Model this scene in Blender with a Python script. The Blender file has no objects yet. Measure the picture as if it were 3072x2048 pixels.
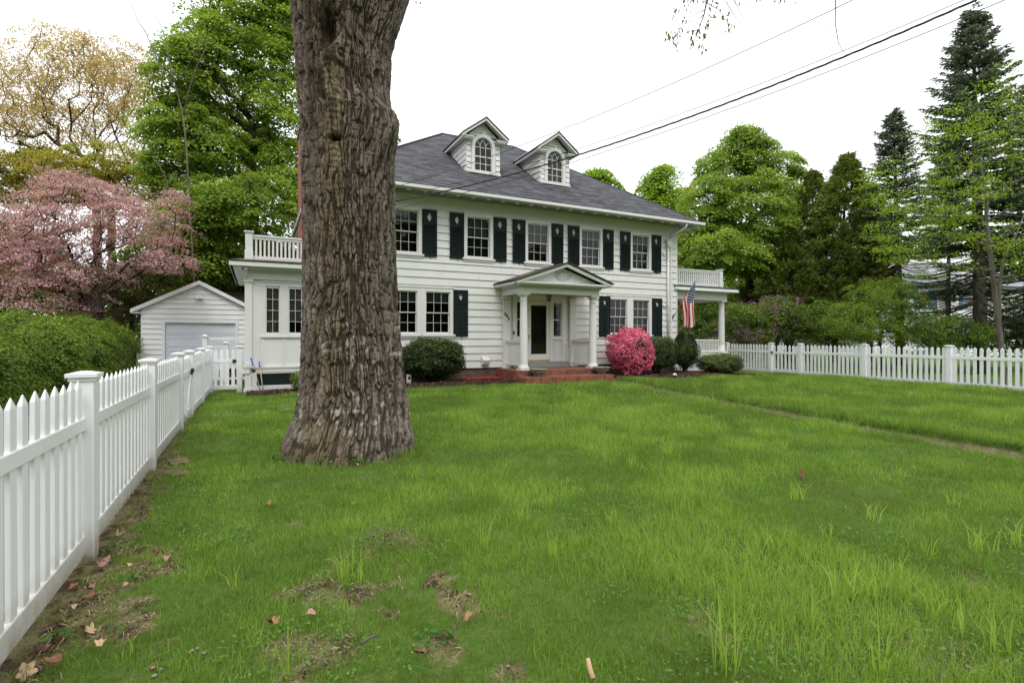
import bpy, math, random
import numpy as np
from mathutils import Matrix, Vector

# ---------------------------------------------------------------- camera, world, sun
sc = bpy.context.scene
COL = sc.collection
HEAD = math.radians(26.4)
cam_data = bpy.data.cameras.new("camera")
cam = bpy.data.objects.new("camera", cam_data)
COL.objects.link(cam)
cam_data.sensor_width = 36.0
cam_data.lens = 36.0 * 1550.0 / 3072.0
cam_data.shift_y = -14.0 / 3072.0
cam_data.clip_start = 0.05
cam_data.clip_end = 2000.0
cam.location = (-8.688, -15.45, 1.5)
cam.rotation_euler = (math.radians(90), 0, -HEAD)
sc.camera = cam

SUN_EL, SUN_AZ = 55.0, 200.0           # azimuth measured clockwise from +Y
world = bpy.data.worlds.new("World")
sc.world = world
world.use_nodes = True
wn = world.node_tree
wn.nodes.clear()
sky = wn.nodes.new("ShaderNodeTexSky")
sky.sky_type = 'NISHITA'
sky.sun_disc = False
sky.sun_elevation = math.radians(SUN_EL)
sky.sun_rotation = math.radians(SUN_AZ)
sky.air_density = 1.0
sky.dust_density = 3.0
hs = wn.nodes.new("ShaderNodeHueSaturation")
hs.inputs['Saturation'].default_value = 0.12
mx = wn.nodes.new("ShaderNodeMix"); mx.data_type = 'RGBA'
mx.inputs[0].default_value = 0.72      # overcast: a mostly even pale cloud layer over the sky
mx.inputs[7].default_value = (9.6, 9.8, 10.2, 1)
bgn = wn.nodes.new("ShaderNodeBackground"); bgn.inputs[1].default_value = 0.13
wo = wn.nodes.new("ShaderNodeOutputWorld")
wn.links.new(sky.outputs[0], hs.inputs['Color'])
wn.links.new(hs.outputs[0], mx.inputs[6])
wn.links.new(mx.outputs[2], bgn.inputs[0])
wn.links.new(bgn.outputs[0], wo.inputs[0])

sun_d = bpy.data.lights.new("sun", 'SUN')
sun_d.energy = 0.9; sun_d.angle = math.radians(24); sun_d.color = (1.0, 0.97, 0.92)
sun = bpy.data.objects.new("sun", sun_d); COL.objects.link(sun)
az = math.radians(SUN_AZ); el = math.radians(SUN_EL)
sdir = Vector((math.sin(az) * math.cos(el), math.cos(az) * math.cos(el), math.sin(el)))
sun.rotation_euler = sdir.to_track_quat('Z', 'Y').to_euler()

sc.view_settings.view_transform = 'Standard'
sc.view_settings.look = 'None'
sc.view_settings.exposure = 0.58
sc.view_settings.gamma = 1.0
sc.render.film_transparent = False
cy = sc.cycles
cy.max_bounces = 7; cy.diffuse_bounces = 4; cy.glossy_bounces = 3
cy.transmission_bounces = 4; cy.transparent_max_bounces = 12
cy.caustics_reflective = False; cy.caustics_refractive = False
cy.sample_clamp_indirect = 4.0

# ---------------------------------------------------------------- helpers
rng = np.random.default_rng(7)
random.seed(7)
CAM = np.array([-8.688, -15.45, 1.5])
RV = np.array([math.cos(HEAD), -math.sin(HEAD), 0.0])
FV = np.array([math.sin(HEAD), math.cos(HEAD), 0.0])
UV_ = np.array([0, 0, 1.0])

def W(x, y, Z):
    """point seen at photo position (x, y) at depth Z, as a place in the world"""
    return CAM + (RV * (x - 1536.0) / 1550.0 + FV + UV_ * (1010.0 - y) / 1550.0) * Z

def hsh(i, j, k, seed):
    h = (i * 374761393 + j * 668265263 + k * 2147483647 + seed * 974711) & 0xffffffff
    h = ((h ^ (h >> 13)) * 1274126177) & 0xffffffff
    h = (h ^ (h >> 16)) & 0xffffffff
    return h / 4294967295.0

def vn(x, y, z=None, seed=0):
    x = np.asarray(x, float); y = np.asarray(y, float)
    z = np.zeros_like(x) if z is None else np.asarray(z, float)
    xi = np.floor(x).astype(np.int64); yi = np.floor(y).astype(np.int64); zi = np.floor(z).astype(np.int64)
    fx, fy, fz = x - xi, y - yi, z - zi
    fx = fx * fx * (3 - 2 * fx); fy = fy * fy * (3 - 2 * fy); fz = fz * fz * (3 - 2 * fz)
    def L(a, b, t): return a + (b - a) * t
    r = []
    for dz in (0, 1):
        a = L(hsh(xi, yi, zi + dz, seed), hsh(xi + 1, yi, zi + dz, seed), fx)
        b = L(hsh(xi, yi + 1, zi + dz, seed), hsh(xi + 1, yi + 1, zi + dz, seed), fx)
        r.append(L(a, b, fy))
    return L(r[0], r[1], fz)

def fbm(x, y, z=None, seed=0, o=4):
    s = 0; a = 0.5; t = 0
    x = np.asarray(x, float); y = np.asarray(y, float)
    z = np.zeros_like(x) if z is None else np.asarray(z, float)
    for k in range(o):
        s = s + a * vn(x, y, z, seed + k * 17); t += a
        x, y, z = x * 2.03, y * 2.03, z * 2.03; a *= 0.5
    return s / t

def sstep(a, b, x):
    t = np.clip((x - a) / (b - a), 0, 1)
    return t * t * (3 - 2 * t)

# --- object bookkeeping
def link(o): COL.objects.link(o); return o

def tag(o, label, cat, group=None, kind=None):
    if label: o["label"] = label
    if cat: o["category"] = cat
    if group: o["group"] = group
    if kind: o["kind"] = kind
    return o

def thing(name, label, cat, loc=(0, 0, 0), rz=0.0, group=None):
    o = bpy.data.objects.new(name, None)
    o.location = loc; o.rotation_euler = (0, 0, rz)
    o.empty_display_size = 0.2
    link(o)
    return tag(o, label, cat, group)

class MB:
    """collects boxes, prisms, tubes... and links them as ONE mesh object"""
    def __init__(s): s.v = []; s.f = []; s.uv = []; s.M = None; s.sm = []
    def add(s, vs, fs, uvs=None, smooth=False):
        b = len(s.v)
        if s.M is not None: vs = [tuple(s.M @ Vector(v)) for v in vs]
        s.v += [tuple(v) for v in vs]
        for i, f in enumerate(fs):
            s.f.append(tuple(b + k for k in f)); s.sm.append(smooth)
            s.uv.append(uvs[i] if uvs else None)
    def box(s, x0, x1, y0, y1, z0, z1):
        s.add([(x0, y0, z0), (x1, y0, z0), (x1, y1, z0), (x0, y1, z0), (x0, y0, z1), (x1, y0, z1), (x1, y1, z1), (x0, y1, z1)],
              [(0, 3, 2, 1), (4, 5, 6, 7), (0, 1, 5, 4), (1, 2, 6, 5), (2, 3, 7, 6), (3, 0, 4, 7)])
    def cbox(s, c, sx, sy, sz): s.box(c[0] - sx / 2, c[0] + sx / 2, c[1] - sy / 2, c[1] + sy / 2, c[2] - sz / 2, c[2] + sz / 2)
    def taper(s, x, y, z0, z1, w0, w1, d0=None, d1=None):
        d0 = w0 if d0 is None else d0; d1 = w1 if d1 is None else d1
        s.add([(x - w0 / 2, y - d0 / 2, z0), (x + w0 / 2, y - d0 / 2, z0), (x + w0 / 2, y + d0 / 2, z0), (x - w0 / 2, y + d0 / 2, z0),
               (x - w1 / 2, y - d1 / 2, z1), (x + w1 / 2, y - d1 / 2, z1), (x + w1 / 2, y + d1 / 2, z1), (x - w1 / 2, y + d1 / 2, z1)],
              [(0, 3, 2, 1), (4, 5, 6, 7), (0, 1, 5, 4), (1, 2, 6, 5), (2, 3, 7, 6), (3, 0, 4, 7)])
    def prism(s, pts, y0, y1):
        """polygon in x,z (counter-clockwise seen from -Y) swept along y"""
        n = len(pts)
        vs = [(p[0], y0, p[1]) for p in pts] + [(p[0], y1, p[1]) for p in pts]
        fs = [tuple(range(n)), tuple(range(2 * n - 1, n - 1, -1))]
        fs += [(i, i + n, (i + 1) % n + n, (i + 1) % n) for i in range(n)]
        s.add(vs, fs)
    def prism_x(s, pts, x0, x1):
        """polygon in y,z swept along x"""
        n = len(pts)
        vs = [(x0, p[0], p[1]) for p in pts] + [(x1, p[0], p[1]) for p in pts]
        fs = [tuple(range(n - 1, -1, -1)), tuple(range(n, 2 * n))]
        fs += [(i, (i + 1) % n, (i + 1) % n + n, i + n) for i in range(n)]
        s.add(vs, fs)
    def tube(s, pts, r, n=8, cap=True):
        pts = [Vector(p) for p in pts]
        rs = r if isinstance(r, (list, tuple)) else [r] * len(pts)
        vs = []; fs = []
        ref = None
        for i, p in enumerate(pts):
            d = (pts[min(i + 1, len(pts) - 1)] - pts[max(i - 1, 0)]).normalized()
            if ref is None: ref = Vector((0, 0, 1)) if abs(d.z) < 0.9 else Vector((1, 0, 0))
            a = d.cross(ref)
            if a.length < 1e-4: a = d.cross(Vector((1, 0, 0)))
            a.normalize(); b = d.cross(a).normalized(); ref = -b if (-b).dot(ref) > 0 else b
            b = d.cross(a).normalized()
            for k in range(n):
                t = 2 * math.pi * k / n
                vs.append(p + (a * math.cos(t) + b * math.sin(t)) * rs[i])
        for i in range(len(pts) - 1):
            for k in range(n):
                k2 = (k + 1) % n
                fs.append((i * n + k, (i + 1) * n + k, (i + 1) * n + k2, i * n + k2))
        if cap:
            fs.append(tuple(range(n))); fs.append(tuple(range(len(pts) * n - 1, (len(pts) - 1) * n - 1, -1)))
        s.add(vs, fs, smooth=True)
    def lathe(s, prof, cx=0, cy=0, n=24):
        vs = []; fs = []
        for (r, z) in prof:
            for k in range(n):
                t = 2 * math.pi * k / n
                vs.append((cx + r * math.cos(t), cy + r * math.sin(t), z))
        for i in range(len(prof) - 1):
            for k in range(n):
                k2 = (k + 1) % n
                fs.append((i * n + k, i * n + k2, (i + 1) * n + k2, (i + 1) * n + k))
        fs.append(tuple(range(n - 1, -1, -1))); fs.append(tuple(range((len(prof) - 1) * n, len(prof) * n)))
        s.add(vs, fs, smooth=True)
    def mesh(s, name, mat, bevel=0):
        me = bpy.data.meshes.new(name)
        me.from_pydata(s.v, [], s.f)
        if any(u is not None for u in s.uv):
            l = me.uv_layers.new(name="UVMap"); k = 0
            for f, u in zip(s.f, s.uv):
                for j in range(len(f)):
                    l.data[k].uv = u[j] if u else (0, 0); k += 1
        me.polygons.foreach_set("use_smooth", s.sm)
        if mat: me.materials.append(mat)
        me.update()
        return me
    def build(s, name, mat, parent=None, loc=(0, 0, 0), bevel=0.0, rot=(0, 0, 0)):
        me = s.mesh(name, mat)
        o = bpy.data.objects.new(name, me); o.location = loc; o.rotation_euler = rot
        if parent: o.parent = parent
        link(o)
        if bevel:
            b = o.modifiers.new("bevel", 'BEVEL'); b.width = bevel; b.segments = 2; b.limit_method = 'ANGLE'; b.angle_limit = math.radians(40)
        return o

def inst(name, me, parent, loc=(0, 0, 0), rot=(0, 0, 0), scale=(1, 1, 1)):
    o = bpy.data.objects.new(name, me); o.location = loc; o.rotation_euler = rot; o.scale = scale
    if parent: o.parent = parent
    return link(o)

def np_mesh(name, verts, quads, mat, parent=None, attrs=None, smooth=False, loc=(0, 0, 0)):
    me = bpy.data.meshes.new(name)
    verts = np.ascontiguousarray(verts, np.float32); quads = np.ascontiguousarray(quads, np.int32)
    n = quads.shape[1]
    me.vertices.add(len(verts)); me.vertices.foreach_set("co", verts.ravel())
    me.loops.add(quads.size); me.loops.foreach_set("vertex_index", quads.ravel())
    me.polygons.add(len(quads))
    me.polygons.foreach_set("loop_start", np.arange(0, quads.size, n, dtype=np.int32))
    me.polygons.foreach_set("loop_total", np.full(len(quads), n, np.int32))
    if smooth: me.polygons.foreach_set("use_smooth", np.ones(len(quads), bool))
    me.update(calc_edges=True)
    for k, (dom, arr) in (attrs or {}).items():
        a = me.attributes.new(k, 'FLOAT', dom); a.data.foreach_set("value", np.ascontiguousarray(arr, np.float32))
    if mat: me.materials.append(mat)
    o = bpy.data.objects.new(name, me); o.location = loc
    if parent: o.parent = parent
    return link(o)

# ---------------------------------------------------------------- materials
def nmat(name):
    m = bpy.data.materials.new(name); m.use_nodes = True
    nt = m.node_tree; b = nt.nodes["Principled BSDF"]
    return m, nt, b

def coords(nt, kind='Object'):
    n = nt.nodes.new("ShaderNodeTexCoord"); return n.outputs[kind]

def noise(nt, vec, scale, detail=4, rough=0.55, sc3=None):
    if sc3:
        mp = nt.nodes.new("ShaderNodeMapping"); mp.inputs['Scale'].default_value = sc3
        nt.links.new(vec, mp.inputs[0]); vec = mp.outputs[0]
    n = nt.nodes.new("ShaderNodeTexNoise"); n.inputs['Scale'].default_value = scale
    n.inputs['Detail'].default_value = detail; n.inputs['Roughness'].default_value = rough
    nt.links.new(vec, n.inputs['Vector']); return n.outputs['Fac']

def ramp(nt, fac, stops):
    r = nt.nodes.new("ShaderNodeValToRGB"); e = r.color_ramp.elements
    while len(e) < len(stops): e.new(0.5)
    for i, (p, c) in enumerate(stops):
        e[i].position = p; e[i].color = (c[0], c[1], c[2], 1)
    nt.links.new(fac, r.inputs[0]); return r.outputs[0]

def mixc(nt, fac, a, b, mode='MIX'):
    m = nt.nodes.new("ShaderNodeMix"); m.data_type = 'RGBA'; m.blend_type = mode
    for k, v in ((0, fac), (6, a), (7, b)):
        if isinstance(v, (int, float)): m.inputs[k].default_value = v
        elif isinstance(v, tuple): m.inputs[k].default_value = (v[0], v[1], v[2], 1)
        else: nt.links.new(v, m.inputs[k])
    return m.outputs[2]

def math_(nt, op, a, b=None, c=None):
    m = nt.nodes.new("ShaderNodeMath"); m.operation = op
    for k, v in enumerate((a, b, c)):
        if v is None: continue
        if isinstance(v, (int, float)): m.inputs[k].default_value = v
        else: nt.links.new(v, m.inputs[k])
    return m.outputs[0]

def bump(nt, b, h, strength=0.3, dist=0.01):
    n = nt.nodes.new("ShaderNodeBump"); n.inputs['Strength'].default_value = strength; n.inputs['Distance'].default_value = dist
    nt.links.new(h, n.inputs['Height']); nt.links.new(n.outputs[0], b.inputs['Normal'])

def simple(name, col, rough=0.6, var=0.12, scale=3.0, metal=0.0, bmp=0.0, spec=0.4, sc3=None):
    m, nt, b = nmat(name)
    f = noise(nt, coords(nt), scale, 5, 0.6, sc3)
    lo = tuple(max(0, c * (1 - var)) for c in col); hi = tuple(min(1, c * (1 + var)) for c in col)
    nt.links.new(ramp(nt, f, [(0.3, lo), (0.7, hi)]), b.inputs['Base Color'])
    b.inputs['Roughness'].default_value = rough; b.inputs['Metallic'].default_value = metal
    b.inputs['Specular IOR Level'].default_value = spec
    if bmp: bump(nt, b, f, bmp, 0.01)
    return m

def paint(name, col, dirt=(0.42, 0.40, 0.33), amt=0.25, rough=0.45, low=False):
    """weathered white paint: faint streaks and blotches, sometimes grime near the ground"""
    m, nt, b = nmat(name)
    g = nt.nodes.new("ShaderNodeNewGeometry").outputs['Position']
    f = noise(nt, g, 2.2, 6, 0.65, (1, 1, 0.35))
    f2 = noise(nt, g, 16, 4, 0.6, (1, 1, 0.5))
    c = ramp(nt, f, [(0.25, tuple(x * 0.93 for x in col)), (0.7, col)])
    s = ramp(nt, f2, [(0.60, (0, 0, 0)), (0.78, (1, 1, 1))])
    s = math_(nt, 'MULTIPLY', s, amt)
    if low:
        sx = nt.nodes.new("ShaderNodeSeparateXYZ"); nt.links.new(g, sx.inputs[0])
        k = math_(nt, 'SUBTRACT', 0.20, sx.outputs[2]); k = math_(nt, 'MULTIPLY', k, 6.0)
        f3 = noise(nt, g, 9, 5, 0.7)
        k = math_(nt, 'MULTIPLY', k, f3)
        mm = nt.nodes.new("ShaderNodeMath"); mm.operation = 'MAXIMUM'; mm.use_clamp = True
        nt.links.new(k, mm.inputs[0]); nt.links.new(s, mm.inputs[1]); s = mm.outputs[0]
    nt.links.new(mixc(nt, s, c, dirt), b.inputs['Base Color'])
    b.inputs['Roughness'].default_value = rough; b.inputs['Specular IOR Level'].default_value = 0.35
    bump(nt, b, f2, 0.08, 0.004)
    return m

def leafmat(name, cols, trans=0.35, rough=0.55, spec=0.25):
    """foliage: each leaf takes its own shade from the per-face attribute 'tint'"""
    m, nt, b = nmat(name)
    at = nt.nodes.new("ShaderNodeAttribute"); at.attribute_name = 'tint'
    c = ramp(nt, at.outputs['Fac'], [(i / (len(cols) - 1), k) for i, k in enumerate(cols)])
    nt.links.new(c, b.inputs['Base Color'])
    b.inputs['Roughness'].default_value = rough; b.inputs['Specular IOR Level'].default_value = spec
    tr = nt.nodes.new("ShaderNodeBsdfTranslucent")
    nt.links.new(mixc(nt, 1.0, c, (1.25, 1.3, 0.7), 'MULTIPLY'), tr.inputs[0])
    ms = nt.nodes.new("ShaderNodeMixShader"); ms.inputs[0].default_value = trans
    nt.links.new(b.outputs[0], ms.inputs[1]); nt.links.new(tr.outputs[0], ms.inputs[2])
    nt.links.new(ms.outputs[0], nt.nodes["Material Output"].inputs[0])
    return m

M = {}
M['siding'] = paint('siding_paint', (0.70, 0.70, 0.675), amt=0.22, rough=0.5)
M['trim'] = paint('trim_paint', (0.70, 0.70, 0.675), amt=0.10, rough=0.42)
M['garage_paint'] = paint('garage_paint', (0.84, 0.845, 0.855), amt=0.06, rough=0.5)
M['vinyl'] = paint('fence_vinyl', (0.84, 0.845, 0.855), dirt=(0.30, 0.26, 0.17), amt=0.04, rough=0.34, low=True)
M['shutter'] = simple('shutter_green', (0.004, 0.0115, 0.010), 0.55, 0.25, 6, spec=0.2)
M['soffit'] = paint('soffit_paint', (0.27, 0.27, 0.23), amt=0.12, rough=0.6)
M['black'] = simple('black_metal', (0.012, 0.012, 0.013), 0.4, 0.2, 8)
M['room'] = simple('dark_room', (0.020, 0.020, 0.018), 0.9, 0.2, 2)
M['blind'] = simple('window_blind', (0.12, 0.12, 0.116), 0.8, 0.08, 5)
M['pale_blind'] = simple('pale_blind', (0.30, 0.30, 0.29), 0.8, 0.3, 14)
M['curtain'] = simple('curtain', (0.02, 0.02, 0.019), 0.9, 0.35, 1.0, sc3=(40, 1, 0.4))
M['found'] = simple('foundation', (0.13, 0.088, 0.064), 0.85, 0.3, 5, bmp=0.4)
M['brass'] = simple('brass', (0.55, 0.42, 0.14), 0.35, 0.1, 6, metal=0.6)
M['grey_paint'] = simple('grey_floor_paint', (0.25, 0.25, 0.25), 0.6, 0.1, 6)
M['concrete'] = simple('weathered_concrete', (0.22, 0.205, 0.15), 0.9, 0.45, 12, bmp=0.6)
M['slate'] = simple('stepping_stone', (0.26, 0.26, 0.23), 0.85, 0.25, 9, bmp=0.4)
M['asphalt'] = simple('asphalt', (0.10, 0.10, 0.105), 0.9, 0.25, 30, bmp=0.5)
M['red'] = simple('red_hose', (0.40, 0.030, 0.02), 0.4, 0.15, 8)
M['blue'] = simple('blue_grip', (0.03, 0.09, 0.50), 0.45, 0.1, 8)
M['steel'] = simple('galvanised', (0.35, 0.35, 0.35), 0.45, 0.2, 10, metal=0.5)
M['wood'] = simple('tool_wood', (0.42, 0.30, 0.18), 0.7, 0.2, 10)
M['cable'] = simple('cable', (0.020, 0.028, 0.030), 0.5, 0.3, 1)
M['wire'] = simple('wire', (0.07, 0.07, 0.075), 0.5, 0.2, 1)
M['screen'] = simple('porch_screen', (0.02, 0.024, 0.022), 0.7, 0.2, 3)
M['latt'] = simple('lattice_green', (0.008, 0.022, 0.018), 0.5, 0.2, 6)

def glass_mat():
    m, nt, b = nmat('window_glass'); nt.nodes.remove(b)
    tr = nt.nodes.new("ShaderNodeBsdfTransparent"); tr.inputs[0].default_value = (0.72, 0.74, 0.74, 1)
    gl = nt.nodes.new("ShaderNodeBsdfGlossy"); gl.inputs['Roughness'].default_value = 0.015
    fr = nt.nodes.new("ShaderNodeFresnel"); fr.inputs[0].default_value = 1.45
    bm = nt.nodes.new("ShaderNodeBump"); bm.inputs['Strength'].default_value = 0.02; bm.inputs['Distance'].default_value = 0.02
    nt.links.new(noise(nt, nt.nodes.new("ShaderNodeNewGeometry").outputs['Position'], 3.0, 1), bm.inputs['Height'])
    nt.links.new(bm.outputs[0], gl.inputs['Normal'])
    ms = nt.nodes.new("ShaderNodeMixShader")
    nt.links.new(fr.outputs[0], ms.inputs[0]); nt.links.new(tr.outputs[0], ms.inputs[1]); nt.links.new(gl.outputs[0], ms.inputs[2])
    nt.links.new(ms.outputs[0], nt.nodes["Material Output"].inputs[0])
    return m
M['glass'] = glass_mat()

def shingle_mat(name='shingles', a=(0.058, 0.058, 0.064), b2=(0.120, 0.120, 0.130)):
    m, nt, b = nmat(name)
    uv = coords(nt, 'UV')
    def bricks(w, h, off, c1, c2, ms):
        mp = nt.nodes.new("ShaderNodeMapping"); mp.inputs['Location'].default_value = off; nt.links.new(uv, mp.inputs[0])
        br = nt.nodes.new("ShaderNodeTexBrick"); br.inputs['Scale'].default_value = 1.0
        br.inputs['Brick Width'].default_value = w; br.inputs['Row Height'].default_value = h; br.offset = 0.37; br.offset_frequency = 3
        br.inputs['Mortar Size'].default_value = ms; br.inputs['Mortar Smooth'].default_value = 0.1
        br.inputs['Color1'].default_value = (*c1, 1); br.inputs['Color2'].default_value = (*c2, 1); br.inputs['Mortar'].default_value = (0.02, 0.02, 0.023, 1)
        nt.links.new(mp.outputs[0], br.inputs['Vector']); return br
    b1 = bricks(0.34, 0.145, (0, 0, 0), a, b2, 0.0)
    b3 = bricks(0.21, 0.145, (0.4, 0, 0), (0.86, 0.86, 0.86), (1.12, 1.12, 1.12), 0.0)
    sp = nt.nodes.new("ShaderNodeSeparateXYZ"); nt.links.new(uv, sp.inputs[0])
    fr = math_(nt, 'FRACT', math_(nt, 'DIVIDE', sp.outputs[1], 0.145))        # 0 at the butt edge of each course
    dash = noise(nt, uv, 1.0, 2, 0.6, (2.6, 14.0, 1))
    edge = math_(nt, 'LESS_THAN', fr, math_(nt, 'ADD', 0.05, math_(nt, 'MULTIPLY', dash, 0.32)))
    g = noise(nt, uv, 60, 3, 0.7); big = noise(nt, uv, 0.9, 4, 0.6)
    c = mixc(nt, 1.0, b1.outputs[0], b3.outputs[0], 'MULTIPLY')
    c = mixc(nt, 0.5, c, ramp(nt, g, [(0.3, (0.4, 0.4, 0.4)), (0.7, (1.6, 1.6, 1.6))]), 'MULTIPLY')
    c = mixc(nt, 0.4, c, ramp(nt, big, [(0.3, (0.8, 0.8, 0.8)), (0.75, (1.25, 1.25, 1.24))]), 'MULTIPLY')
    c = mixc(nt, math_(nt, 'MULTIPLY', edge, ramp(nt, dash, [(0.38, (0.6, 0.6, 0.6)), (0.52, (0.95, 0.95, 0.95))])), c, (0.022, 0.022, 0.026))
    nt.links.new(c, b.inputs['Base Color']); b.inputs['Roughness'].default_value = 0.9
    b.inputs['Specular IOR Level'].default_value = 0.15
    bump(nt, b, fr, -0.5, 0.012)
    return m
M['shingle'] = shingle_mat()
M['shingle_brown'] = shingle_mat('old_shingles', (0.075, 0.058, 0.044), (0.17, 0.135, 0.10))
M['shingle_moss'] = shingle_mat('mossy_shingles', (0.16, 0.14, 0.10), (0.27, 0.24, 0.18))

def brick_mat(name, c1, c2, mortar, w=0.2, h=0.065, ms=0.008, axis='wall'):
    m, nt, b = nmat(name)
    g = nt.nodes.new("ShaderNodeNewGeometry").outputs['Position']
    sx = nt.nodes.new("ShaderNodeSeparateXYZ"); nt.links.new(g, sx.inputs[0])
    cm = nt.nodes.new("ShaderNodeCombineXYZ")
    if axis == 'top':
        nt.links.new(sx.outputs[0], cm.inputs[0]); nt.links.new(sx.outputs[1], cm.inputs[1])
    else:
        s = math_(nt, 'ADD', sx.outputs[0], sx.outputs[1]); nt.links.new(s, cm.inputs[0]); nt.links.new(sx.outputs[2], cm.inputs[1])
    br = nt.nodes.new("ShaderNodeTexBrick"); br.inputs['Scale'].default_value = 1
    br.inputs['Brick Width'].default_value = w; br.inputs['Row Height'].default_value = h
    br.inputs['Mortar Size'].default_value = ms; br.inputs['Mortar Smooth'].default_value = 0.2
    br.inputs['Color1'].default_value = (*c1, 1); br.inputs['Color2'].default_value = (*c2, 1); br.inputs['Mortar'].default_value = (*mortar, 1)
    nt.links.new(cm.outputs[0], br.inputs['Vector'])
    f = noise(nt, g, 7, 5, 0.7)
    c = mixc(nt, 0.8, br.outputs[0], ramp(nt, f, [(0.3, (0.45, 0.42, 0.40)), (0.65, (1.2, 1.15, 1.1))]), 'MULTIPLY')
    nt.links.new(c, b.inputs['Base Color']); b.inputs['Roughness'].default_value = 0.85
    bump(nt, b, br.outputs['Fac'], -0.5, 0.006)
    return m
M['brick'] = brick_mat('chimney_brick', (0.42, 0.10, 0.055), (0.30, 0.07, 0.045), (0.30, 0.24, 0.20))
M['brick_step'] = brick_mat('step_brick', (0.36, 0.105, 0.055), (0.20, 0.06, 0.042), (0.09, 0.06, 0.045), w=0.062, h=0.40, ms=0.006)
M['brick_top'] = brick_mat('step_brick_top', (0.24, 0.10, 0.065), (0.17, 0.075, 0.052), (0.14, 0.10, 0.08), w=0.2, h=0.065, axis='top')
M['brick_path'] = brick_mat('path_brick', (0.19, 0.13, 0.08), (0.13, 0.09, 0.055), (0.09, 0.10, 0.045), w=0.2, h=0.1, ms=0.008, axis='top')

def bark_mat(name, lo, mid, hi, scale=1.0):
    m, nt, b = nmat(name)
    g = coords(nt)
    f = noise(nt, g, 5 * scale, 6, 0.65, (1, 1, 0.25))
    c = ramp(nt, f, [(0.3, lo), (0.5, mid), (0.72, hi)])
    nt.links.new(c, b.inputs['Base Color']); b.inputs['Roughness'].default_value = 0.9
    b.inputs['Specular IOR Level'].default_value = 0.1
    bump(nt, b, f, 0.6, 0.03)
    return m
M['bark'] = bark_mat('bark_dark', (0.022, 0.018, 0.014), (0.05, 0.042, 0.034), (0.10, 0.088, 0.07))
M['bark_pale'] = bark_mat('bark_pale', (0.07, 0.06, 0.048), (0.13, 0.115, 0.09), (0.21, 0.19, 0.155))
M['bark_brown'] = bark_mat('bark_brown', (0.05, 0.035, 0.024), (0.11, 0.08, 0.052), (0.17, 0.13, 0.09))

# ---------------------------------------------------------------- ground
def C2W(X, Z): p = CAM + RV * X + FV * Z; return p[0], p[1]
EDGE = np.array([C2W(*q) for q in ((2.95, 17.2), (3.35, 16.2), (4.95, 12.1), (5.86, 8.42), (6.6, 6.55), (8.3, 2.4), (10.5, -3.0))])

def edge_dist(x, y):
    """signed distance to the far edge of the walk: positive over the walk and the near lawn"""
    best = np.full(np.shape(x), 1e9); sg = np.ones(np.shape(x))
    for a, b in zip(EDGE[:-1], EDGE[1:]):
        d = b - a; L2 = d @ d
        t = np.clip(((x - a[0]) * d[0] + (y - a[1]) * d[1]) / L2, 0, 1)
        dx = x - a[0] - t * d[0]; dy = y - a[1] - t * d[1]
        r = np.hypot(dx, dy); s = np.sign(d[0] * (y - a[1]) - d[1] * (x - a[0]))
        m = r < best; best = np.where(m, r, best); sg = np.where(m, s, sg)
    return best * -sg

PATH_W = 0.46
def gz(x, y):
    x = np.asarray(x, float); y = np.asarray(y, float)
    h = 0.13 * sstep(-7, -1.6, y) * sstep(-8.6, -4.5, x) * (1 - sstep(5.5, 9.5, x))
    near = sstep(30, 16, np.hypot(x + 4, y + 8))
    h = h + 0.045 * (fbm(x * 0.5, y * 0.5, seed=3, o=3) - 0.5) * near
    h = h + 0.035 * (fbm(x * 2.3, y * 2.3, seed=9, o=3) - 0.5) * near
    h = h - 0.095 * sstep(-6.5, -11, y) * near * sstep(-4, -8, x)
    d = edge_dist(x, y)
    yard = (y < -2.0)
    h = h + np.where(yard, 0.05 * sstep(0.03, -0.05, d) * sstep(-2.5, -0.1, d), 0)
    h = h - np.where(yard, 0.07 * sstep(-0.02, 0.03, d) * sstep(PATH_W + 0.05, PATH_W - 0.03, d), 0)
    return h

def bed_front(x):
    x = np.asarray(x, float)
    l = -0.75 - 1.15 * sstep(-7.6, -5.2, x)
    r = -2.45 + 0.25 * np.sin(x * 1.3) * 0.4 + 1.2 * sstep(7.8, 8.9, x)
    return np.where(x < 0, l, r) + 0.12 * (fbm(x * 2.1, x * 0 + 5, seed=4, o=2) - 0.5)

def camc(x, y):
    dx = x - CAM[0]; dy = y - CAM[1]
    return dx * RV[0] + dy * RV[1], dx * FV[0] + dy * FV[1]

def dirt(x, y):
    X, Z = camc(x, y)
    n = fbm(x * 1.7, y * 1.7, seed=21, o=4); n2 = fbm(x * 5.5, y * 5.5, seed=22, o=3)
    w = sstep(5.0, 2.9, Z) * (0.30 + 0.70 * sstep(1.2, -0.6, X)) * 0.80 + 0.06
    d = sstep(0.565, 0.66, n * 0.45 + n2 * 0.55 + 0.06 * (w - 0.5)) * w
    strip = sstep(0.20, 0.0, x + 9.70 + 0.40 * (n2 - 0.5)) * (0.30 + 0.70 * sstep(-5, -10, y))
    base = sstep(1.15, 0.85, np.hypot(x - TR0[0], y - TR0[1])) * 0.5
    return np.clip(np.maximum(np.maximum(d, strip), base), 0, 1)

TRC = W(1058, 1010, 7.15); TR0 = (TRC[0], TRC[1])

def axis(lo, hi, fine_lo, fine_hi, step):
    a = list(np.arange(fine_lo, fine_hi + 1e-6, step)); s = step; v = fine_lo
    while v > lo: s *= 1.35; v -= s; a.insert(0, v)
    s = step; v = fine_hi
    while v < hi: s *= 1.35; v += s; a.append(v)
    return np.array(a)

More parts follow.
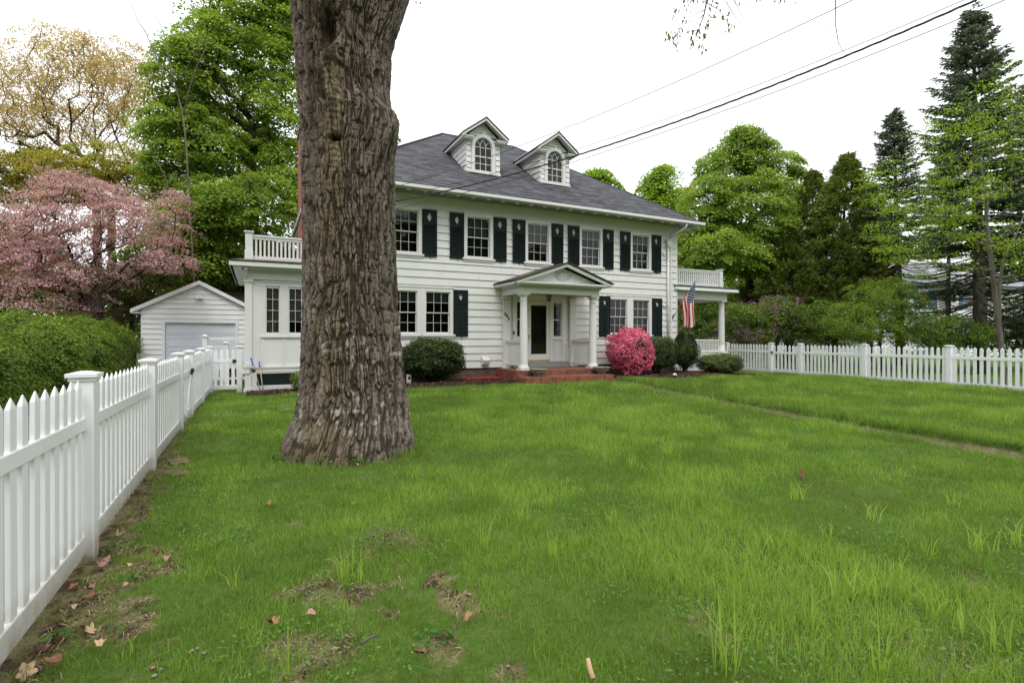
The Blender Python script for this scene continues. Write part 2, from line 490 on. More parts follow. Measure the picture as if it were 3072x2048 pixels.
gx = axis(-400, 400, -12, 15, 0.075); gy = axis(-120, 600, -15.5, 0.6, 0.075)
GX, GY = np.meshgrid(gx, gy)
GZ = gz(GX, GY)
GZ = np.where((GX > -9.0) & (GX < 9.3) & (GY > 0.4) & (GY < 9.5), GZ - 0.05, GZ)
gv = np.stack([GX.ravel(), GY.ravel(), GZ.ravel()], 1)
nx, ny = len(gx), len(gy)
ii = (np.arange(ny - 1)[:, None] * nx + np.arange(nx - 1)[None, :]).ravel()
gq = np.stack([ii, ii + 1, ii + nx + 1, ii + nx], 1)
def ground_mat():
    m, nt, b = nmat('lawn_soil')
    g = coords(nt)
    f1 = noise(nt, g, 34, 6, 0.75); f2 = noise(nt, g, 7, 5, 0.65); f3 = noise(nt, g, 90, 3, 0.7, (1, 1, 1))
    at = nt.nodes.new("ShaderNodeAttribute"); at.attribute_name = 'dirt'
    soil = ramp(nt, f1, [(0.30, (0.028, 0.017, 0.011)), (0.5, (0.075, 0.050, 0.034)), (0.72, (0.17, 0.12, 0.08))])
    thatch = ramp(nt, f3, [(0.35, (0.10, 0.10, 0.035)), (0.65, (0.30, 0.26, 0.13))])
    dirtc = mixc(nt, ramp(nt, f2, [(0.42, (0, 0, 0)), (0.56, (1, 1, 1))]), soil, thatch)
    green = ramp(nt, f1, [(0.3, (0.05, 0.085, 0.016)), (0.6, (0.10, 0.18, 0.028)), (0.8, (0.18, 0.22, 0.05))])
    k = math_(nt, 'MULTIPLY', at.outputs['Fac'], 1.3); k = math_(nt, 'ADD', k, math_(nt, 'MULTIPLY', math_(nt, 'SUBTRACT', f2, 0.5), 1.0))
    mm = nt.nodes.new("ShaderNodeMath"); mm.operation = 'MULTIPLY'; mm.use_clamp = True; nt.links.new(k, mm.inputs[0]); mm.inputs[1].default_value = 1.6
    nt.links.new(mixc(nt, mm.outputs[0], green, dirtc), b.inputs['Base Color'])
    b.inputs['Roughness'].default_value = 0.95; b.inputs['Specular IOR Level'].default_value = 0.1
    bump(nt, b, f1, 0.9, 0.02)
    return m
M['ground'] = ground_mat()
o = np_mesh('ground', gv, gq, M['ground'], attrs={'dirt': ('POINT', dirt(GX, GY).ravel())}, smooth=True)
o['kind'] = 'structure'

def strip_sheet(name, pts_l, pts_r, z, mat, n=60, kind='structure'):
    """a sheet between two polylines"""
    L = np.array(pts_l, float); R = np.array(pts_r, float)
    def rs(P):
        t = np.linspace(0, len(P) - 1, n); i = np.clip(t.astype(int), 0, len(P) - 2); f = (t - i)[:, None]
        return P[i] * (1 - f) + P[i + 1] * f
    L = rs(L); R = rs(R); k = 7
    vs = []; 
    for a in range(n):
        for j in range(k):
            p = L[a] * (1 - j / (k - 1)) + R[a] * j / (k - 1)
            vs.append((p[0], p[1], z + float(gz(p[0], p[1])) if z is not None else 0))
    q = [(a * k + j, (a + 1) * k + j, (a + 1) * k + j + 1, a * k + j + 1) for a in range(n - 1) for j in range(k - 1)]
    q = [f[::-1] for f in q]
    o = np_mesh(name, np.array(vs), np.array(q), mat); o['kind'] = kind
    return o

# brick walk sunk between the two lawns
tang = np.gradient(EDGE, axis=0); tang /= np.linalg.norm(tang, axis=1)[:, None]
nrm = np.stack([tang[:, 1], -tang[:, 0]], 1)
if edge_dist(*(EDGE[2] + nrm[2] * 0.3)) < 0: nrm = -nrm
def dense(P, n=40):
    t = np.linspace(0, len(P) - 1.001, n); i = t.astype(int); f = (t - i)[:, None]
    return P[i] * (1 - f) + P[i + 1] * f
A_ = EDGE + nrm * 0.0; B_ = EDGE + nrm * (PATH_W + 0.02)
strip_sheet('brick_walk', dense(A_), dense(B_), 0.012, M['brick_path'], n=160)

# driveways: one beyond the left fence, one beyond the right fence
strip_sheet('driveway', [(-13.0, -22), (-12.9, 0), (-12.9, 9.9)], [(-10.15, -22), (-10.1, 0), (-10.1, 9.9)], 0.02, M['asphalt'])

# ---------------------------------------------------------------- planting beds with mulch
def mulch_mat():
    m, nt, b = nmat('mulch')
    g = coords(nt); f = noise(nt, g, 45, 5, 0.8); f2 = noise(nt, g, 6, 3)
    c = ramp(nt, f, [(0.3, (0.018, 0.010, 0.008)), (0.5, (0.060, 0.028, 0.022)), (0.7, (0.15, 0.075, 0.055))])
    nt.links.new(c, b.inputs['Base Color']); b.inputs['Roughness'].default_value = 0.95
    bump(nt, b, f, 1.0, 0.03); return m
M['mulch'] = mulch_mat()
def bed(name, x0, x1, yback):
    xs = np.arange(x0, x1 + 0.01, 0.06); k = 24; vs = []
    fr = bed_front(xs)
    T = np.linspace(0, 1, k)
    XX = np.repeat(xs[:, None], k, 1); YY = fr[:, None] * (1 - T) + yback * T
    ZZ = gz(XX, YY) + 0.035 * sstep(0, 0.08, T)[None, :] - 0.02 * (T < 0.01)[None, :] + 0.05 * (fbm(XX * 9, YY * 9, seed=5, o=3) - 0.45)
    v = np.stack([XX.ravel(), YY.ravel(), ZZ.ravel()], 1)
    i = (np.arange(len(xs) - 1)[:, None] * k + np.arange(k - 1)[None, :]).ravel()
    o = np_mesh(name, v, np.stack([i, i + k, i + k + 1, i + 1], 1), M['mulch'], smooth=True); o['kind'] = 'structure'
bed('mulch_bed', -8.9, -1.6, 0.28)
bed('mulch_bed', 1.66, 8.85, 0.28)

def quads_from(cen, nor, size, asp, fold=0.25, along=None):
    n = len(cen)
    nor = nor / (np.linalg.norm(nor, axis=1)[:, None] + 1e-9)
    r = rng.normal(size=(n, 3)) if along is None else along
    a = r - nor * np.sum(r * nor, 1)[:, None]; a /= (np.linalg.norm(a, axis=1)[:, None] + 1e-9)
    b = np.cross(nor, a)
    s = size[:, None]; asp = np.asarray(asp)
    asp = asp[:, None] if asp.ndim else asp
    v = np.stack([cen - a * s, cen + b * s * asp + nor * s * fold - a * s * 0.15, cen + a * s, cen - b * s * asp + nor * s * fold - a * s * 0.15], 1)
    return v.reshape(-1, 3), np.arange(4 * n).reshape(-1, 4)

def leaves(name, cen, nor, size, asp, mat, tint, parent=None, fold=0.25, along=None, loc=(0, 0, 0)):
    v, q = quads_from(cen, nor, size, asp, fold, along)
    return np_mesh(name, v - np.array(loc), q, mat, parent, {'tint': ('FACE', np.clip(tint, 0, 1))})

M['chips'] = leafmat('bark_chips', [(0.02, 0.012, 0.009), (0.07, 0.032, 0.024), (0.14, 0.07, 0.05), (0.30, 0.20, 0.14)], 0.0, 0.9)
nch = 9000
cx_ = np.concatenate([rng.uniform(-8.9, -1.6, nch * 6 // 10), rng.uniform(1.66, 8.8, nch * 4 // 10)])
fy = bed_front(cx_); cyy = fy - 0.10 + rng.random(nch) ** 1.3 * np.minimum(1.5, 0.25 - fy)
cc = np.stack([cx_, cyy, gz(cx_, cyy) + 0.045 + rng.random(nch) * 0.02], 1)
nn = rng.normal(size=(nch, 3)) * 0.5 + np.array([0, 0, 1])
o = leaves('wood_chips', cc, nn, rng.uniform(0.012, 0.038, nch), 0.35, M['chips'], rng.random(nch) ** 1.6)
tag(o, 'dark red-brown mulch chips and crumbs strewn over the planting beds', 'mulch', kind='stuff')

# ---------------------------------------------------------------- grass
M['grass'] = leafmat('grass_blades', [(0.34, 0.26, 0.13), (0.120, 0.200, 0.032), (0.175, 0.290, 0.047), (0.240, 0.370, 0.062), (0.34, 0.47, 0.09)], 0.45, 0.45, 0.3)
FD = math.radians(22)               # direction of the right fence, measured from the view axis
FP = np.array(C2W(13.04, 15.4)); fdx, fdy = (RV * -math.sin(FD) + FV * math.cos(FD))[:2]
def right_of_fence(x, y): return (x - FP[0]) * fdy - (y - FP[1]) * fdx

def in_lawn(x, y):
    ok = (x > -9.70) & (right_of_fence(x, y) < -0.02) & (y < 0.35)
    inbed = ((x > -8.9) & (x < -1.6) & (y > bed_front(x) + 0.03)) | ((x > 1.6) & (x < 8.9) & (y > bed_front(x) + 0.03))
    ok &= ~inbed
    ok &= ~((x > -1.75) & (x < 1.75) & (y > -2.2))
    ok &= ~((x > -9.0) & (y > 0.25) & (x < 9.2))
    d = edge_dist(x, y)
    ok &= ~((d > 0.005) & (d < PATH_W * 0.72 + 0.12 * fbm(x * 3, y * 3, seed=6, o=2)) & (y < -2.2))
    ok &= np.hypot(x - TR0[0], y - TR0[1]) > 0.62
    return ok

def blades(x, y, h, w, tint, lean=0.45, zoff=0.0):
    n = len(x); z = gz(x, y) + zoff
    an = rng.uniform(0, 2 * math.pi, n); ln = rng.random(n) ** 1.0 * lean
    fa = rng.uniform(0, 2 * math.pi, n)
    wx, wy = np.cos(fa) * w * 0.5, np.sin(fa) * w * 0.5
    dx, dy = np.cos(an), np.sin(an)
    b = np.stack([x, y, z - 0.004], 1)
    m = b + np.stack([dx * h * ln * 0.35, dy * h * ln * 0.35, h * 0.55], 1)
    t = b + np.stack([dx * h * ln * 1.15, dy * h * ln * 1.15, h * (1 - 0.35 * ln * ln)], 1)
    s = np.stack([wx, wy, wx * 0], 1)
    v = np.stack([b - s, b + s, m - s * 0.85, m + s * 0.85, t - s * 0.12, t + s * 0.12], 1).reshape(-1, 3)
    k = np.arange(n)[:, None] * 6
    q = np.concatenate([k + np.array([0, 1, 3, 2]), k + np.array([2, 3, 5, 4])], 1).reshape(-1, 4)
    return v, q, np.repeat(tint, 2)

def scatter_view(z0, z1, dens, xr=1.35, extra=0.0):
    """random ground points between depths z0..z1 in front of the house, 'dens' per square metre"""
    area = (z1 ** 2 - z0 ** 2) * xr * 1.25 + (z1 - z0) * 2 * extra
    n = int(area * dens)
    Z = np.sqrt(rng.uniform(z0 ** 2, z1 ** 2, n)); X = rng.uniform(-1, 1, n) * (Z * xr + extra)
    p = CAM[None, :2] + RV[None, :2] * X[:, None] + FV[None, :2] * Z[:, None]
    return p[:, 0], p[:, 1]

VS, QS, TS = [], [], []; nv = 0
def push(v, q, t):
    global nv
    VS.append(v.astype(np.float32)); QS.append(q + nv); TS.append(t); nv += len(v)

for z0, z1, dens, w0, hk in ((1.2, 3.2, 6500, 0.0030, 0.80), (3.2, 5.0, 4200, 0.0040, 0.9), (5.0, 8.0, 2400, 0.0058, 1.0), (8.0, 12.0, 1250, 0.009, 1.0), (12.0, 24.0, 560, 0.014, 1.0)):
    x, y = scatter_view(z0, z1, dens, extra=0.5)
    k = in_lawn(x, y); x, y = x[k], y[k]
    dd = dirt(x, y); cl = fbm(x * 4.0, y * 4.0, seed=31, o=3)
    keep = rng.random(len(x)) < (1 - 0.72 * dd) * (0.45 + 0.9 * sstep(0.34, 0.6, cl))
    x, y, dd, cl = x[keep], y[keep], dd[keep], cl[keep]
    big = fbm(x * 0.55, y * 0.55, seed=41, o=3); med = fbm(x * 1.9, y * 1.9, seed=42, o=3)
    X, Z = camc(x, y)
    h = (0.040 + 0.045 * sstep(0.35, 0.7, big) + 0.050 * sstep(0.42, 0.66, med) * rng.random(len(x)) + 0.035 * sstep(7, 10, Z)) * hk * (1 - 0.55 * dd) * rng.uniform(0.6, 1.35, len(x))
    ed = edge_dist(x, y); h *= 1 + 0.25 * ((ed > 0) & (ed < PATH_W + .35))
    h *= 1 + 0.7 * ((ed < 0.0) & (ed > -0.25)) + 0.25 * (ed < -0.25)
    h *= 1 - 0.45 * sstep(-4.2, -2.6, y)
    h *= 1 - 0.35 * sstep(-0.5, -2.5, X) * sstep(6.5, 4, Z)
    tint = 0.56 + 0.55 * (big - 0.5) + 1.05 * (med - 0.5) + rng.normal(0, 0.16, len(x)) - 0.06 * (ed < 0) 
    tint = np.clip(tint, 0.20, 0.98)
    dry = rng.random(len(x)) < 0.05 + 0.50 * dd
    tint = np.where(dry, rng.uniform(0.0, 0.10, len(x)), tint)
    h = np.where(dry, h * 0.6, h)
    push(*blades(x, y, h, w0 * rng.uniform(0.7, 1.3, len(x)), tint, lean=0.8))

# taller pale tufts, and weeds round the trunk and along the fence
def tuft(x, y, n, r, h, w, t0, lean=0.5):
    a = rng.uniform(0, 2 * math.pi, n); q = r * np.sqrt(rng.random(n))
    push(*blades(x + np.cos(a) * q, y + np.sin(a) * q, h * rng.uniform(0.5, 1.1, n), w * rng.uniform(0.8, 1.2, n), np.clip(rng.normal(t0, 0.06, n), 0.15, 1), lean=lean))
def gp(xs, ys, z=0.0):
    for _ in range(3):
        Z = (1.5 - z) * 1550.0 / (ys - 1010.0); p = W(xs, ys, Z); z = float(gz(p[0], p[1]))
    return p[0], p[1]
spots = [(1060, 1740, .20, 34, .10), (1450, 1650, .24, 10, .03), (1570, 1570, .17, 22, .06), (1660, 1680, .18, 12, .03), (1215, 1490, .16, 8, .03),
         (1835, 1580, .15, 26, .07), (2060, 1540, .15, 18, .05), (2180, 1560, .13, 14, .05), (2390, 1500, .16, 24, .08), (2530, 1800, .20, 26, .07),
         (2620, 1810, .20, 22, .07), (2310, 1660, .15, 24, .09), (2700, 1760, .18, 7, .02), (2780, 1680, .17, 10, .03), (2950, 1660, .17, 26, .08),
         (3050, 1640, .20, 14, .05), (2170, 2020, .26, 22, .06), (2640, 2040, .26, 10, .03), (2800, 1860, .16, 9, .03), (2430, 1890, .22, 10, .03),
         (860, 2040, .30, 5, .02), (700, 1770, .15, 7, .02), (2350, 1350, .14, 16, .05), (2000, 1370, .15, 26, .08), (1900, 1400, .14, 18, .07),
         (2620, 1560, .13, 14, .06), (2860, 1520, .12, 14, .05), (1960, 1660, .14, 20, .06), (2880, 1900, .15, 12, .04), (3000, 1960, .20, 14, .05),
         (1250, 1440, .15, 7, .02), (1500, 1480, .14, 9, .05), (2480, 1620, .14, 12, .05), (2250, 1420, .12, 14, .06), (2700, 1430, .12, 12, .06)]
for sx_, sy_, h, n, r in spots:
    x, y = gp(sx_, sy_); tuft(x, y, n, r, h * 1.3, 0.008, 0.97, 0.6)
for k in range(260):
    x, y = scatter_view(2.3, 15.0, 0.02, extra=0)
    for a, b in zip(x[:1], y[:1]):
        if in_lawn(np.array([a]), np.array([b]))[0] and dirt(a, b) < 0.4:
            Z_ = camc(a, b)[1]; tuft(a, b, rng.integers(4, 16), rng.uniform(.02, .07), rng.uniform(.08, .16), 0.004 + 0.0006 * Z_, rng.uniform(.72, .95), 0.7)
for k in range(150):
    a = rng.uniform(0, 2 * math.pi); r = rng.uniform(0.72, 1.15)
    tuft(TR0[0] + r * math.cos(a), TR0[1] + r * math.sin(a), 12, 0.06, rng.uniform(.06, .15), 0.007, rng.uniform(.35, .7), 0.9)
for k in range(90):
    y = rng.uniform(-13.2, 0.3); x = -9.70 + abs(rng.normal(0, .05))
    if rng.random() < 0.5 or y > -7: tuft(x, y, 9, 0.05, rng.uniform(.04, .10), 0.006, rng.uniform(.35, .6), 0.8)
for k in range(420):            # the long fringe on the far edge of the walk
    t = rng.random(); i = rng.integers(1, len(EDGE) - 2); p = EDGE[i] * (1 - t) + EDGE[i + 1] * t - nrm[i] * rng.uniform(0.0, .12)
    if p[1] < -2.3: tuft(p[0], p[1], 8, 0.05, rng.uniform(.06, .13), 0.008, rng.uniform(.20, .48), 1.1)
# strip of grass beyond the right fence and the rough ground under its trees
x = rng.uniform(4, 24, 90000); y = rng.uniform(-9, 14, 90000); rf = right_of_fence(x, y)
k = (rf > 0.03) & (rf < 6) & ~((rf > 1.0) & (rf < 3.9)) & (rng.random(90000) < 0.8); x, y = x[k], y[k]
push(*blades(x, y, rng.uniform(.05, .11, len(x)), np.full(len(x), .018), np.clip(rng.normal(.68, .14, len(x)), .2, 1), lean=0.9))
o = np_mesh('grass', np.concatenate(VS), np.concatenate(QS), M['grass'], attrs={'tint': ('FACE', np.concatenate(TS))})
tag(o, 'fresh green spring lawn with pale tufts and thin worn patches', 'grass', kind='stuff')
del VS, QS, TS

o = strip_sheet('driveway', [tuple(FP + np.array([fdx, fdy]) * s + np.array([fdy, -fdx]) * 1.0) for s in (-12, 0, 20)],
            [tuple(FP + np.array([fdx, fdy]) * s + np.array([fdy, -fdx]) * 3.9) for s in (-12, 0, 20)], 0.015, M['asphalt'])

# crumbs of soil, dead grass and tiny clover where the turf is thin
x, y = scatter_view(1.5, 6.5, 2400, extra=.4); k = in_lawn(x, y) & (rng.random(len(x)) < dirt(x, y) * .9); x, y = x[k], y[k]; n = len(x)
M['litter'] = leafmat('soil_crumbs', [(.02, .012, .008), (.07, .045, .03), (.16, .11, .07), (.34, .26, .16), (.45, .37, .24)], .05, .95)
dry = rng.random(n) < .55
sz = np.where(dry, rng.uniform(.014, .040, n), rng.uniform(.004, .013, n)); asp_ = np.where(dry, .07, .75)
o = leaves('soil_litter', np.stack([x, y, gz(x, y) + rng.uniform(.002, .022, n)], 1), rng.normal(0, .45, (n, 3)) + np.array([0, 0, 1]), sz, asp_, M['litter'], np.where(dry, rng.uniform(.45, 1, n), rng.uniform(0, .55, n)))
tag(o, 'dead grass, soil crumbs and leaf bits on the bare patches of the lawn', 'litter', kind='stuff')
x, y = scatter_view(1.5, 7.0, 900, extra=.4); k = in_lawn(x, y) & (rng.random(len(x)) < .9 * sstep(.50, .62, fbm(x * 1.3, y * 1.3, seed=77, o=3))); x, y = x[k], y[k]; n = len(x)
M['clover'] = leafmat('clover_leaf', [(.06, .14, .03), (.12, .24, .045), (.20, .34, .07)], .35)
o = leaves('clover', np.stack([x, y, gz(x, y) + rng.uniform(.015, .045, n)], 1), rng.normal(0, .3, (n, 3)) + np.array([0, 0, 1]), rng.uniform(.006, .013, n), .8, M['clover'], rng.random(n))
tag(o, 'small clover leaves mixed through the near lawn', 'clover', kind='stuff')

# broad-leaved weeds (rosettes) in the thin corner of the lawn
M['weed'] = leafmat('weed_leaf', [(0.05, 0.13, 0.02), (0.10, 0.24, 0.03)], 0.35)
wc, wnm, wsz = [], [], []
for sx_, sy_ in ((125, 1940), (180, 1920), (380, 1750), (405, 1740), (340, 1660), (335, 1640), (1205, 1435), (1750, 1595), (1790, 1600), (1755, 1685), (550, 1590), (350, 1900), (90, 1880), (1260, 1910), (1290, 1900), (1300, 1950), (1350, 1940), (1330, 1920)):
    x, y = gp(sx_, sy_)
    for j in range(6):
        a = rng.uniform(0, 6.28); wc.append((x + .035 * math.cos(a), y + .035 * math.sin(a), float(gz(x, y)) + rng.uniform(.025, .05))); wnm.append((math.cos(a) * .4, math.sin(a) * .4, 1)); wsz.append(rng.uniform(.014, .026))
for k in range(60):
    a = rng.uniform(0, 6.28); r = rng.uniform(.78, 1.1); x, y = TR0[0] + r * math.cos(a), TR0[1] + r * math.sin(a)
    for j in range(5):
        wc.append((x + rng.normal(0, .03), y + rng.normal(0, .03), float(gz(x, y)) + rng.uniform(.04, .12))); wnm.append((rng.normal(0, .5), rng.normal(0, .5), 1)); wsz.append(rng.uniform(.015, .035))
o = leaves('weeds', np.array(wc), np.array(wnm), np.array(wsz), 0.6, M['weed'], rng.random(len(wc)))
tag(o, 'low broad-leaved weeds around the big trunk and in the thin lawn corner', 'weeds', kind='stuff')

# ---------------------------------------------------------------- picket fences
def mesh_post(h=1.24, w=0.135, cap=True):
    m = MB(); m.box(-w / 2, w / 2, -w / 2, w / 2, -0.25, h - 0.035); return m
def mesh_cap(h=1.24):
    m = MB(); a = 0.092
    m.box(-0.078, 0.078, -0.078, 0.078, h - 0.055, h - 0.030)
    m.box(-a, a, -a, a, h - 0.030, h)
    m.taper(0, 0, h, h + 0.014, 2 * a - 0.02, 0.06)
    return m
def mesh_picket(z0, z1, w=0.083, t=0.024):
    m = MB(); b = z1 - 0.055
    m.box(-w / 2, w / 2, -t / 2, t / 2, z0, b); m.taper(0, 0, b, z1, w, 0.006, t, 0.006); return m
PKL = mesh_picket(-0.06, 1.195).mesh('picket', M['vinyl'])
PK = mesh_picket(0.02, 1.195).mesh('picket', M['vinyl'])
PKG = mesh_picket(0.09, 1.165).mesh('picket', M['vinyl'])
POST = mesh_post().mesh('post', M['vinyl']); CAP = mesh_cap().mesh('post_cap', M['vinyl'])
def add_bev(o, w=0.004):
    b = o.modifiers.new("bevel", 'BEVEL'); b.width = w; b.segments = 2; b.limit_method = 'ANGLE'; b.angle_limit = math.radians(40); return o

def post(parent, x, y=0.0, s=1.0):
    p = add_bev(inst('post', POST, parent, (x, y, 0), scale=(1, 1, s)), 0.008)
    add_bev(inst('post_cap', CAP, p, (0, 0, 0)), 0.004); return p

def rail(parent, x0, x1, z0, z1, name='rail'):
    m = MB(); m.box(x0, x1, -0.0215, 0.0215, z0, z1); return m.build(name, M['vinyl'], parent, bevel=0.005)

def panel(parent, x0, x1, n, gate=False, drop=(0, 0)):
    """rails and pickets between two posts; every picket is its own object"""
    p = bpy.data.objects.new('gate' if gate else 'picket_panel', None); p.parent = parent; p.location = (x0, 0, 0); link(p)
    L = x1 - x0; e = 0.035 if gate else 0.0675
    rail(p, e, L - e, 0.835 if not gate else 0.80, 0.925 if not gate else 0.89); 
    m = MB(); z0, z1 = (0.03, 0.165) if not gate else (0.07, 0.19); a, b = drop
    m.add([(e, -.0215, z0 - a), (L - e, -.0215, z0 - b), (L - e, .0215, z0 - b), (e, .0215, z0 - a), (e, -.0215, z1 - a), (L - e, -.0215, z1 - b), (L - e, .0215, z1 - b), (e, .0215, z1 - a)],
          [(0, 3, 2, 1), (4, 5, 6, 7), (0, 1, 5, 4), (1, 2, 6, 5), (2, 3, 7, 6), (3, 0, 4, 7)]); m.build('rail', M['vinyl'], p, bevel=.005)
    gap = (L - 2 * 0.0675) / n
    for i in range(n):
        add_bev(inst('picket', PKG if gate else (PKL if a > 0 else PK), p, (0.0675 + gap * (i + 0.5), 0, rng.normal(0, .003)), rot=(0, math.radians(rng.normal(0, .25)), 0)), 0.003)
    return p

def hinge(parent, x, y, z, s=1):
    m = MB(); m.cbox((x, y, z), 0.10, 0.02, 0.045); m.cbox((x - s * 0.045, y, z), 0.03, 0.035, 0.10); m.tube([(x, y - .012, z - .06), (x, y - .012, z + .06)], .012, 8)
    return m.build('hinge', M['black'], parent)
def latch(parent, x, y, z):
    m = MB(); m.cbox((x, y, z), 0.05, 0.03, 0.11); m.tube([(x - .05, y - .02, z + .01), (x + .05, y - .02, z + .01)], .011, 8); m.cbox((x + .05, y - .015, z + .02), 0.03, 0.03, 0.07)
    return m.build('latch', M['black'], parent)

# left fence, running away from the camera along x = -9.79
LFX = -9.79
lf = thing('picket_fence', 'long white picket fence along the left side of the lawn before the hedge', 'fence', (LFX, -13.25, 0), math.radians(90))
ys = [0, 2.5, 5.02, 7.56, 9.08, 11.4, 13.85]          # distances along the fence
for i, s in enumerate(ys): post(lf, s)
for i in range(6):
    L = ys[i + 1] - ys[i]
    g = (i == 3)
    p = panel(lf, ys[i], ys[i + 1], max(3, round((L - .13) / 0.156)), gate=g, drop=((.095, .075), (.075, .035), (.035, 0), (0, 0), (0, 0), (0, 0))[i])
    if g:
        hinge(p, 0.05, -0.045, 0.85, -1); hinge(p, 0.05, -0.045, 0.13, -1); latch(p, L - 0.10, -0.05, 0.86)
        m = MB(); m.tube([(L - .16, -.035, .80), (0.55, -.04, .12)], .013, 6); m.build('brace', M['vinyl'], p)
# right fence
ang = math.atan2(fdy, fdx)
rfence = thing('picket_fence', 'white picket fence with narrow gate on the right side, before the spruces', 'fence', (FP[0], FP[1], 0), ang)
ss = [-5.02, -2.52, 0, 2.50, 4.97, 6.32, 8.72]
for s in ss: post(rfence, s)
for i in range(6):
    L = ss[i + 1] - ss[i]; g = (i == 4)
    p = panel(rfence, ss[i], ss[i + 1], 7 if g else 15, gate=g)
    if g:
        hinge(p, 0.03, 0.045, 0.84, 1); hinge(p, 0.03, 0.045, 0.13, 1); latch(p, L - 0.06, 0.06, 0.86)
# short cross fence with a gate beside the sunroom
cf = thing('gate_fence', 'short white picket gate between the left fence and the sunroom corner', 'gate', (-9.82, 0.6, 0))
post(cf, 0.74)
p = panel(cf, 0.03, 0.72, 4, gate=True)
hinge(p, 0.60, -0.045, 0.84)
# taller white deck rail standing behind the gate
dr = thing('deck_railing', 'taller white railing posts and rails seen behind the small gate near the garage', 'railing', (-9.84, 2.4, 0))
for x in (-0.2, 0.35, 1.0):
    m = MB(); m.box(x - .06, x + .06, -.06, .06, 0, 1.5 if x < 0 else 1.3); m.build('post', M['vinyl'], dr, bevel=.006)
    m = MB(); zt = 1.5 if x < 0 else 1.3; m.box(x - .09, x + .09, -.09, .09, zt, zt + .03); m.taper(x, 0, zt + .03, zt + .06, .16, .04); m.build('post_cap', M['vinyl'], dr)
for z in (1.40, 1.16, 0.70, .2):
    m = MB(); m.box(-.14, 1.2, -.02, .02, z, z + .07); m.build('rail', M['vinyl'], dr, bevel=.004)
for k in range(9):
    m = MB(); m.box(-.02 + k * .13, .03 + k * .13, -.012, .012, .27, 1.16); m.build('baluster', M['vinyl'], dr)
for k, (z, c, lab) in enumerate(((0.0, M['found'], 'brown planter box standing behind the small white gate'),)):
    t = thing('planter_box', lab, 'planter', (-9.35, 3.4, 0)); m = MB(); m.taper(0, 0, 0, .42, .55, .66); m.build('box', c, t, bevel=.01)
    m = MB(); m.box(-.36, .36, -.36, .36, .42, .47); m.build('rim', M['shutter'], t, bevel=.008)

# ---------------------------------------------------------------- the house
house = thing('house', 'two-storey white clapboard house with dark green shutters, hip roof and two dormers', 'house', (0, 0, 0))
HL, HR, HD = -6.50, 6.30, 9.9           # left wall, right wall, depth
EXP = 0.236

def siding(m, x0, x1, z0, z1, y=0.0, holes=(), exp=EXP, flip=None, poly=None, t0=0.003, t1=0.033):
    """lapped boards on a wall facing -y; 'poly' gives the x-extent at a height (for gables)"""
    n = int(math.ceil((z1 - z0) / exp))
    for i in range(n):
        a, b = z0 + i * exp, min(z1, z0 + (i + 1) * exp)
        cuts = sorted([h for h in holes if h[2] < b - 1e-4 and h[3] > a + 1e-4])
        def board(xa, xb, za, zb):
            if xb - xa > 2.6 and not poly:
                xm = xa + (xb - xa) * random.uniform(.25, .75); board(xa, xm - .002, za, zb); board(xm + .002, xb, za, zb); return
            if xb - xa < 0.01 or zb - za < 0.004: return
            ya = y - (t1 - (t1 - t0) * (za - a) / exp); yb = y - (t1 - (t1 - t0) * (zb - a) / exp)
            if poly:
                l0, r0 = poly(za); l1, r1 = poly(zb)
                A, B, Cc, D = max(xa, l0), min(xb, r0), max(xa, l1), min(xb, r1)
                if B - A < 0.02: return
                if D < Cc: Cc = D = (Cc + D) / 2
            else: A, B, Cc, D = xa, xb, xa, xb
            m.add([(A, ya, za), (B, ya, za), (B, y + .02, za), (A, y + .02, za), (Cc, yb, zb), (D, yb, zb), (D, y + .02, zb), (Cc, y + .02, zb)],
                  [(0, 3, 2, 1), (4, 5, 6, 7), (0, 1, 5, 4), (1, 2, 6, 5), (2, 3, 7, 6), (3, 0, 4, 7)])
        x = x0
        for (hx0, hx1, hz0, hz1) in cuts:
            board(x, hx0, a, b)
            if hz0 > a: board(hx0, hx1, a, hz0)
            if hz1 < b: board(hx0, hx1, hz1, b)
            x = max(x, hx1)
        board(x, x1, a, b)

UPW = [(-4.63, .80), (-2.233, .80), (-.03, .80), (2.147, .80), (4.435, .80)]
UZ0, UZ1 = 4.055, 5.345
LOW = [(-4.66, .78), (-3.604, .78), (3.39, .78), (4.453, .78)]
LZ0, LZ1 = 1.60, 2.89
holes = [(c - w / 2 - .03, c + w / 2 + .03, UZ0 - .03, UZ1 + .03) for c, w in UPW] + \
        [(c - w / 2 - .03, c + w / 2 + .03, LZ0 - .03, LZ1 + .03) for c, w in LOW] + [(-1.02, 1.05, 0.3, 2.84)]
m = MB(); siding(m, HL + .06, HR - .06, 0.50, 5.72, 0.0, holes)
m.build('front_wall', M['siding'], house)
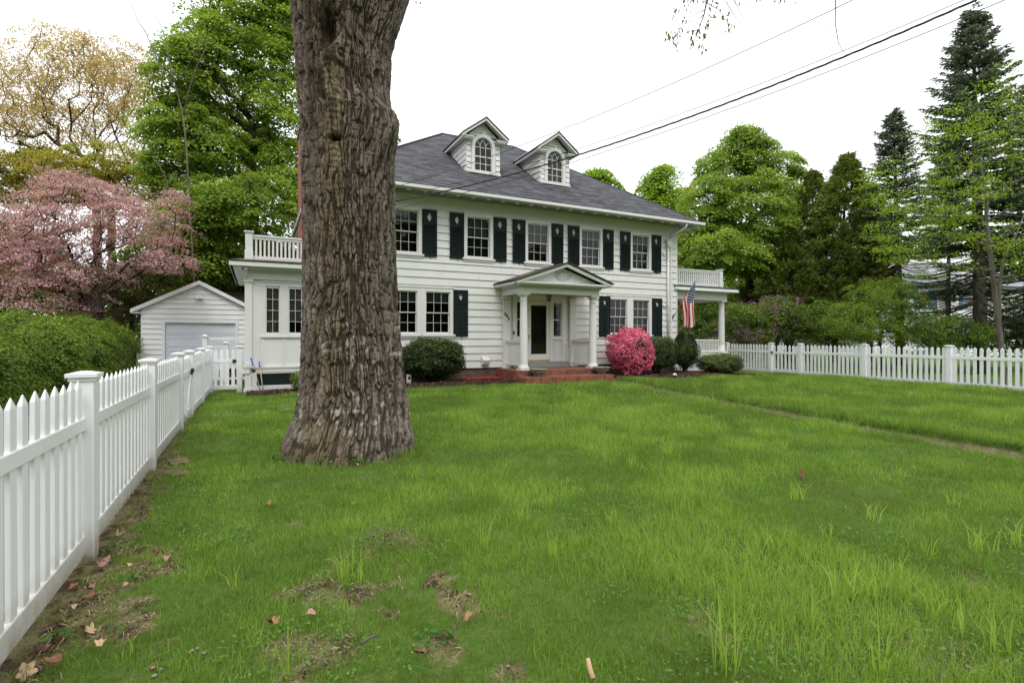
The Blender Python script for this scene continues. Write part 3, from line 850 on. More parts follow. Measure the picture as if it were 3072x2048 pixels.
# side and back walls
m = MB()
m.M = Matrix.Translation((HR, 0, 0)) @ Matrix.Rotation(math.radians(90), 4, 'Z'); siding(m, 0.06, HD - .06, 0.50, 5.72); m.M = None
m.build('right_wall', M['siding'], house)
m = MB()
m.M = Matrix.Translation((HL, HD, 0)) @ Matrix.Rotation(math.radians(-90), 4, 'Z'); siding(m, 0.06, HD - .06, 0.50, 5.72); m.M = None
m.build('left_wall', M['siding'], house)
m = MB()
m.M = Matrix.Translation((HR, HD, 0)) @ Matrix.Rotation(math.radians(180), 4, 'Z'); siding(m, 0.06, HR - HL - .06, 0.50, 5.72); m.M = None
m.build('back_wall', M['siding'], house)
for (x, y) in ((HR, 0), (HL, 0), (HR, HD), (HL, HD)):
    m = MB(); sx_ = 1 if x > 0 else -1; sy_ = -1 if y == 0 else 1
    xa, xb = sorted((x + sx_ * .006, x - sx_ * .06)); ya, yb = sorted((y + sy_ * .006, y - sy_ * .06))
    m.box(xa, xb, ya, yb, 0.5, 5.70); m.build('corner_board', M['siding'], house)
m = MB(); m.box(HL + .08, HR - .08, 0.03, 0.30, -0.3, 0.502); m.box(HL + .08, HR - .08, HD - .3, HD - .03, -0.3, 0.502)
m.box(HL + .03, HL + .30, .31, HD - .31, -.3, .502); m.box(HR - .30, HR - .03, .31, HD - .31, -.3, .502)
m.build('foundation', M['found'], house)
m = MB(); m.box(HL + .03, HR - .03, 0.9, HD - .5, .45, .5); m.box(HL + .03, HR - .03, 0.9, HD - .5, 3.2, 3.3); m.box(HL + .05, HR - .05, .9, .95, .5, 5.7)
m.build('floor', M['room'], house)

# eaves, roof
OV = 0.75; EZ = 5.95; K = 0.69
EL, ER, EF, EB = HL - .72, HR + .62, -OV, HD + OV
RZ = 9.908; RL, RR_, RY = -1.79, 1.50, 4.95
def uvf(pts, o, eu, ev):
    return [((Vector(p) - Vector(o)).dot(Vector(eu)), (Vector(p) - Vector(o)).dot(Vector(ev))) for p in pts]
def roof_face(m, pts):
    p = [Vector(q) for q in pts]; eu = (p[1] - p[0]).normalized(); nrm_ = (p[1] - p[0]).cross(p[-1] - p[0]).normalized(); ev = nrm_.cross(eu)
    m.add(pts, [tuple(range(len(pts)))], [uvf(pts, p[0], eu, ev)])
m = MB()
A0, B0, C0, D0 = (EL, EF, EZ), (ER, EF, EZ), (ER, EB, EZ), (EL, EB, EZ)
P1, P2 = (RL, RY, RZ), (RR_, RY, RZ)
roof_face(m, [A0, B0, P2, P1]); roof_face(m, [B0, C0, P2]); roof_face(m, [C0, D0, P1, P2]); roof_face(m, [D0, A0, P1])
m.build('roof', M['shingle'], house)
m = MB()                                   # hip and ridge caps
for a, b in ((A0, P1), (B0, P2), (P1, P2), (C0, P2), (D0, P1)):
    a, b = Vector(a), Vector(b); n = int((b - a).length / .16); d = (b - a) / n
    side = d.normalized().cross(Vector((0, 0, 1))).normalized(); up = side.cross(d.normalized()).normalized()
    for i in range(n):
        q0 = a + d * i; q1 = a + d * (i + 1.15); lift = up * 0.016; w = .12; dn = Vector((0, 0, -.062))
        m.add([q0 + lift, q1 + up * .006, q1 + side * w + dn, q0 + side * w + dn + lift, q1 - side * w + dn, q0 - side * w + dn + lift],
              [(0, 3, 2, 1), (0, 1, 4, 5)])
m.build('ridge_cap', M['shingle'], house)
def ring(m, x0, x1, y0, y1, w, z0, z1):
    m.box(x0, x1, y0, y0 + w, z0, z1); m.box(x0, x1, y1 - w, y1, z0, z1)
    m.box(x0, x0 + w, y0 + w, y1 - w, z0, z1); m.box(x1 - w, x1, y0 + w, y1 - w, z0, z1)
m = MB(); ring(m, EL - .02, ER + .02, EF - .02, EB + .02, .03, EZ - .035, EZ + .006); m.build('drip_edge', M['black'], house)
m = MB(); ring(m, EL + .035, ER - .035, EF + .035, EB - .035, .10, EZ - .135, EZ - .037); m.box(EL - .055, ER + .055, EF - .075, EF - .022, EZ - .125, EZ - .03)
m.box(ER + .022, ER + .075, EF - .02, EB, EZ - .125, EZ - .03); m.box(EL - .075, EL - .022, EF - .02, EB, EZ - .125, EZ - .03)
m.build('gutter', M['trim'], house, bevel=.01)
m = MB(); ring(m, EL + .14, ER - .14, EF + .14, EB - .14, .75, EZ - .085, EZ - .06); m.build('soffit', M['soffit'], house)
m = MB(); ring(m, HL - .03, HR + .03, -.035, HD + .035, .03, 5.60, 5.86); m.build('frieze', M['trim'], house)
m = MB(); m.box(-.045, .045, -.68, -.56, -.055, .03); me = m.mesh('rafter_tail', M['trim'])
for i in range(26): inst('rafter_tail', me, house, (-6.722 + i * .507, -.01, EZ - .125))
for i in range(18): inst('rafter_tail', me, house, (HR + .01, .10 + i * .53, EZ - .125), rot=(0, 0, math.radians(90)))
for i in range(18): inst('rafter_tail', me, house, (HL - .01, .10 + i * .53, EZ - .125), rot=(0, 0, math.radians(-90)))
ch = MB(); ch.box(HL - .73, HL - .01, 4.0, 5.9, -.1, 9.0); o = ch.build('chimney', M['brick'], house)
c2 = MB(); c2.box(HL - .78, HL + .04, 3.95, 5.95, 9.0, 9.14); c2.build('chimney_cap', M['concrete'], o)

# ---- windows
def muntins(m, x0, x1, z0, z1, nc, nr, y, w=.010, d=.022):
    for i in range(1, nc): x = x0 + (x1 - x0) * i / nc; m.box(x - w / 2, x + w / 2, y - d / 2, y + d / 2, z0, z1)
    for j in range(1, nr):
        z = z0 + (z1 - z0) * j / nr
        xs_ = [x0] + [x0 + (x1 - x0) * i / nc for i in range(1, nc)] + [x1]
        for i in range(nc): m.box(xs_[i] + (w / 2 if i else 0), xs_[i + 1] - (w / 2 if i < nc - 1 else 0), y - d / 2, y + d / 2, z - w / 2, z + w / 2)
def frame(m, x0, x1, z0, z1, w, y0, y1, wb=None):
    wb = w if wb is None else wb
    m.box(x0, x0 + w, y0, y1, z0, z1); m.box(x1 - w, x1, y0, y1, z0, z1)
    m.box(x0 + w, x1 - w, y0, y1, z0, z0 + wb); m.box(x0 + w, x1 - w, y0, y1, z1 - w, z1)

_wcache = {}
def window(cx, w, z0, z1, parent=house, y=0.0, blind=.25, casing=True, kind='hung', curtain=False, sill=True, name='window'):
    h = z1 - z0; key = (w, round(h, 3), casing, kind, sill)
    if key not in _wcache:
        a = MB(); x = w / 2
        if casing:
            frame(a, -x - .115, x + .115, -.03, h + .12, .115, -.045, .0, .03)
            a.box(-x - .13, x + .13, -.062, 0, h + .12, h + .15)
        if sill: a.box(-x - .17, x + .17, -.085, 0.0, -.085, -.031); a.box(-x - .13, x + .13, -.05, 0.0, -.15, -.087)
        frame(a, -x - .03, x + .03, -.03, h + .03, .03, .0005, .12)
        b = MB(); g = MB()
        if kind == 'hung':
            frame(b, -x, x, h / 2 - .012, h, .030, .010, .040, .024); muntins(b, -x + .03, x - .03, h / 2 + .012, h - .03, 3, 2, .025)
            frame(b, -x, x, 0, h / 2 + .012, .030, .045, .078, .045); muntins(b, -x + .03, x - .03, .045, h / 2 - .018, 3, 2, .060)
            g.add([(-x + .02, .027, h / 2), (x - .02, .027, h / 2), (x - .02, .027, h - .02), (-x + .02, .027, h - .02)], [(0, 1, 2, 3)])
            g.add([(-x + .02, .062, .02), (x - .02, .062, .02), (x - .02, .062, h / 2), (-x + .02, .062, h / 2)], [(0, 1, 2, 3)])
        else:
            frame(b, -x, x, 0, h, .035, .005, .045); muntins(b, -x + .035, x - .035, .035, h - .035, 2, 4, .022)
            g.add([(-x + .02, .026, .02), (x - .02, .026, .02), (x - .02, .026, h - .02), (-x + .02, .026, h - .02)], [(0, 1, 2, 3)])
        r = MB(); D_ = .55
        x2 = x + .027; zz0, zz1 = -.027, h + .027
        r.add([(-x2, .121, zz0), (x2, .121, zz0), (x2, .121, zz1), (-x2, .121, zz1), (-x2, D_, zz0), (x2, D_, zz0), (x2, D_, zz1), (-x2, D_, zz1)],
              [(4, 5, 6, 7), (0, 1, 5, 4), (1, 2, 6, 5), (2, 3, 7, 6), (3, 0, 4, 7)])
        _wcache[key] = (a.mesh('window', M['trim']), b.mesh('sash', M['trim']), g.mesh('pane', M['glass']), r.mesh('recess', M['room']))
    A, B, G, R = _wcache[key]
    o = inst(name, A, parent, (cx, y, z0))
    inst('sash', B, o); inst('pane', G, o); inst('recess', R, o)
    if blind:
        m = MB(); zb = h * (1 - blind); n = max(2, int((h - zb) / .05))
        for i in range(n):
            za = zb + (h - zb) * i / n; zb2 = zb + (h - zb) * (i + 1) / n
            m.add([(-w / 2 + .01, .10, za), (w / 2 - .01, .10, za), (w / 2 - .01, .115, zb2), (-w / 2 + .01, .115, zb2)], [(0, 1, 2, 3)])
        m.build('blind', M['blind'] if kind == 'hung' else M['pale_blind'], o)
    if curtain:
        m = MB(); n = 26; vs = []; 
        for i in range(n + 1):
            x = -w / 2 + w * i / n; yy = .17 + .02 * math.sin(i * 1.9); vs += [(x, yy, .0), (x, yy, h / 2)]
        m.add(vs, [(2 * i, 2 * i + 2, 2 * i + 3, 2 * i + 1) for i in range(n)], smooth=True); m.build('curtain', M['curtain'], o)
    return o
for i, (c, w) in enumerate(UPW): window(c, w, UZ0, UZ1, blind=(.30, .50, .46, .26, .25)[i], curtain=(i in (1, 4)))
for i, (c, w) in enumerate(LOW): window(c, w, LZ0, LZ1, blind=(.24, .24, .48, .50)[i], casing=True, curtain=i > 1)

# ---- shutters
def shutter_mesh(w, h, kite=False):
    m = MB(); t = .03; s = .045
    zp = h * .70                       # louvres below, solid panel above
    for xa in (-w / 2, w / 2 - s): m.box(xa, xa + s, -t, 0, 0, h)
    m.box(-w / 2 + s, w / 2 - s, -t, 0, 0, .07); m.box(-w / 2 + s, w / 2 - s, -t, 0, zp - .03, zp + .03); m.box(-w / 2 + s, w / 2 - s, -t, 0, h - .05, h)
    m.box(-w / 2 + s, w / 2 - s, -.003, -.001, .07, zp - .03)
    m.box(-.006, .006, -t - .006, -t + .002, .10, zp - .06)
    n = int((zp - .10) / .042)
    for i in range(n):
        z = .078 + i * .042
        m.add([(-w / 2 + s, -t + .003, z), (w / 2 - s, -t + .003, z), (w / 2 - s, -.006, z + .034), (-w / 2 + s, -.006, z + .034),
               (-w / 2 + s, -t + .008, z - .005), (w / 2 - s, -t + .008, z - .005), (w / 2 - s, -.003, z + .028), (-w / 2 + s, -.003, z + .028)],
              [(0, 1, 2, 3), (7, 6, 5, 4), (0, 4, 5, 1), (3, 2, 6, 7)])
    x0, x1, z0, z1 = -w / 2 + s, w / 2 - s, zp + .03, h - .05
    zc = (z0 + z1) / 2 + (.03 if kite else 0.0); dw, dh = .078, .135
    pts = [(0, zc + dh * (.55 if kite else 1)), (dw, zc + (.02 if kite else 0)), (0, zc - dh * 1.05), (-dw, zc + (.02 if kite else 0))]
    O = [(x0, z1), (x1, z1), (x1, z0), (x0, z0)]
    T, R, B, L = pts; TL, TR, BR, BL = O
    for y in (-t + .006, -t + .014):
        tr = [(TL, T, TR), (TR, T, R), (TR, R, BR), (BR, R, B), (BR, B, BL), (BL, B, L), (BL, L, TL), (TL, L, T)]
        for f in tr: m.add([(p[0], y, p[1]) for p in f], [(0, 1, 2) if y < -t + .01 else (2, 1, 0)])
    for a, b in ((T, R), (R, B), (B, L), (L, T)): m.add([(a[0], -t + .006, a[1]), (b[0], -t + .006, b[1]), (b[0], -t + .014, b[1]), (a[0], -t + .014, a[1])], [(0, 1, 2, 3)])
    return m.mesh('shutter', M['shutter'])
SU = shutter_mesh(.475, 1.44); SL = shutter_mesh(.49, 1.47, True)
m = MB(); m.tube([(0, 0, 0), (0, -.01, -.03), (.012, -.012, -.055), (.03, -.012, -.05), (.032, -.012, -.03)], .006, 6); m.cbox((0, .008, .0), .04, .012, .03)
HOOK = m.mesh('shutter_hook', M['black'])
m = MB(); m.tube([(0, 0, 0), (0, -.012, .03)], .006, 6); PIN = m.mesh('shutter_pin', M['black'])
def shutter(cx, z, me):
    o = inst('shutter', me, house, (cx, -.034, z), rot=(math.radians(rng.normal(.3, .15)), 0, 0))
    inst('shutter_hook', HOOK, o, (.02, -.01, -.012))
for i, (c, w) in enumerate(UPW):
    for s in (-1, 1):
        shutter(c + s * (w / 2 + .105 + .245), 3.975, SU)
for c in (-2.86, 2.737, 5.223, -5.40): shutter(c, 1.515, SL)
# mullion boards that join the paired ground-floor windows
for c in (-4.132, 3.9215):
    m = MB(); m.box(c - .04, c + .04, -.05, 0, LZ0 - .03, LZ1 + .12); m.build('mullion', M['trim'], house)

# ---- front entrance
m = MB()
frame(m, -1.02, 1.05, .60, 2.86, .13, -.06, .05, .001)
m.box(-1.08, 1.11, -.09, .0, 2.86, 2.93)
for x in (-.50, .475): m.box(x - .055, x + .055, -.05, .05, .60, 2.73)
m.box(-.89, .92, -.045, .05, 2.71, 2.73)
for xa, xb in ((-.89, -.555), (.53, .92)):
    m.box(xa, xb, -.02, .03, .60, 1.42); m.box(xa, xb, -.06, .03, 1.40, 1.47)
    frame(m, xa + .04, xb - .04, .66, 1.36, .03, -.035, -.02)
    frame(m, xa, xb, 1.47, 2.71, .05, -.03, .03); m.box(xa + .05, xb - .05, -.025, .03, 2.07, 2.10)
m.build('door_surround', M['trim'], house, bevel=.004)
for xa, xb in ((-.84, -.605), (.58, .87)):
    m = MB(); m.add([(xa, .0, 1.52), (xb, .0, 1.52), (xb, .0, 2.66), (xa, .0, 2.66)], [(0, 1, 2, 3)]); o = m.build('sidelight', M['glass'], house)
    m = MB(); m.box(xa - .03, xb + .03, .12, .5, 1.46, 2.70); m.build('recess', M['room'], o)
m = MB()
frame(m, -.445, .42, .66, 2.70, .13, -.035, .01, .25); 
o = m.build('front_door', M['trim'], house, bevel=.005)
m = MB(); m.add([(-.32, -.012, .90), (.30, -.012, .90), (.30, -.012, 2.58), (-.32, -.012, 2.58)], [(0, 1, 2, 3)]); m.build('door_glass', M['glass'], o)
m = MB(); m.box(-.44, .415, .09, .13, .66, 2.69); m.build('inner_door', M['room'], o)
m = MB(); m.cbox((-.405, -.045, 1.50), .035, .02, .14); m.tube([(-.405, -.05, 1.52), (-.405, -.09, 1.52), (-.34, -.09, 1.52)], .010, 8); m.cbox((-.405, -.045, 1.86), .03, .02, .05); m.build('door_handle', M['brass'], o)
m = MB(); m.box(-.445, .42, -.05, -.036, .66, .72); m.build('kick_plate', M['brass'], o)
m = MB(); m.box(-1.10, 1.13, -.28, .02, .47, .60); m.box(-1.06, 1.09, -.20, .02, .60, .655); m.build('door_sill', M['grey_paint'], house, bevel=.008)
m = MB(); m.lathe([(.028, 0), (.032, .004), (.032, .01)], n=12); m.M = None
o = m.build('doorbell', M['black'], house, loc=(-.985, -.06, 1.63), rot=(math.radians(90), 0, 0)); o.scale = (1, 2.1, 1)

# ---- porch
PX0, PX1, PY = -1.255, 1.335, -1.285
def column_mesh(h, r=.115, mat=None):
    m = MB(); m.box(-.17, .17, -.17, .17, 0, .055)
    pr = [(.165, .055), (.17, .075), (.165, .10), (.145, .115), (.14, .13), (r + .012, .14), (r, .17)]
    for i in range(9): t = i / 8; pr.append((r - (r * .17) * t ** 1.6, .17 + (h - .42) * t))
    rt = r * .83
    pr += [(rt, h - .24), (rt + .014, h - .235), (rt + .014, h - .215), (rt, h - .21), (rt, h - .12), (rt + .02, h - .10), (rt + .035, h - .075), (rt + .035, h - .06)]
    m.lathe(pr, n=28); m.box(-rt - .05, rt + .05, -rt - .05, rt + .05, h - .06, h)
    return m.mesh('column', M['trim'])
CM = column_mesh(2.38, .128)
for x in (PX0, PX1): add_bev(inst('column', CM, house, (x, PY, .47)), .004)
for x in (PX0, PX1):
    m = MB(); m.box(x - .13, x + .13, -.11, -.0265, .64, 2.74); m.box(x - .16, x + .16, -.15, -.0265, .47, .53); m.box(x - .145, x + .145, -.13, -.0265, .53, .64)
    m.box(x - .145, x + .145, -.125, -.0265, 2.62, 2.66); m.box(x - .16, x + .16, -.14, -.0265, 2.74, 2.85)
    m.build('pilaster', M['trim'], house, bevel=.005)
m = MB()
ox0, ox1 = PX0 - .15, PX1 + .15; oy = PY - .15
for (xa, xb, ya, yb) in ((ox0, ox1, oy, oy + .26), (ox0, ox0 + .26, oy + .26, -.03), (ox1 - .26, ox1, oy + .26, -.03)):
    m.box(xa, xb, ya, yb, 2.85, 3.04)
m.box(ox0 - .025, ox1 + .025, oy - .025, -.03, 3.04, 3.065); m.box(ox0 - .07, ox1 + .07, oy - .07, -.03, 3.065, 3.13)
m.box(ox0 + .26, ox1 - .26, oy + .26, -.03, 2.96, 2.985)
m.build('entablature', M['trim'], house, bevel=.004)
m = MB(); n = 46
for i in range(n): x = ox0 - .05 + (ox1 - ox0 + .10) * (i + .5) / n; m.box(x - .015, x + .015, oy - .062, oy - .0255, 3.015, 3.0645)
for s, xx in ((-1, ox0 - .0255), (1, ox1 + .0255)):
    for i in range(20):
        y = oy + .02 + i * .065; xa, xb = sorted((xx, xx + s * .036)); m.box(xa, xb, y - .015, y + .015, 3.015, 3.0645)
m.build('dentils', M['trim'], house)
# pediment
cxp = .04; gy0 = -1.80; HS = 1.72; ZE, ZA = 3.215, 3.80
m = MB(); m.box(cxp - HS + .03, cxp + HS - .03, gy0 + .03, -.03, 3.13, 3.175); m.box(cxp - HS + .06, cxp + HS - .06, gy0 + .06, -.03, 3.10, 3.13)
kk = (ZA - ZE) / HS
m.prism([(cxp - HS + .25, 3.175), (cxp + HS - .25, 3.175), (cxp, ZA - .13)], gy0 + .30, gy0 + .34)
m.build('pediment', M['trim'], house)
m = MB()
for s in (-1, 1):
    a = (cxp + s * HS, ZE - .012); b = (cxp, ZA - .012)
    for (y0, y1, d0, d1) in ((gy0 + .012, gy0 + .10, 0, .10), (gy0 + .10, gy0 + .14, 0, .065), (gy0 + .14, gy0 + .30, 0, .04)):
        pts = [(a[0], a[1] - d1), (b[0], b[1] - d1), (b[0], b[1] - d0), (a[0], a[1] - d0)]
        if s > 0: pts = pts[::-1]
        m.prism(pts, y0, y1)
    xa, xb = sorted((a[0], a[0] - s * .05)); m.box(xa, xb, gy0 + .302, -.03, ZE - .11, ZE - .03)
m.build('raking_cornice', M['trim'], house, bevel=.005)
m = MB(); n = 24; vs = [(0, -.028, 0)]; 
for i in range(n * 2):
    a = math.pi * i / n; r = 1.0 if i % 2 else .86; vs.append((.27 * r * math.cos(a), -.012 if i % 2 else -.002, .145 * r * math.sin(a)))
m.add(vs, [(0, 1 + (i + 1) % (2 * n), 1 + i) for i in range(2 * n)])
m.add([(x * 1.0, 0.004, z) for x, y, z in vs[1:]], [tuple(range(2 * n))])
m.tube([(.30 * math.cos(t * math.pi / 16), -.008, .17 * math.sin(t * math.pi / 16)) for t in range(33)], .012, 6)
for i in range(12): a = 2 * math.pi * i / 12; m.tube([(.03 * math.cos(a), -.03, .018 * math.sin(a)), (.25 * math.cos(a), -.022, .135 * math.sin(a))], [.012, .02], 6)
m.build('medallion', M['trim'], house, loc=(cxp, gy0 + .295, 3.43))
m = MB()
for s in (-1, 1):
    pts = [(cxp, gy0 - .02, ZA), (cxp + s * (HS + .03), gy0 - .02, ZE - .01), (cxp + s * (HS + .03), -.02, ZE - .01), (cxp, -.02, ZA)]
    if s < 0: pts = [pts[1], pts[0], pts[3], pts[2]]; pts = [pts[1], pts[2], pts[3], pts[0]] if False else pts
    up = [(p[0], p[1], p[2] + .03) for p in pts]
    p = [Vector(q) for q in up]
    fl = [(0, 1, 2, 3)] if s > 0 else [(0, 1, 2, 3)]
    uv = [[(q[1], abs(q[0] - cxp)) for q in up]]
    m.add(up, fl, uv)
    m.add(pts, [(3, 2, 1, 0)], [[(0, 0)] * 4])
    m.add([pts[0], pts[1], up[1], up[0]], [(0, 1, 2, 3)], [[(0, 0)] * 4]); 
    m.add([pts[1], pts[2], up[2], up[1]], [(0, 1, 2, 3)], [[(0, 0)] * 4])
    m.add([pts[3], pts[0], up[0], up[3]], [(0, 1, 2, 3)], [[(0, 0)] * 4])
m.build('porch_roof', M['shingle_brown'], house)
m = MB()
for s in (-1, 1):
    pts = [(cxp + s * (HS + .035), ZE - .022), (cxp, ZA - .010), (cxp, ZA + .034), (cxp + s * (HS + .035), ZE + .022)]
    if s > 0: pts = pts[::-1]
    m.prism(pts, gy0 - .034, gy0 - .021)
m.build('drip_edge', M['black'], house)
# slatted side rails of the porch and the two steps
for x in (PX0, PX1):
    m = MB(); m.box(x - .05, x + .05, PY + .13, -.13, 1.34, 1.40); m.box(x - .03, x + .03, PY + .13, -.13, 1.29, 1.34); m.box(x - .035, x + .035, PY + .13, -.13, .58, .64)
    n = 15
    for i in range(n): y = PY + .16 + (abs(PY) - .32) * (i + .5) / n; m.box(x - .012, x + .012, y - .018, y + .018, .64, 1.29)
    m.build('railing', M['trim'], house)
def brick_block(x0, x1, y0, y1, z0, z1, nm):
    m = MB(); m.box(x0, x1, y0, y1, z0, z1); return m.build(nm, M['brick_step'], house, bevel=.006)
o = brick_block(-1.60, 1.68, -1.52, .02, -.05, .462, 'brick_landing')
m = MB(); m.box(-1.575, 1.655, -1.495, 0.0, .462, .47); m.build('landing_top', M['brick_top'], o)
o = brick_block(-1.62, 1.56, -2.14, -1.523, -.05, .292, 'brick_step')
m = MB(); m.box(-1.595, 1.535, -2.115, -1.53, .292, .30); m.build('step_top', M['brick_top'], o)

# house number
def digit(ch, x, z):
    cu = bpy.data.curves.new('house_number', 'FONT'); cu.body = ch; cu.size = .13; cu.extrude = .006; cu.offset = .004
    t = bpy.data.objects.new('tmp', cu); link(t); bpy.context.view_layer.update()
    me = bpy.data.meshes.new_from_object(t.evaluated_get(bpy.context.evaluated_depsgraph_get())); bpy.data.objects.remove(t)
    me.materials.clear(); me.materials.append(M['black'])
    inst('house_number', me, house, (x, -.118, z), rot=(math.radians(90), 0, 0))
digit('5', -1.36, 2.21); digit('0', -1.295, 2.15); digit('2', -1.23, 2.06)

# ---- dormers
def dormer(cx):
    w2, zb, ze, za, yf = .615, 7.02, 8.24, 8.84, .85
    ov = .28; hs = .84; gy = yf - .30
    d = bpy.data.objects.new('dormer', None); d.parent = house; d.location = (cx, yf, zb); link(d)
    def loc(m): m.M = Matrix.Translation((-cx, -yf, -zb))
    yr = lambda z: (z - EZ) / K - OV
    gw = .325; wz0, wz1 = 7.16, 8.30; spring = wz1 - gw
    # front wall, with an arched hole filled by the window
    m = MB(); loc(m)
    N = 14; arc = [(cx + (gw + .04) * math.cos(math.pi * i / N), spring + (gw + .04) * math.sin(math.pi * i / N)) for i in range(N + 1)]
    def strip(s):
        a = arc if s > 0 else arc[::-1]
        half = [p for p in a if (p[0] - cx) * s >= -1e-6]
        if s < 0: half = half
        edge = cx + s * w2
        pts = [(cx + s * (gw + .04), wz0), *half]
        for p, q in zip(pts[:-1], pts[1:]):
            f = [(p[0], yf, p[1]), (edge, yf, p[1]), (edge, yf, q[1]), (q[0], yf, q[1])]
            if s < 0: f = f[::-1]
            m.add(f, [(0, 1, 2, 3)])
    strip(1); strip(-1)
    top = spring + gw + .04
    m.add([(cx - w2, yf, top), (cx + w2, yf, top), (cx + w2, yf, ze + .05), (cx, yf, za - .03), (cx - w2, yf, ze + .05)], [(0, 1, 2, 3, 4)])
    m.add([(cx - w2, yf, zb), (cx + w2, yf, zb), (cx + w2, yf, wz0), (cx - w2, yf, wz0)], [(0, 1, 2, 3)])
    siding(m, cx - w2, cx - gw - .14, zb + .02, ze, yf, exp=.19); siding(m, cx + gw + .14, cx + w2, zb + .02, ze, yf, exp=.19)
    for s in (-1, 1):          # cheeks clad in lapped boards that die into the roof
        x = cx + s * w2
        zz_ = zb - .1; i = 0
        while zz_ < ze + .25:
            z2 = min(zz_ + .19, ze + .25)
            if z2 > zb:
                za_, zb_ = max(zz_, zb - .02), z2
                o0, o1 = .028, .006
                v = [(x + s * o0, yf - .0, za_), (x + s * o0, yr(za_) + .15, za_), (x + s * o1, yr(zb_) + .15, zb_), (x + s * o1, yf - .0, zb_),
                     (x - s * .02, yf, za_), (x - s * .02, yr(za_) + .15, za_), (x - s * .02, yr(zb_) + .15, zb_), (x - s * .02, yf, zb_)]
                f = [(0, 1, 2, 3), (0, 4, 5, 1), (3, 2, 6, 7), (0, 3, 7, 4)]
                if s > 0: f = [q[::1] for q in f]
                else: f = [q[::-1] for q in f]
                m.add(v, f)
            zz_ = z2 if z2 < ze + .25 else 99
    m.build('dormer_wall', M['siding'], d)
    # roof planes
    m = MB(); ks = (za - ze + .06) / hs
    for s in (-1, 1):
        e = (cx + s * hs, ze + .03); r = (cx, za + .06)
        pts = [(r[0], gy, r[1]), (e[0], gy, e[1]), (e[0], yr(e[1]) + .1, e[1]), (r[0], yr(r[1]) + .1, r[1])]
        up = [(p[0], p[1], p[2] + .03) for p in pts]
        if s < 0: m.add(up[::-1], [(0, 1, 2, 3)], [[(q[1], abs(q[0] - cx)) for q in up[::-1]]])
        else: m.add(up, [(0, 1, 2, 3)], [[(q[1], abs(q[0] - cx)) for q in up]])
    m.M = Matrix.Translation((-cx, -yf, -zb)); m2 = MB(); loc(m2)
    mm = m.build('dormer_roof', M['shingle'], d)
    # (vertices were added before the frame was set, so shift the object)
    mm.location = (-cx, -yf, -zb)
    m = MB(); loc(m)
    for s in (-1, 1):
        a = (cx + s * hs, ze + .028); b = (cx, za + .058)
        def pr(y0, y1, d0, d1, sh=0.0):
            pts = [(a[0] - s * sh, a[1] - d1), (b[0], b[1] - d1), (b[0], b[1] - d0), (a[0] - s * sh, a[1] - d0)]
            m.prism(pts if s < 0 else pts[::-1], y0, y1)
        pr(gy + .012, gy + .05, 0, .095); pr(gy + .05, gy + .09, 0, .065); pr(gy + .09, yf, 0, .03)
        # cornice return and the eave board running back
        xa, xb = sorted((cx + s * (hs - .03), cx + s * (w2 - .20))); m.box(xa, xb, gy + .05, yf + .0, ze - .055, ze - .02)
        xa, xb = sorted((cx + s * (hs - .06), cx + s * (w2 - .17))); m.box(xa, xb, gy + .08, yf, ze - .10, ze - .055)
        xa, xb = sorted((cx + s * (hs - .02), cx + s * (hs - .07))); m.box(xa, xb, gy + .051, yr(ze - .05) + .1, ze - .075, ze + .012)
        xa, xb = sorted((cx + s * (hs - .07), cx + s * (w2))); m.box(xa, xb, yf, yr(ze) + .1, ze - .05, ze - .025)
    m.box(cx - .34, cx + .34, yf - .03, yf, 8.47, 8.49); m.box(cx - .035, cx + .035, yf - .055, yf - .0, 8.33, 8.47)
    m.build('dormer_cornice', M['trim'], d)
    m = MB(); loc(m)
    for s in (-1, 1):
        pts = [(cx + s * (hs + .01), ze + .02), (cx, za + .052), (cx, za + .096), (cx + s * (hs + .01), ze + .064)]
        m.prism(pts if s < 0 else pts[::-1], gy - .012, gy + .010)
        xa, xb = sorted((cx + s * hs, cx + s * (hs + .014))); m.box(xa, xb, gy, yr(ze) + .1, ze + .02, ze + .06)
    m.build('dormer_drip_edge', M['black'], d)
    # arched window
    m = MB(); loc(m); y0, y1 = yf - .05, yf + .01
    N = 20
    def ringseg(r0, r1, ya, yb, a0=0, a1=math.pi, n=N, cx_=cx, cz=spring):
        for i in range(n):
            t0, t1 = a0 + (a1 - a0) * i / n, a0 + (a1 - a0) * (i + 1) / n
            P = [(cx_ + r * math.cos(t), cz + r * math.sin(t)) for r, t in ((r0, t0), (r1, t0), (r1, t1), (r0, t1))]
            m.prism(P, ya, yb)
    ringseg(gw + .001, gw + .11, y0, y1)
    for s in (-1, 1):
        xa, xb = sorted((cx + s * gw, cx + s * (gw + .11))); m.box(xa, xb, y0, y1, wz0 - .03, spring)
        xa, xb = sorted((cx + s * gw, cx + s * (gw - .025))); m.box(xa, xb, yf - .0, yf + .06, wz0, spring)
    ringseg(gw - .025, gw - .001, yf, yf + .06)
    m.box(cx - w2 - .02, cx + w2 + .02, yf - .07, yf + .0, wz0 - .10, wz0 - .03)
    m.build('dormer_casing', M['trim'], d)
    m = MB(); loc(m); ym, yn = yf + .012, yf + .035; gi = gw - .025
    zm = (wz0 + spring) / 2 + .09
    m.box(cx - gi, cx + gi, ym - .004, yn + .012, zm - .018, zm + .018); m.box(cx - gi, cx + gi, ym, yn, spring - .010, spring + .008)
    m.box(cx - gi, cx + gi, ym, yn, wz0, wz0 + .03)
    muntins(m, cx - gi, cx + gi, wz0 + .03, zm - .018, 3, 2, yf + .024, .016, .022)
    for i in (-1, 1): m.box(cx + i * gi / 3 - .008, cx + i * gi / 3 + .008, ym + .002, yn - .002, zm + .018, spring - .010)
    c13 = 2 * gi / 3                          # gothic tracery: crossing arcs
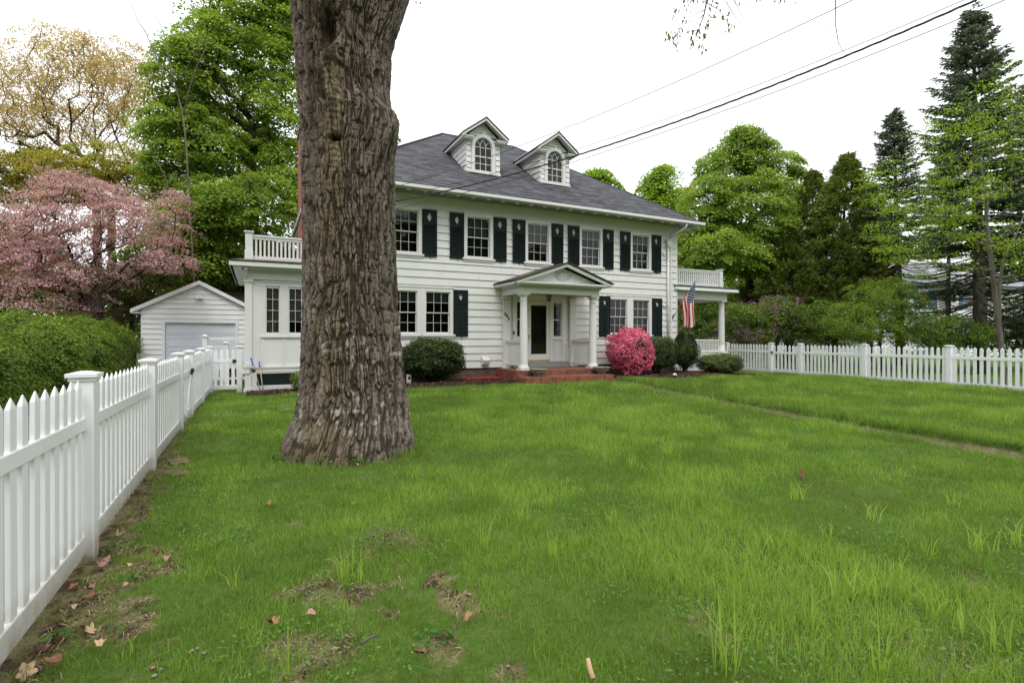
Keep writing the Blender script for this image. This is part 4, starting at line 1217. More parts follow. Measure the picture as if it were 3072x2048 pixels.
    def arcbar(x_, z_, r, a0, a1): ringseg_(m, x_, z_, r - .007, r + .007, ym + .003, yn - .003, a0, a1)
    def ringseg_(m, x_, z_, r0, r1, ya, yb, a0, a1, n=8):
        for i in range(n):
            t0, t1 = a0 + (a1 - a0) * i / n, a0 + (a1 - a0) * (i + 1) / n
            m.prism([(x_ + r * math.cos(t), z_ + r * math.sin(t)) for r, t in ((r0, t0), (r1, t0), (r1, t1), (r0, t1))], ya, yb)
    for s in (-1, 1):
        a0, a1 = (0, math.radians(62)) if s > 0 else (math.pi, math.pi - math.radians(62))
        lo, hi = min(a0, a1), max(a0, a1)
        arcbar(cx - s * gi + 0 * c13, spring + .008, c13 * 2, lo if s > 0 else math.pi - math.radians(42), hi if s < 0 else math.radians(42))
        arcbar(cx - s * gi, spring + .008, c13, lo, hi)
    m.build('dormer_sash', M['trim'], d)
    m = MB(); loc(m); 
    pts = [(cx - gi, wz0), (cx + gi, wz0)] + [(cx + gi * math.cos(math.pi * i / 16), spring + gi * math.sin(math.pi * i / 16)) for i in range(17)]
    m.add([(p[0], yf + .028, p[1]) for p in pts], [tuple(range(len(pts)))]); m.build('dormer_glass', M['glass'], d)
    m = MB(); loc(m); m.box(cx - w2 + .04, cx + w2 - .04, yf + .40, yf + .45, zb, ze); m.build('dormer_room', M['room'], d)
    if cx > 0:
        m = MB(); loc(m); m.add([(cx - gi, yf + .10, wz0), (cx + gi, yf + .10, wz0), (cx + gi, yf + .11, ze), (cx - gi, yf + .11, ze)], [(0, 1, 2, 3)]); m.build('dormer_blind', M['blind'], d)
dormer(-1.70); dormer(1.16)

# ---- right side porch
WX = 9.10; PYR = .30
m = MB(); m.box(HR, WX + .16, PYR - .12, 3.9, .60, .80); m.box(HR + .03, WX + .05, PYR + .05, 3.8, -.1, .60); m.build('side_porch_floor', M['trim'], house)
C2 = column_mesh(2.23, .13)
for (x, y) in ((WX, PYR), (WX, 3.6)): inst('column', C2, house, (x, y, .80))
m = MB(); m.box(HR + .02, WX + .16, PYR - .15, PYR + .12, 3.03, 3.36); m.box(WX - .11, WX + .16, PYR + .12, 3.8, 3.03, 3.36); m.box(HR + .02, WX - .11, 3.55, 3.8, 3.03, 3.36)
m.box(HR + .02, WX - .11, PYR + .12, 3.55, 3.20, 3.23)
m.box(HR + .0, WX + .52, PYR - .48, 4.1, 3.36, 3.39)
m.build('side_porch_beam', M['trim'], house)
def flat_roof(x0, x1, y0, y1, z, roofmat, nm):
    m = MB(); m.box(x0, x1, y0, y0 + .09, z - .13, z); 
    m.box(x0, x0 + .09, y0 + .09, y1, z - .13, z); m.box(x1 - .09, x1, y0 + .09, y1, z - .13, z)
    m.build(nm + '_gutter', M['trim'], house, bevel=.012)
    m = MB(); m.box(x0 - .02, x1 + .02, y0 - .02, y1, z + .0005, z + .03); m.build(nm + '_drip_edge', M['black'], house)
    m = MB(); zi = z + .12; ix0, ix1, iy0 = x0 + .42, x1 - .42, y0 + .42
    if nm.startswith('sun'): ix1 = x1 
    else: ix0 = x0
    f = [(x0, y0, z + .032), (x1, y0, z + .032), (x1, y1, z + .032), (x0, y1, z + .032), (ix0, iy0, zi), (ix1, iy0, zi), (ix1, y1, zi), (ix0, y1, zi)]
    m.add(f, [(0, 1, 5, 4), (4, 5, 6, 7), (1, 2, 6, 5), (3, 0, 4, 7)], [[(f[k][0], f[k][1]) for k in q] for q in ((0, 1, 5, 4), (4, 5, 6, 7), (1, 2, 6, 5), (3, 0, 4, 7))])
    m.build(nm + '_roof', roofmat, house)
flat_roof(6.13, WX + .56, -.10, 4.1, 3.50, M['shingle'], 'side_porch')
def balustrade(xa, xb, y0, y1, z0, z1, corner_x, lattice=True):
    m = MB()
    m.box(xa, xb, y0 - .03, y0 + .03, z1 - .17, z1 - .10); m.box(xa, xb, y0 - .055, y0 + .055, z1 - .10, z1 - .05); m.box(xa, xb, y0 - .03, y0 + .03, z0 + .03, z0 + .13)
    n = int((xb - xa) / .105)
    for i in range(n): x = xa + (xb - xa) * (i + .5) / n; m.box(x - .027, x + .027, y0 - .015, y0 + .015, z0 + .13, z1 - .17)
    cx_ = corner_x; 
    m.box(cx_ - .03, cx_ + .03, y0 + .11, y1, z1 - .17, z1 - .10); m.box(cx_ - .055, cx_ + .055, y0 + .11, y1, z1 - .10, z1 - .05); m.box(cx_ - .03, cx_ + .03, y0 + .11, y1, z0 + .03, z0 + .13)
    n = int((y1 - y0) / .105)
    for i in range(n): y = y0 + .13 + (y1 - y0 - .15) * (i + .5) / n; m.box(cx_ - .015, cx_ + .015, y - .027, y + .027, z0 + .13, z1 - .17)
    m.build('balustrade', M['trim'], house)
    m = MB(); m.box(cx_ - .105, cx_ + .105, y0 - .105, y0 + .105, z0 - .02, z0 + .27); m.box(cx_ - .09, cx_ + .09, y0 - .09, y0 + .09, z0 + .27, z1)
    m.box(cx_ - .125, cx_ + .125, y0 - .125, y0 + .125, z1, z1 + .035); m.build('balustrade_post', M['trim'], house, bevel=.006)
balustrade(HR + .03, WX - .06, .42, 3.8, 3.58, 4.34, WX + .03)
# low rail, screens and latticed ends of the side porch
m = MB(); m.box(HR + .0, WX - .15, PYR - .02, PYR + .04, 1.33, 1.39); m.box(HR, WX - .15, PYR - .015, PYR + .03, .86, .93)
n = 30
for i in range(n): x = HR + .05 + (WX - .2 - HR) * (i + .5) / n; m.box(x - .02, x + .02, PYR - .005, PYR + .02, .93, 1.33)
m.build('side_porch_railing', M['trim'], house)
m = MB()
for x in (6.9, 7.6, 8.15, 8.55): m.box(x - .02, x + .02, 2.2, 2.24, 3.02, 3.12)
for x in (7.9, 8.3): m.box(x - .02, x + .02, 2.2, 2.24, 1.40, 3.02)
m.box(6.4, 8.9, 2.2, 2.23, 2.96, 3.0); m.build('porch_screen_frame', M['screen'], house)

# ---- sunroom on the left
SX0, SX1, SY = -8.93, HL, .30
m = MB()
wins = [-8.262, -7.683, -7.10]
wz0, wz1 = 1.555, 2.905
hs_ = [(c - .225, c + .225, wz0 - .03, wz1 + .03) for c in wins]
def plate(m, x0, x1, z0, z1, y0, y1, holes):
    x = x0
    for h in sorted(holes):
        m.box(x, h[0], y0, y1, z0, z1); m.box(h[0], h[1], y0, y1, z0, h[2]); m.box(h[0], h[1], y0, y1, h[3], z1); x = h[1]
    m.box(x, x1, y0, y1, z0, z1)
plate(m, SX0 + .07, SX1, .69, 3.05, SY, SY + .10, hs_)
m.box(SX0 + .001, SX0 + .07, SY + .07, 5.5, .69, 3.05)
m.box(SX0 + .005, SX1, 5.5, 5.6, .0, 3.05)
for x in (-8.62, -8.50, -7.97, -7.40): m.box(x - .03, x + .03, SY - .018, SY, .72, 1.47)
m.box(-8.56, SX1, SY - .025, SY, 3.0, 3.05)
m.build('sunroom_wall', M['trim'], house)
m = MB(); m.box(SX0 - .02, SX0 + .16, SY - .06, SY - .0005, .78, 2.98); m.box(SX0 - .05, SX0 + .19, SY - .09, SY - .0005, 2.98, 3.06)
m.box(SX0 - .06, SX0 + .21, SY - .12, SY - .0005, .66, .78); m.box(SX0 - .12, SX0 + .10, SY - .10, SY - .0005, .50, .66)
m.box(SX0 - .02, SX0 + .14, SY - .07, SY - .0005, .10, .50); m.box(SX0 - .05, SX0 + .18, SY - .10, SY - .0005, -.05, .10)
m.build('corner_pilaster', M['trim'], house, bevel=.006)
m = MB(); m.box(-8.72, SX1, SY - .05, SY - .0005, .64, .69); m.box(-8.72, SX1, SY - .025, SY - .0005, .53, .64)
m.box(-8.66, SX1, SY - .02, SY + .02, .08, .165); m.box(-8.79, -8.66, SY - .02, SY + .02, -.05, .53); m.box(SX1 - .2, SX1, SY - .02, SY + .02, .165, .53)
m.box(-8.66, SX1 - .2, SY - .01, SY + .02, .49, .53); m.box(-8.74, SX1, SY - .015, SY + .015, -.1, .08)
m.build('sunroom_skirt', M['trim'], house)
m = MB()
xs0, xs1 = -8.66, SX1 - .2; zs0, zs1 = .165, .49
k = xs0 - .4
while k < xs1:
    for s, yy in ((1, SY + .03), (-1, SY + .042)):
        a = (k, zs0) if s > 0 else (k, zs1); b = (k + .325, zs1) if s > 0 else (k + .325, zs0)
        xa, xb = max(a[0], xs0), min(b[0], xs1)
        if xb - xa > .02:
            za = a[1] + (b[1] - a[1]) * (xa - a[0]) / .325; zb_ = a[1] + (b[1] - a[1]) * (xb - a[0]) / .325
            dz = .022; m.add([(xa, yy, za - dz), (xb, yy, zb_ - dz), (xb, yy, zb_ + dz), (xa, yy, za + dz), (xa, yy + .008, za - dz), (xb, yy + .008, zb_ - dz), (xb, yy + .008, zb_ + dz), (xa, yy + .008, za + dz)],
                               [(0, 1, 2, 3), (7, 6, 5, 4), (3, 2, 6, 7), (0, 4, 5, 1)])
    k += .09
m.build('lattice', M['latt'], house)
m = MB(); m.box(xs0 - .1, xs1 + .1, SY + .12, SY + .16, -.1, .6); m.build('crawlspace', M['room'], house)
for c in wins: window(c, .375, wz0 + .03, wz1 - .03, parent=house, y=SY, blind=(.985 if c < -8 else .72), casing=False, kind='casement', sill=False, name='sunroom_window')
m = MB()
for c in wins: frame(m, c - .225, c + .225, wz0 - .03, wz1 + .03, .035, SY - .03, SY - .0005)
m.box(-8.56, SX1, SY - .05, SY - .0005, wz0 - .075, wz0 - .031); m.build('sunroom_casing', M['trim'], house)
m = MB(); m.box(SX0 - .05, SX1, SY - .06, 5.6, 3.06, 3.30); m.box(SX0 - .09, SX1, SY - .10, 5.6, 3.30, 3.37)
n = 40
for i in range(n): x = SX0 - .0 + (SX1 - SX0) * (i + .5) / n; m.box(x - .014, x + .014, SY - .085, SY - .0605, 3.235, 3.2995)
m.build('sunroom_frieze', M['trim'], house)
m = MB(); m.box(SX0 - .36, SX1, SY - .38, 5.9, 3.37, 3.395); m.build('sunroom_soffit', M['trim'], house)
flat_roof(SX0 - .38, EL + 1.0, -.10, 5.9, 3.50, M['shingle_moss'], 'sunroom')
balustrade(SX0 + .10, HL - .0, .50, 5.4, 3.60, 4.36, SX0 + .08)
m = MB(); m.prism_x([(SY - .33, 3.36), (SY - .33, 3.30), (SY - .06, 3.0), (SY - .06, 3.36)], SX0 - .03, SX0 + .05); m.build('eave_bracket', M['trim'], house, bevel=.005)

# ---- downspouts and small fittings on the front
m = MB()
m.tube([(6.05, EF + .0, EZ - .12), (6.05, EF + .02, EZ - .24), (5.98, EF + .14, EZ - .34), (5.80, -.17, 5.38), (5.78, -.10, 5.30)], .042, 10)
m.tube([(5.755, -.075, 5.05), (5.755, -.075, .75)], .045, 10)
for z in (4.62, 2.75): m.cbox((5.755, -.07, z), .13, .10, .05)
m.build('downspout', M['trim'], house)
m = MB(); m.box(5.66, 5.90, -.16, -.03, 5.06, 5.24); m.box(5.64, 5.92, -.18, -.03, 5.24, 5.28); m.box(5.69, 5.87, -.14, -.03, 5.0, 5.06); m.build('conductor_head', M['trim'], house, bevel=.006)
m = MB(); m.box(5.90, 5.99, -.055, -.0265, .52, 5.6); m.build('conduit_board', M['trim'], house)
for z in (4.70, 2.71):
    m = MB(); m.lathe([(.055, 0), (.06, .02), (.04, .05), (.018, .055)], n=14); m.build('wall_fitting', M['trim'], house, loc=(5.58, -.035, z), rot=(math.radians(90), 0, 0))
m = MB(); m.add([(-.16, 0, .28), (.10, 0, .28), (.10, 0, 0), (-.16, 0, 0), (-.14, -.16, .14), (.08, -.16, .14), (.08, -.10, 0), (-.14, -.10, 0)], [(0, 1, 5, 4), (4, 5, 6, 7), (0, 4, 7, 3), (1, 2, 6, 5)])
m.build('dryer_vent', M['trim'], house, loc=(-1.99, -.03, .60))

# ---------------------------------------------------------------- garage
gar = thing('garage', 'white clapboard garage with a pale panelled door behind the left fence', 'garage', (-10.8, 10, 0))
gx0, gx1, gy_, gh, ga, gc = -12.85, -8.75, 10.0, 2.56, 3.80, -10.81
def gl(m): m.M = Matrix.Translation((10.8, -10, 0))
kx = (ga - gh) / 2.36
gp_ = lambda z: (gx0, gx1) if z < gh + .1 else (gc - (ga - z) / kx, gc + (ga - z) / kx)
m = MB(); gl(m); siding(m, gx0 + .05, gx1 - .05, 0.15, ga - .06, gy_, [(-12.10, -9.40, 0, 2.15)], exp=.21, poly=gp_); m.box(gx0, gx1, gy_ + .021, gy_ + .03, 2.16, gh)
m.box(gx0, gx0 + .05, gy_ - .03, gy_ + .02, .15, gh); m.box(gx1 - .05, gx1, gy_ - .03, gy_ + .02, .15, gh); m.box(gx0, gx0 + .03, gy_ + .03, gy_ + 6, 0, gh); m.box(gx1 - .03, gx1, gy_ + .03, gy_ + 6, 0, gh); m.box(gx0, gx1, gy_ + 6, gy_ + 6.05, 0, gh)
m.build('garage_wall', M['garage_paint'], gar)
m = MB(); gl(m); frame(m, -12.14, -9.36, 0, 2.19, .11, gy_ - .045, gy_ + .05, .001); m.build('door_frame', M['garage_paint'], gar)
md = simple('garage_door_paint', (0.70, 0.73, 0.79), 0.45, 0.04, 2)
m = MB(); gl(m)
for r in range(4):
    z0 = r * .52; m.box(-12.03, -9.47, gy_ + .06, gy_ + .09, z0 + .004, z0 + .516)
    for c in range(4):
        x0 = -12.0 + c * .64; frame(m, x0 + .06, x0 + .56, z0 + .10, z0 + .42, .018, gy_ + .047, gy_ + .0597)
m.build('garage_door', md, gar)
m = MB(); gl(m)
for s in (-1, 1):
    e = (gc + s * 2.36, gh + .0); r = (gc, ga)
    pts = [(e[0], gy_ - .18, e[1]), (r[0], gy_ - .18, r[1]), (r[0], gy_ + 6.1, r[1]), (e[0], gy_ + 6.1, e[1])]
    if s > 0: pts = pts[::-1]
    m.add([(p[0], p[1], p[2] + .07) for p in pts][::-1], [(0, 1, 2, 3)], [[(p[1], abs(p[0] - gc)) for p in pts][::-1]])
m.build('garage_roof', M['shingle_brown'], gar)
m = MB(); gl(m)
for s in (-1, 1):
    a = (gc + s * 2.37, gh - .01); b = (gc, ga)
    for y0, y1, d in ((gy_ - .185, gy_ - .155, .10), (gy_ - .155, gy_ + 6.1, .02)):
        pts = [(a[0], a[1] - d), (b[0], b[1] - d), (b[0], b[1] + .065), (a[0], a[1] + .065)]
        m.prism(pts if s < 0 else pts[::-1], y0, y1)
    xa, xb = sorted((gc + s * 2.37, gc + s * 2.02)); m.box(xa, xb, gy_ - .15, gy_ - .03, gh - .12, gh - .08)
m.build('garage_bargeboard', M['garage_paint'], gar)
fl = thing('flood_light', 'small white double floodlight under the garage gable', 'light', (gc, gy_ - .03, 3.12))
m = MB(); m.lathe([(.06, 0), (.06, .03), (.02, .04)], n=14); o = m.build('base', M['garage_paint'], fl, rot=(math.radians(90), 0, 0))
for s in (-1, 1):
    m = MB(); m.tube([(0, -.03, 0), (s * .05, -.07, .01)], .012, 8); m.tube([(s * .04, -.06, .02), (s * .10, -.13, -.02), (s * .12, -.16, -.03)], [.03, .055, .062], 12); m.build('lamp_head', M['garage_paint'], fl)
# lower mossy-roofed building behind, between garage and sunroom
sh = thing('shed', 'low building with a mossy tan shingle roof between the garage and the sunroom', 'shed', (-8.0, 15.5, 0))
m = MB(); m.box(-2.6, 1.6, 0, 3, 0, 2.9); m.build('wall', M['garage_paint'], sh)
m = MB(); m.add([(-2.9, -.4, 2.85), (1.9, -.4, 2.85), (1.9, 2.2, 4.15), (-2.9, 2.2, 4.15)], [(0, 1, 2, 3)], [[(0, 0), (4.8, 0), (4.8, 2.9), (0, 2.9)]])
m.add([(-2.9, 4.8, 2.85), (1.9, 4.8, 2.85), (1.9, 2.2, 4.15), (-2.9, 2.2, 4.15)], [(3, 2, 1, 0)], [[(0, 2.9), (4.8, 2.9), (4.8, 0), (0, 0)]]); m.build('roof', M['shingle_moss'], sh)

# ---------------------------------------------------------------- neighbour's house on the right
bw = W(2830, 1010, 40)
nh = thing('neighbour_house', "neighbour's white house with blue shutters and a grey roof, seen through the spruces", 'house', (bw[0], bw[1], 0), -math.radians(10))
m = MB(); siding(m, -8, 9, 0.3, 5.6, 0, exp=.16); m.box(-8, 9, .021, 8, 0, 5.6); m.build('wall', M['garage_paint'], nh)
m = MB(); roof_face(m, [(-8.5, -.6, 5.5), (9.5, -.6, 5.5), (9.5, 4.2, 8.6), (-8.5, 4.2, 8.6)]); roof_face(m, [(9.5, 8.9, 5.5), (-8.5, 8.9, 5.5), (-8.5, 4.2, 8.6), (9.5, 4.2, 8.6)])
m.box(-8.5, 9.5, -.62, -.5, 5.32, 5.48); o = m.build('roof', simple('pale_roof', (0.26, 0.27, 0.29), 0.9, 0.2, 6, bmp=.3), nh)
m = MB(); m.box(-2.6, -1.9, 2.8, 3.6, 6.5, 9.3); m.build('chimney', M['brick'], o)
bs = simple('blue_shutter', (0.035, 0.16, 0.25), 0.5, 0.2, 5)
for x in (-2.2, -.2, 2.6, 5.4):
    for z in (3.6, 1.0):
        f = MB(); frame(f, x - .5, x + .5, z, z + 1.5, .09, -.06, -.03); muntins(f, x - .41, x + .41, z + .09, z + 1.41, 2, 2, -.045); o = f.build('window', M['trim'], nh)
        g = MB(); g.box(x - .42, x + .42, -.028, -.0265, z + .08, z + 1.42); g.build('pane', simple('dark_pane', (.03, .035, .04), .1, .1, 1), o)
        for s in (-1, 1):
            b_ = MB(); xa, xb = sorted((x + s * .52, x + s * .95)); b_.box(xa, xb, -.07, -.03, z, z + 1.5); b_.build('shutter', bs, nh)
for x in (0.5, 4.2):
    m = MB(); m.box(x - .6, x + .6, 1.0, 2.4, 5.9, 7.4); m.prism([(x - .75, 7.4), (x + .75, 7.4), (x, 8.1)], .85, 3.0); m.build('dormer', M['garage_paint'], nh)

# ---------------------------------------------------------------- things around the front
def at(x, y, dz=0.0): return (x, y, float(gz(x, y)) + dz)
# planters on the lower step
for i, (x, y, lab) in enumerate(((-1.02, -1.80, 'weathered concrete bowl planter on the left end of the lower brick step'), (1.30, -1.80, 'weathered concrete bowl planter on the right end of the lower brick step'))):
    t = thing('planter', lab, 'planter', (x, y, .30), rng.uniform(0, 1), 'concrete bowls on the step')
    m = MB(); m.lathe([(.13, 0), (.14, .03), (.12, .05), (.16, .075), (.215, .12), (.245, .18), (.25, .20), (.275, .205), (.275, .235), (.235, .235), (.20, .17), (.02, .16)], n=32)
    m.build('bowl', M['concrete'], t)
    m = MB()
    for k in range(10):
        a = 2 * math.pi * k / 10; m.tube([(.215 * math.cos(a - .13), .215 * math.sin(a - .13), .115), (.245 * math.cos(a), .245 * math.sin(a), .15), (.235 * math.cos(a + .12), .235 * math.sin(a + .12), .12)], .014, 6)
    m.build('swag', M['concrete'], t)
    m = MB(); m.lathe([(.01, .175), (.20, .185), (.21, .18)], n=20); m.build('soil', M['mulch'], t)
# porch lantern
t = thing('porch_lantern', 'small black lantern hanging from the porch ceiling above the front door', 'lantern', (-.02, -.72, 2.96))
m = MB(); m.lathe([(.05, 0), (.05, -.02), (.01, -.03)], n=12); m.tube([(0, 0, -.02), (0, 0, -.07)], .006, 6); m.taper(0, 0, -.11, -.07, .15, .05)
for sx_ in (-1, 1):
    for sy_ in (-1, 1): m.tube([(sx_ * .065, sy_ * .065, -.11), (sx_ * .05, sy_ * .05, -.27)], .006, 6)
m.box(-.055, .055, -.055, .055, -.285, -.27); m.build('frame', M['black'], t)
m = MB(); m.taper(0, 0, -.27, -.11, .10, .125); m.build('glass', M['glass'], t)
m = MB(); m.tube([(0, 0, -.27), (0, 0, -.18)], .014, 8); m.build('bulb', M['blind'], t)
# red garden hose
t = thing('garden_hose', 'bright red garden hose coiled on the mulch left of the brick steps', 'hose', at(-2.3, -.55))
m = MB(); pts = []
for i in range(200):
    a = i * .16; r = 1 + .22 * math.sin(i * .045); e = i / 200
    pts.append((.52 * r * math.cos(a) + .12 * math.sin(i * .021), .17 * r * math.sin(a) + .05 * math.sin(i * .033), .06 + .05 * e + .015 * math.sin(i * .7)))
m.tube(pts, .010, 6); m.build('coil', M['red'], t)
m = MB(); m.tube([(-.50, .05, .07), (-.62, .20, .10), (-.72, .42, .22), (-.76, .52, .36), (-.77, .56, .40)], .012, 6); m.build('hose_end', M['red'], t)
m = MB(); m.tube([(-.77, .56, .40), (-.77, .58, .44)], .018, 8); m.build('tap_fitting', M['brass'], t)
# white electrical box / splash block by the round bush
t = thing('utility_box', 'small white utility box on the mulch under the left side of the round bush', 'box', at(-4.72, -.75))
m = MB(); m.box(-.06, .06, -.035, .035, 0, .28); m.build('housing', M['trim'], t, bevel=.008); m = MB(); m.box(-.03, .03, -.045, -.036, .14, .22); m.build('cover', M['black'], t)
t = thing('landscape_light', 'small white garden light lying in the mulch right of the pink azalea', 'garden light', at(4.3, -1.95), .5)
m = MB(); m.taper(0, 0, .03, .10, .20, .10, .12, .06); m.build('head', M['trim'], t, rot=(.3, .2, 0)); m = MB(); m.tube([(0, 0, -.02), (0, 0, .05)], .012, 8); m.build('stake', M['black'], t)
t = thing('garden_lamp', 'pale bell-shaped garden lamp between the two dark yews', 'garden light', at(5.55, -.75))
m = MB(); m.lathe([(.16, .20), (.12, .26), (.05, .34), (.02, .37)], n=18); m.build('shade', M['steel'], t); m = MB(); m.tube([(0, 0, -.02), (0, 0, .24)], .015, 8); m.build('stake', M['black'], t)
# tools leaning on the sunroom
def tool(name, lab, x0, y0, x1, y1, z1, kind):
    t = thing(name, lab, 'garden tool', (x0, y0, 0))
    a = Vector((0, 0, .02)); b = Vector((x1 - x0, y1 - y0, z1)); d = (b - a)
    m = MB(); m.tube([a + d * .04, a + d * .80], .014, 8); m.build('handle', M['steel'] if kind else M['wood'], t)
    m = MB(); m.tube([a + d * .79, b], [.017, .02], 10); m.build('grip', M['blue'], t)
    m = MB()
    if kind: m.tube([a + d * .60, a + d * .66], .026, 8); m.tube([a, a + d * .06], [.006, .012], 6)
    else: m.cbox((0, -.02, .02), .16, .05, .02); m.tube([a, a + d * .05], .012, 6)
    m.build('head', M['black'] if kind else M['steel'], t)
tool('garden_tool', 'long grey tool with blue grip leaning on the sunroom corner pilaster', -8.56, -.22, -8.80, .17, .93, 1)
tool('garden_tool', 'wooden-handled tool with blue grip leaning on the sunroom skirt board', -8.50, -.18, -8.60, .19, .83, 0)
# stepping stones
for i, (x, y, l, lab) in enumerate(((-9.20, -4.33, .52, 'grey stepping stone half lost in the grass nearest the left fence'), (-8.64, -4.12, .46, 'grey stepping stone in the lawn, middle one of three'), (-8.12, -3.95, .44, 'grey stepping stone in the lawn, closest to the big trunk'))):
    t = thing('stepping_stone', lab, 'stepping stone', (x, y, float(gz(x, y))), .18, 'stepping stones across the left lawn')
    m = MB(); pts = []
    for k in range(14):
        a = 2 * math.pi * k / 14; q = 1 / max(abs(math.cos(a)) , abs(math.sin(a)) ) * .92
        pts.append((l / 2 * q * math.cos(a) * rng.uniform(.93, 1.02), .19 * q * math.sin(a) * rng.uniform(.92, 1.03)))
    m.add([(p[0], p[1], .028) for p in pts] + [(p[0], p[1], -.05) for p in pts], [tuple(range(14))] + [(k, k + 14, (k + 1) % 14 + 14, (k + 1) % 14) for k in range(14)]); m.build('slab', M['slate'], t)
# brick pavers by the left fence
pav = [(-9.48, -8.55, .3, 'loose red brick paver beside the left fence near its second post'), (-9.52, -8.05, .15, 'red brick paver half covered with soil just beyond the loose one'), (-9.50, -4.75, .05, 'red brick paver at the foot of the fence gate'), (-9.36, -5.05, .1, 'red brick paver at the near corner of the gate'), (-9.52, -5.3, .08, 'red brick paver against the gate post')]
for x, y, r, lab in pav:
    t = thing('brick_paver', lab, 'paver', (x, y, float(gz(x, y))), r + .1, 'brick pavers along the left fence')
    m = MB(); m.box(-.10, .10, -.16, .16, -.04, .026); m.build('brick', M['brick_path'], t, bevel=.008)

# flag on a pole from the house corner
FB = Vector((6.02, -.04, 2.25)); FT = Vector((6.28, -1.02, 3.70))
t = thing('flag', 'United States flag hanging from an angled pole on the right corner of the house', 'flag', FB)
m = MB(); m.tube([(0, 0, 0), FT - FB], .013, 10); m.build('flagpole', M['steel'], t)
m = MB(); m.cbox((0, .02, 0), .07, .03, .14); m.tube([(0, 0, -.02), (FT - FB) * .08], .022, 10); m.build('bracket', M['black'], t)
m = MB(); m.lathe([(.002, 0), (.02, .015), (.02, .03), (.002, .045)], n=10); m.build('finial', M['steel'], t, loc=FT - FB)
def flag_mat():
    m, nt, b = nmat('flag_cloth')
    uv = coords(nt, 'UV'); s = nt.nodes.new("ShaderNodeSeparateXYZ"); nt.links.new(uv, s.inputs[0]); u, v = s.outputs[0], s.outputs[1]
    st = math_(nt, 'GREATER_THAN', math_(nt, 'FRACT', math_(nt, 'MULTIPLY', v, 6.5)), 0.5)      # 13 stripes, red first
    stripes = mixc(nt, st, (0.60, 0.008, 0.018), (0.80, 0.79, 0.77))
    can = math_(nt, 'MULTIPLY', math_(nt, 'LESS_THAN', u, 0.40), math_(nt, 'LESS_THAN', v, 7 / 13))
    def stars(cu, cv, ou, ov):
        a = math_(nt, 'SUBTRACT', math_(nt, 'FRACT', math_(nt, 'ADD', math_(nt, 'MULTIPLY', u, cu / 0.40), ou)), 0.5)
        c = math_(nt, 'SUBTRACT', math_(nt, 'FRACT', math_(nt, 'ADD', math_(nt, 'MULTIPLY', v, cv / (7 / 13)), ov)), 0.5)
        r = math_(nt, 'ADD', math_(nt, 'MULTIPLY', a, a), math_(nt, 'MULTIPLY', c, c)); return math_(nt, 'LESS_THAN', r, 0.035)
    s2 = math_(nt, 'MAXIMUM', stars(6, 5, 0, 0), stars(6, 5, .5, .5))
    blue = mixc(nt, s2, (0.008, 0.012, 0.10), (0.75, 0.75, 0.75))
    c = mixc(nt, can, stripes, blue)
    nt.links.new(c, b.inputs['Base Color']); b.inputs['Roughness'].default_value = 0.75
    tr = nt.nodes.new("ShaderNodeBsdfTranslucent"); nt.links.new(c, tr.inputs[0]); ms = nt.nodes.new("ShaderNodeMixShader"); ms.inputs[0].default_value = 0.25
    nt.links.new(b.outputs[0], ms.inputs[1]); nt.links.new(tr.outputs[0], ms.inputs[2]); nt.links.new(ms.outputs[0], nt.nodes["Material Output"].inputs[0])
    return m
d = (FT - FB); m = MB(); nu, nv_ = 44, 30; vs = []; uvs = {}
pd = d.normalized()
for i in range(nu + 1):
    u = i / nu
    for j in range(nv_ + 1):
        v = j / nv_                              # v: 0 at the tip end of the hoist
        h = FT - FB - pd * (.10 + .92 * v * (1 - .0 * u))
        drop = u * 1.60 * (1 - .10 * v)
        hx = Vector((h.x, h.y, h.z)); c = FT - FB - pd * (.10 + .38)
        g = sstep(0.0, .55, u) * .62           # folds gather the cloth as it hangs
        p = hx.lerp(Vector((c.x, c.y, hx.z)), float(g) * .40)
        p += Vector((.085 * math.sin(v * 9 + 1.2) * u ** .6 + .02 * math.sin(u * 7 + v * 5), .07 * math.cos(v * 13 + .4) * u ** .6, -drop))
        p.z = min(p.z, h.z); vs.append(p)
fs = []; uu = []
for i in range(nu):
    for j in range(nv_):
        q = [(i, j), (i + 1, j), (i + 1, j + 1), (i, j + 1)]
        fs.append(tuple(a * (nv_ + 1) + b for a, b in q)); uu.append([(a / nu, b / nv_) for a, b in q])
m.add(vs, fs, uu, smooth=True); m.build('cloth', flag_mat(), t)

# ---------------------------------------------------------------- overhead cables
def cable(lab, A, B, midpix, r, name='cable', twist=False):
    """hangs from A (house) past B and on towards the pole; the sag is set so it crosses the photo where seen"""
    A = Vector(A); B = Vector(B); D = B + (B - A) * .55; SB = 1 / 1.55
    def P(s, sag): p = A.lerp(D, s); return Vector((p.x, p.y, p.z - sag * 4 * s * (SB - s) / SB ** 2))
    best = None
    for sag in np.linspace(0, 1.5, 61):
        e = 0
        for s in np.linspace(.02, .62, 200):
            p = P(s, sag); X, Z = camc(p.x, p.y); x = 1536 + 1550 * X / Z; y = 1010 - 1550 * (p.z - 1.5) / Z
            for mx_, my_ in midpix:
                if abs(x - mx_) < 9: e += abs(y - my_)
        if best is None or e < best[0]: best = (e, sag)
    sag = best[1]; ln = (D - A).length
    t = thing(name, lab, 'cable', A)
    n = 90; pts = [P(i / n, sag) - A for i in range(n + 1)]
    m = MB(); m.tube(pts, r, 6)
    if twist:
        for ph in (0, 2.1, 4.2):
            m.tube([P(i / 400, sag) - A + Vector((math.cos(i * .38 + ph), math.sin(i * .38 + ph) * .5, math.sin(i * .38 + ph))) * r * 1.15 for i in range(401)], r * .75, 5)
    m.build('strand', M['cable'] if r > .009 else M['wire'], t)
def wp(x, y, Z): return tuple(W(x, y, Z))
H0 = (-5.75, -.06, 5.35)
